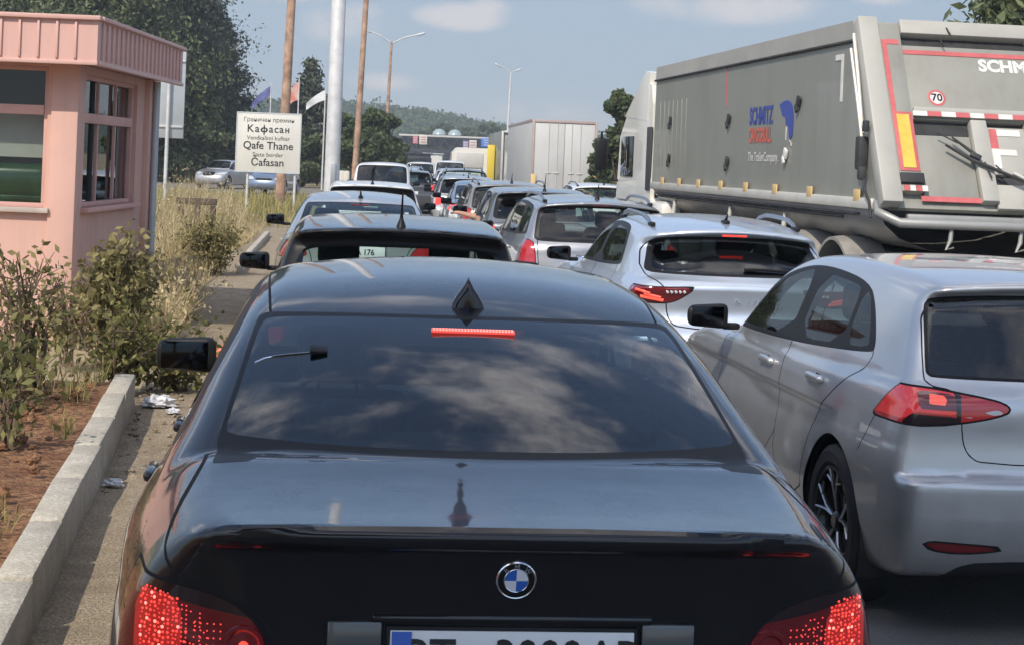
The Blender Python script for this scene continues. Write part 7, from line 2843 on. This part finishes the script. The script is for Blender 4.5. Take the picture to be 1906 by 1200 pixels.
    for x in (-0.62, 0.02, 0.66):
        g = MB()
        g.tube([(x, -0.06, 1.38), (x - 0.01, -0.07, 1.28), (x - 0.05, -0.08, 1.20), (x + 0.02, -0.08, 1.22)], [0.02, 0.022, 0.014, 0.01], 8, 0)
        g.build('hanging_hook', M['tip_under'], root)
    for y in (3.1, 5.4, 8.4):
        g = MB()
        g.tube([(-1.20, y, 1.40), (-1.22, y, 1.20), (-1.26, y - 0.12, 1.12)], [0.022, 0.03, 0.02], 8, 0)
        g.box((-1.22, y, 1.17), (0.10, 0.14, 0.09), 0.02, 0)
        g.build('belly_clamp', M['tip_rail'], root)
    # chassis, axles with mudguards
    g = MB()
    for x in (-0.5, 0.5):
        g.box((x, 4.6, 0.98), (0.16, 9.0, 0.26), 0.01)
    g.box((0, 0.35, 0.95), (2.3, 0.16, 0.34), 0.02)
    g.box((0, 0.30, 0.55), (2.36, 0.12, 0.14), 0.02)
    g.box((0, 4.5, 0.88), (1.9, 1.8, 0.46), 0.05)
    g.box((-0.75, 6.6, 0.75), (0.6, 1.6, 0.5), 0.04)
    g.build('chassis', M['frame_dark'], root)
    for (x, w) in ((-0.85, 0.4), (0.85, 0.4)):
        g = MB()
        g.box((x, 0.26, 0.92), (w, 0.05, 0.14), 0.02)
        g.build('tail_light', M['lens_red'], root)
    plate(root, (0.28, 0.24, 0.98), 0.50, 0.11, [(0.0, 'SK 8799 BC', 0.86)], 0, False, None, 0.075)
    for ya in (1.35, 2.66, 3.97):
        for sx in (-1, 1):
            t = MB()
            t.lathe([(0.29, -0.17), (0.31, -0.19), (0.48, -0.19), (0.52, -0.16), (0.53, 0.0), (0.52, 0.16), (0.48, 0.19), (0.31, 0.19), (0.29, 0.17)], 'x', 32)
            o = t.build('wheel', M['rubber'], root)
            o.location = (sx * 1.04, ya, 0.53)
            r = MB()
            r.lathe([(0.30, sx * 0.17), (0.28, sx * 0.06), (0.16, sx * 0.04), (0.14, sx * 0.12), (0.0, sx * 0.13)], 'x', 28)
            r.build('rim', M['alloy'], o)
            f = MB()
            f.lathe([(0.60, -0.20), (0.63, -0.20), (0.645, -0.1), (0.645, 0.1), (0.63, 0.20), (0.60, 0.20)], 'x', 24, 0, (sx * 1.04, ya, 0.60), R(12), R(168))
            f.lathe([(0.595, 0.20), (0.595, -0.20)], 'x', 24, 0, (sx * 1.04, ya, 0.60), R(12), R(168))
            f.build('mudguard', M['fender'], root)
            for dy in (-0.52, 0.50):
                c = MB()
                c.tube([(sx * 1.22, ya + dy, 0.90), (sx * 0.8, ya + dy, 0.90)], 0.035, 10)
                c.box((sx * 1.22, ya + dy, 0.90), (0.06, 0.09, 0.09), 0.02)
                c.build('mudguard_clamp', M['tip_rail'], root)
    # tractor unit
    y0 = 10.25
    g = MB()
    g.prism([(y0, 0.85), (y0, 2.55), (y0 + 1.6, 2.62), (y0 + 2.1, 2.3), (y0 + 2.28, 1.4), (y0 + 2.3, 0.55), (y0 + 0.9, 0.55)], -1.24, 1.24, 'yz', 0)
    cab = g.build('cab', M['cab_white'], root, autosmooth=False)
    g = MB()
    g.prism([(y0 + 0.02, 2.50), (y0 - 0.05, 3.20), (y0 + 0.22, 3.24), (y0 + 0.8, 3.0), (y0 + 1.75, 2.6)], -1.245, -1.12, 'yz', 0)
    g.prism([(y0 + 0.02, 2.50), (y0 - 0.05, 3.20), (y0 + 0.22, 3.24), (y0 + 0.8, 3.0), (y0 + 1.75, 2.6)], 1.12, 1.245, 'yz', 0)
    g.prism([(y0 + 0.12, 3.16), (y0 + 0.22, 3.22), (y0 + 0.8, 2.98), (y0 + 1.75, 2.6), (y0 + 1.6, 2.55)], -1.12, 1.12, 'yz', 0)
    g.build('wind_deflector', M['cab_white'], cab, autosmooth=False)
    g = MB()
    g.prism([(y0 - 0.38, 0.95), (y0 - 0.30, 2.75), (y0 - 0.18, 3.02), (y0 - 0.02, 3.05), (y0 - 0.02, 0.95)], -1.24, -1.18, 'yz', 0)
    g.build('side_fairing', M['cab_white'], cab, autosmooth=False)
    g = MB()
    g.box((-1.245, y0 - 0.20, 1.95), (0.03, 0.30, 0.92), 0.01)
    g.box((0, y0 - 0.14, 1.9), (2.2, 0.20, 1.5), 0.02)
    g.build('air_intake', M['grille_dark'], cab)
    g = MB()
    g.box((-1.246, y0 + 1.45, 1.98), (0.02, 0.95, 0.62), 0.006)
    g.build('side_window', M['glass_dark2'], cab)
    g = MB()
    g.tube([(-1.25, y0 + 2.05, 2.35), (-1.52, y0 + 2.2, 2.36), (-1.52, y0 + 2.2, 1.62), (-1.25, y0 + 2.1, 1.60)], 0.02, 8)
    g.box((-1.52, y0 + 2.18, 2.0), (0.20, 0.10, 0.50), 0.04)
    g.build('wing_mirror', M['trim'], cab)
    for (ya, sx) in ((y0 + 1.5, -1), (y0 + 1.5, 1), (y0 - 1.9, -1), (y0 - 1.9, 1)):
        t = MB()
        t.lathe([(0.29, -0.16), (0.48, -0.17), (0.53, -0.1), (0.53, 0.1), (0.48, 0.17), (0.29, 0.16)], 'x', 28)
        o = t.build('wheel', M['rubber'], root)
        o.location = (sx * 1.05, ya, 0.53)
        r = MB()
        r.lathe([(0.30, sx * 0.15), (0.2, sx * 0.05), (0.0, sx * 0.1)], 'x', 24)
        r.build('rim', M['alloy'], o)
    g = MB()
    g.box((-1.15, y0 - 0.72, 1.08), (0.30, 1.35, 0.55), 0.09)
    g.build('side_tank', M['cab_white'], root)
    g = MB()
    g.box((-1.10, y0 - 0.25, 1.24), (0.28, 0.45, 0.30), 0.05)
    g.build('side_skirt', M['cab_white'], root)
    return root


def build_box_lorry():
    root = thing('box_lorry', 'white box trailer with closed rear doors and orange corner marker boards', 'lorry', (2.02, 68.0, 0), R(4.2))
    W, H, Z0, L = 1.28, 3.56, 0.80, 13.4
    b = MB()
    b.box((0, L / 2 + 0.05, (H + Z0) / 2), (2 * W - 0.01, L, H - Z0 - 0.01), 0.01)
    b.build('body', M['box_white'], root, autosmooth=False)
    f = MB()
    for sx in (-1, 1):
        f.box((sx * (W - 0.05), 0.0, (H + Z0) / 2), (0.10, 0.12, H - Z0), 0.01)
    f.box((0, 0.0, H - 0.05), (2 * W - 0.2, 0.12, 0.11), 0.01)
    f.box((0, 0.0, Z0 + 0.06), (2 * W - 0.2, 0.12, 0.13), 0.01)
    for sx in (-1, 1):
        f.box((sx * (W + 0.002), L / 2, H - 0.03), (0.03, L - 0.2, 0.09), 0)
    f.build('rear_frame', M['box_frame'], root)
    for sx in (-1, 1):
        d = MB()
        d.box((sx * (W - 0.1) / 2, 0.0, (H + Z0) / 2), (W - 0.115, 0.05, H - Z0 - 0.25), 0.01)
        o = d.build('door', M['box_white'], root)
        for q in (0.28, 0.62):
            l = MB()
            l.tube([(sx * q, -0.04, Z0 + 0.15), (sx * q, -0.04, H - 0.12)], 0.016, 6)
            l.box((sx * q, -0.05, 1.5), (0.20, 0.03, 0.05), 0.01)
            l.build('lock_bar', M['box_white'], o)
    for sx, mt in ((-1, 'mark_amber'), (1, 'logo_orange')):
        m_ = MB()
        m_.box((sx * (W - 0.10), -0.08, 0.95), (0.20, 0.02, 0.95), 0.01)
        m_.build('marker_board', M[mt], root)
    c = MB()
    c.box((0, 0.3, 0.62), (2.4, 0.2, 0.16), 0.02)
    c.box((0, L / 2, 0.7), (0.9, L, 0.2), 0.02)
    c.build('chassis', M['frame_dark'], root)
    for x in (-0.9, 0.9):
        q = MB()
        q.box((x, 0.17, 0.64), (0.45, 0.05, 0.13), 0.02)
        q.build('tail_light', M['lens_red'], root)
    for ya in (1.9, 3.2, 4.5, 11.5):
        for sx in (-1, 1):
            t = MB()
            t.lathe([(0.2, -0.17), (0.48, -0.17), (0.52, 0.0), (0.48, 0.17), (0.2, 0.17)], 'x', 20)
            o = t.build('wheel', M['rubber'], root)
            o.location = (sx * 1.05, ya, 0.52)
    g = MB()
    g.prism([(L + 0.5, 0.6), (L + 0.5, 3.0), (L + 1.9, 3.0), (L + 2.4, 1.8), (L + 2.4, 0.6)], -1.23, 1.23, 'yz')
    g.build('cab', M['cab_white'], root, autosmooth=False)
    # grey trailer ahead of it
    r2 = thing('curtain_lorry', 'grey curtain-sided trailer in front of the box trailer', 'lorry', (0.62, 100.0, 0), R(4.0))
    b = MB()
    b.box((0, 6.8, 2.2), (2.55, 13.4, 2.9), 0.02)
    b.build('body', M['tip_side'], r2, autosmooth=False)
    f = MB()
    for sx in (-1, 1):
        f.box((sx * 1.22, 0.02, 2.2), (0.12, 0.14, 2.92), 0.01)
    f.box((0, 0.02, 3.62), (2.3, 0.14, 0.12), 0.01)
    f.build('rear_frame', M['tip_rail'], r2)
    c = MB()
    c.box((0, 6.5, 0.62), (2.2, 12.5, 0.22), 0.02)
    c.build('chassis', M['frame_dark'], r2)
    for ya in (2, 3.3, 11):
        for sx in (-1, 1):
            t = MB()
            t.lathe([(0.2, -0.17), (0.48, -0.17), (0.52, 0.0), (0.48, 0.17), (0.2, 0.17)], 'x', 20)
            o = t.build('wheel', M['rubber'], r2)
            o.location = (sx * 1.05, ya, 0.52)
    # white lorry with a yellow rear post
    r3 = thing('yellow_edged_lorry', 'white lorry body with a bright yellow rear edge, left of the curtain trailer', 'lorry', (-2.45, 105.0, 0), R(3.0))
    b = MB()
    b.prism([(-1.2, 0.9), (1.0, 0.9), (1.0, 2.65), (-0.9, 2.65), (-1.2, 2.3)], 0.1, 6.0, 'xz')
    b.build('body', M['cab_white'], r3, autosmooth=False)
    b = MB()
    b.box((1.17, 0.0, 1.75), (0.44, 0.12, 2.25), 0.02)
    b.box((1.1, 3.0, 2.6), (0.2, 5.9, 0.16), 0.02)
    b.build('yellow_edge', M['yellow'], r3)
    b = MB()
    b.box((-0.1, 0.06, 1.9), (1.6, 0.06, 0.9), 0.02)
    b.build('rear_door', M['box_white'], r3)
    for ya in (1.2, 4.6):
        for sx in (-1, 1):
            t = MB()
            t.lathe([(0.2, -0.15), (0.44, -0.15), (0.48, 0.0), (0.44, 0.15), (0.2, 0.15)], 'x', 20)
            o = t.build('wheel', M['rubber'], r3)
            o.location = (sx * 0.95, ya, 0.48)
    b = MB()
    b.box((0, 3, 0.7), (1.9, 5.8, 0.35), 0.02)
    b.build('chassis', M['frame_dark'], r3)


M['logo_orange'] = pm('marker_orange', (0.75, 0.30, 0.08), 0.5)


# ================================================================ the driver with an arm out of the window
def build_person():
    base = Matrix.Translation((0.50, 23.6, 0)) @ Matrix.Rotation(R(6.0), 4, 'Z')
    joints = {
        'pelvis': (-0.38, 1.95, 0.56, 0.14), 'waist': (-0.38, 1.92, 0.74, 0.14), 'chest': (-0.38, 1.90, 0.95, 0.155), 'neckb': (-0.38, 1.91, 1.08, 0.075), 'neck': (-0.38, 1.93, 1.13, 0.055),
        'head': (-0.38, 1.96, 1.21, 0.082), 'crown': (-0.38, 1.96, 1.29, 0.07),
        'shl': (-0.56, 1.92, 1.02, 0.065), 'ell': (-0.80, 2.06, 1.00, 0.048), 'wrl': (-1.00, 2.27, 1.04, 0.030), 'hal': (-1.055, 2.34, 1.045, 0.034),
        'shr': (-0.20, 1.92, 1.02, 0.065), 'elr': (-0.14, 2.14, 0.84, 0.048), 'wrr': (-0.26, 2.36, 0.90, 0.032), 'har': (-0.30, 2.42, 0.91, 0.034),
        'kl': (-0.50, 2.42, 0.60, 0.075), 'al': (-0.50, 2.62, 0.32, 0.05), 'kr': (-0.26, 2.42, 0.60, 0.075), 'ar': (-0.26, 2.62, 0.32, 0.05),
    }
    links = [('pelvis', 'waist'), ('waist', 'chest'), ('chest', 'neckb'), ('neckb', 'neck'), ('neck', 'head'), ('head', 'crown'), ('chest', 'shl'), ('shl', 'ell'), ('ell', 'wrl'), ('wrl', 'hal'),
             ('chest', 'shr'), ('shr', 'elr'), ('elr', 'wrr'), ('wrr', 'har'), ('pelvis', 'kl'), ('kl', 'al'), ('pelvis', 'kr'), ('kr', 'ar')]
    names = list(joints)
    V = [joints[n][:3] for n in names]
    rad = [joints[n][3] for n in names]
    E = [(names.index(a), names.index(b)) for a, b in links]
    # fingers of the hand outside : slightly drooping, unequal
    wrist, hand = Vector(joints['wrl'][:3]), Vector(joints['hal'][:3])
    d = (hand - wrist).normalized()
    side = d.cross(Vector((0, 0, 1))).normalized()
    hi = names.index('hal')
    for k, (off, ln, bend) in enumerate(((-0.030, 0.070, 0.35), (-0.010, 0.082, 0.45), (0.011, 0.078, 0.5), (0.031, 0.060, 0.6))):
        a = hand + d * 0.035 + side * off
        b_ = a + d * ln * 0.5 + Vector((0, 0, -1)) * ln * 0.12
        c = b_ + (d * (1 - bend) + Vector((0, 0, -1)) * bend).normalized() * ln * 0.5
        i0 = len(V)
        V += [tuple(a), tuple(b_), tuple(c)]
        rad += [0.0105, 0.0092, 0.0075]
        E += [(hi, i0), (i0, i0 + 1), (i0 + 1, i0 + 2)]
    a = hand - d * 0.01 - side * 0.04
    b_ = a + d * 0.03 - side * 0.03
    i0 = len(V)
    V += [tuple(a), tuple(b_)]
    rad += [0.011, 0.009]
    E += [(hi, i0), (i0, i0 + 1)]
    me = bpy.data.meshes.new('person')
    me.from_pydata(V, E, [])
    o = bpy.data.objects.new('person', me)
    COL.objects.link(o)
    sk = o.modifiers.new('skin', 'SKIN')
    for i, v in enumerate(me.skin_vertices[0].data):
        v.radius = (rad[i], rad[i])
        v.use_root = (i == 0)
    o.modifiers.new('sub', 'SUBSURF').levels = 2
    dg = bpy.context.evaluated_depsgraph_get()
    m2 = bpy.data.meshes.new_from_object(o.evaluated_get(dg))
    bpy.data.objects.remove(o)
    m2.polygons.foreach_set('use_smooth', np.ones(len(m2.polygons), bool))
    p = link('person', m2, [M['skin'], M['shirt']])
    mi = []
    for f in m2.polygons:
        c = f.center
        mi.append(1 if (c.z < 1.08 and c.x > -0.66) and not (c.y > 2.2 and c.z > 0.78) else 0)
    m2.polygons.foreach_set('material_index', np.array(mi, np.int32))
    p.matrix_world = base
    tag(p, 'person resting a bare forearm out of the window of the dark grey hatchback', 'person')
    h = MB()
    h.lathe([(0.0, 0.098), (0.055, 0.085), (0.088, 0.04), (0.090, -0.01), (0.075, -0.05)], 'z', 16, 0, (-0.38, 1.945, 1.245))
    h.build('hair', M['ink'], p)
# ================================================================ assemble
build_ground()
build_black_saloon()
build_silver_hatchback()
build_cars()
build_person()
build_tipper()
build_box_lorry()
build_kiosk()
build_street()
build_vegetation()

# hazy summer air round the whole scene
b = MB()
b.box((-60, 480, 58), (1000, 1100, 120), 0)
hz = b.build('haze', [], kind='stuff', autosmooth=False)
hm = bpy.data.materials.new('haze_air')
hm.use_nodes = True
hm.node_tree.nodes.clear()
pv = hm.node_tree.nodes.new('ShaderNodeVolumePrincipled')
pv.inputs['Color'].default_value = (0.86, 0.90, 0.95, 1)
pv.inputs['Density'].default_value = 0.0009
pv.inputs['Anisotropy'].default_value = 0.2
ho = hm.node_tree.nodes.new('ShaderNodeOutputMaterial')
hm.node_tree.links.new(pv.outputs[0], ho.inputs['Volume'])
hz.data.materials.clear()
hz.data.materials.append(hm)
hz['label'] = 'thin pale haze in the air over the road'
hz['category'] = 'haze'
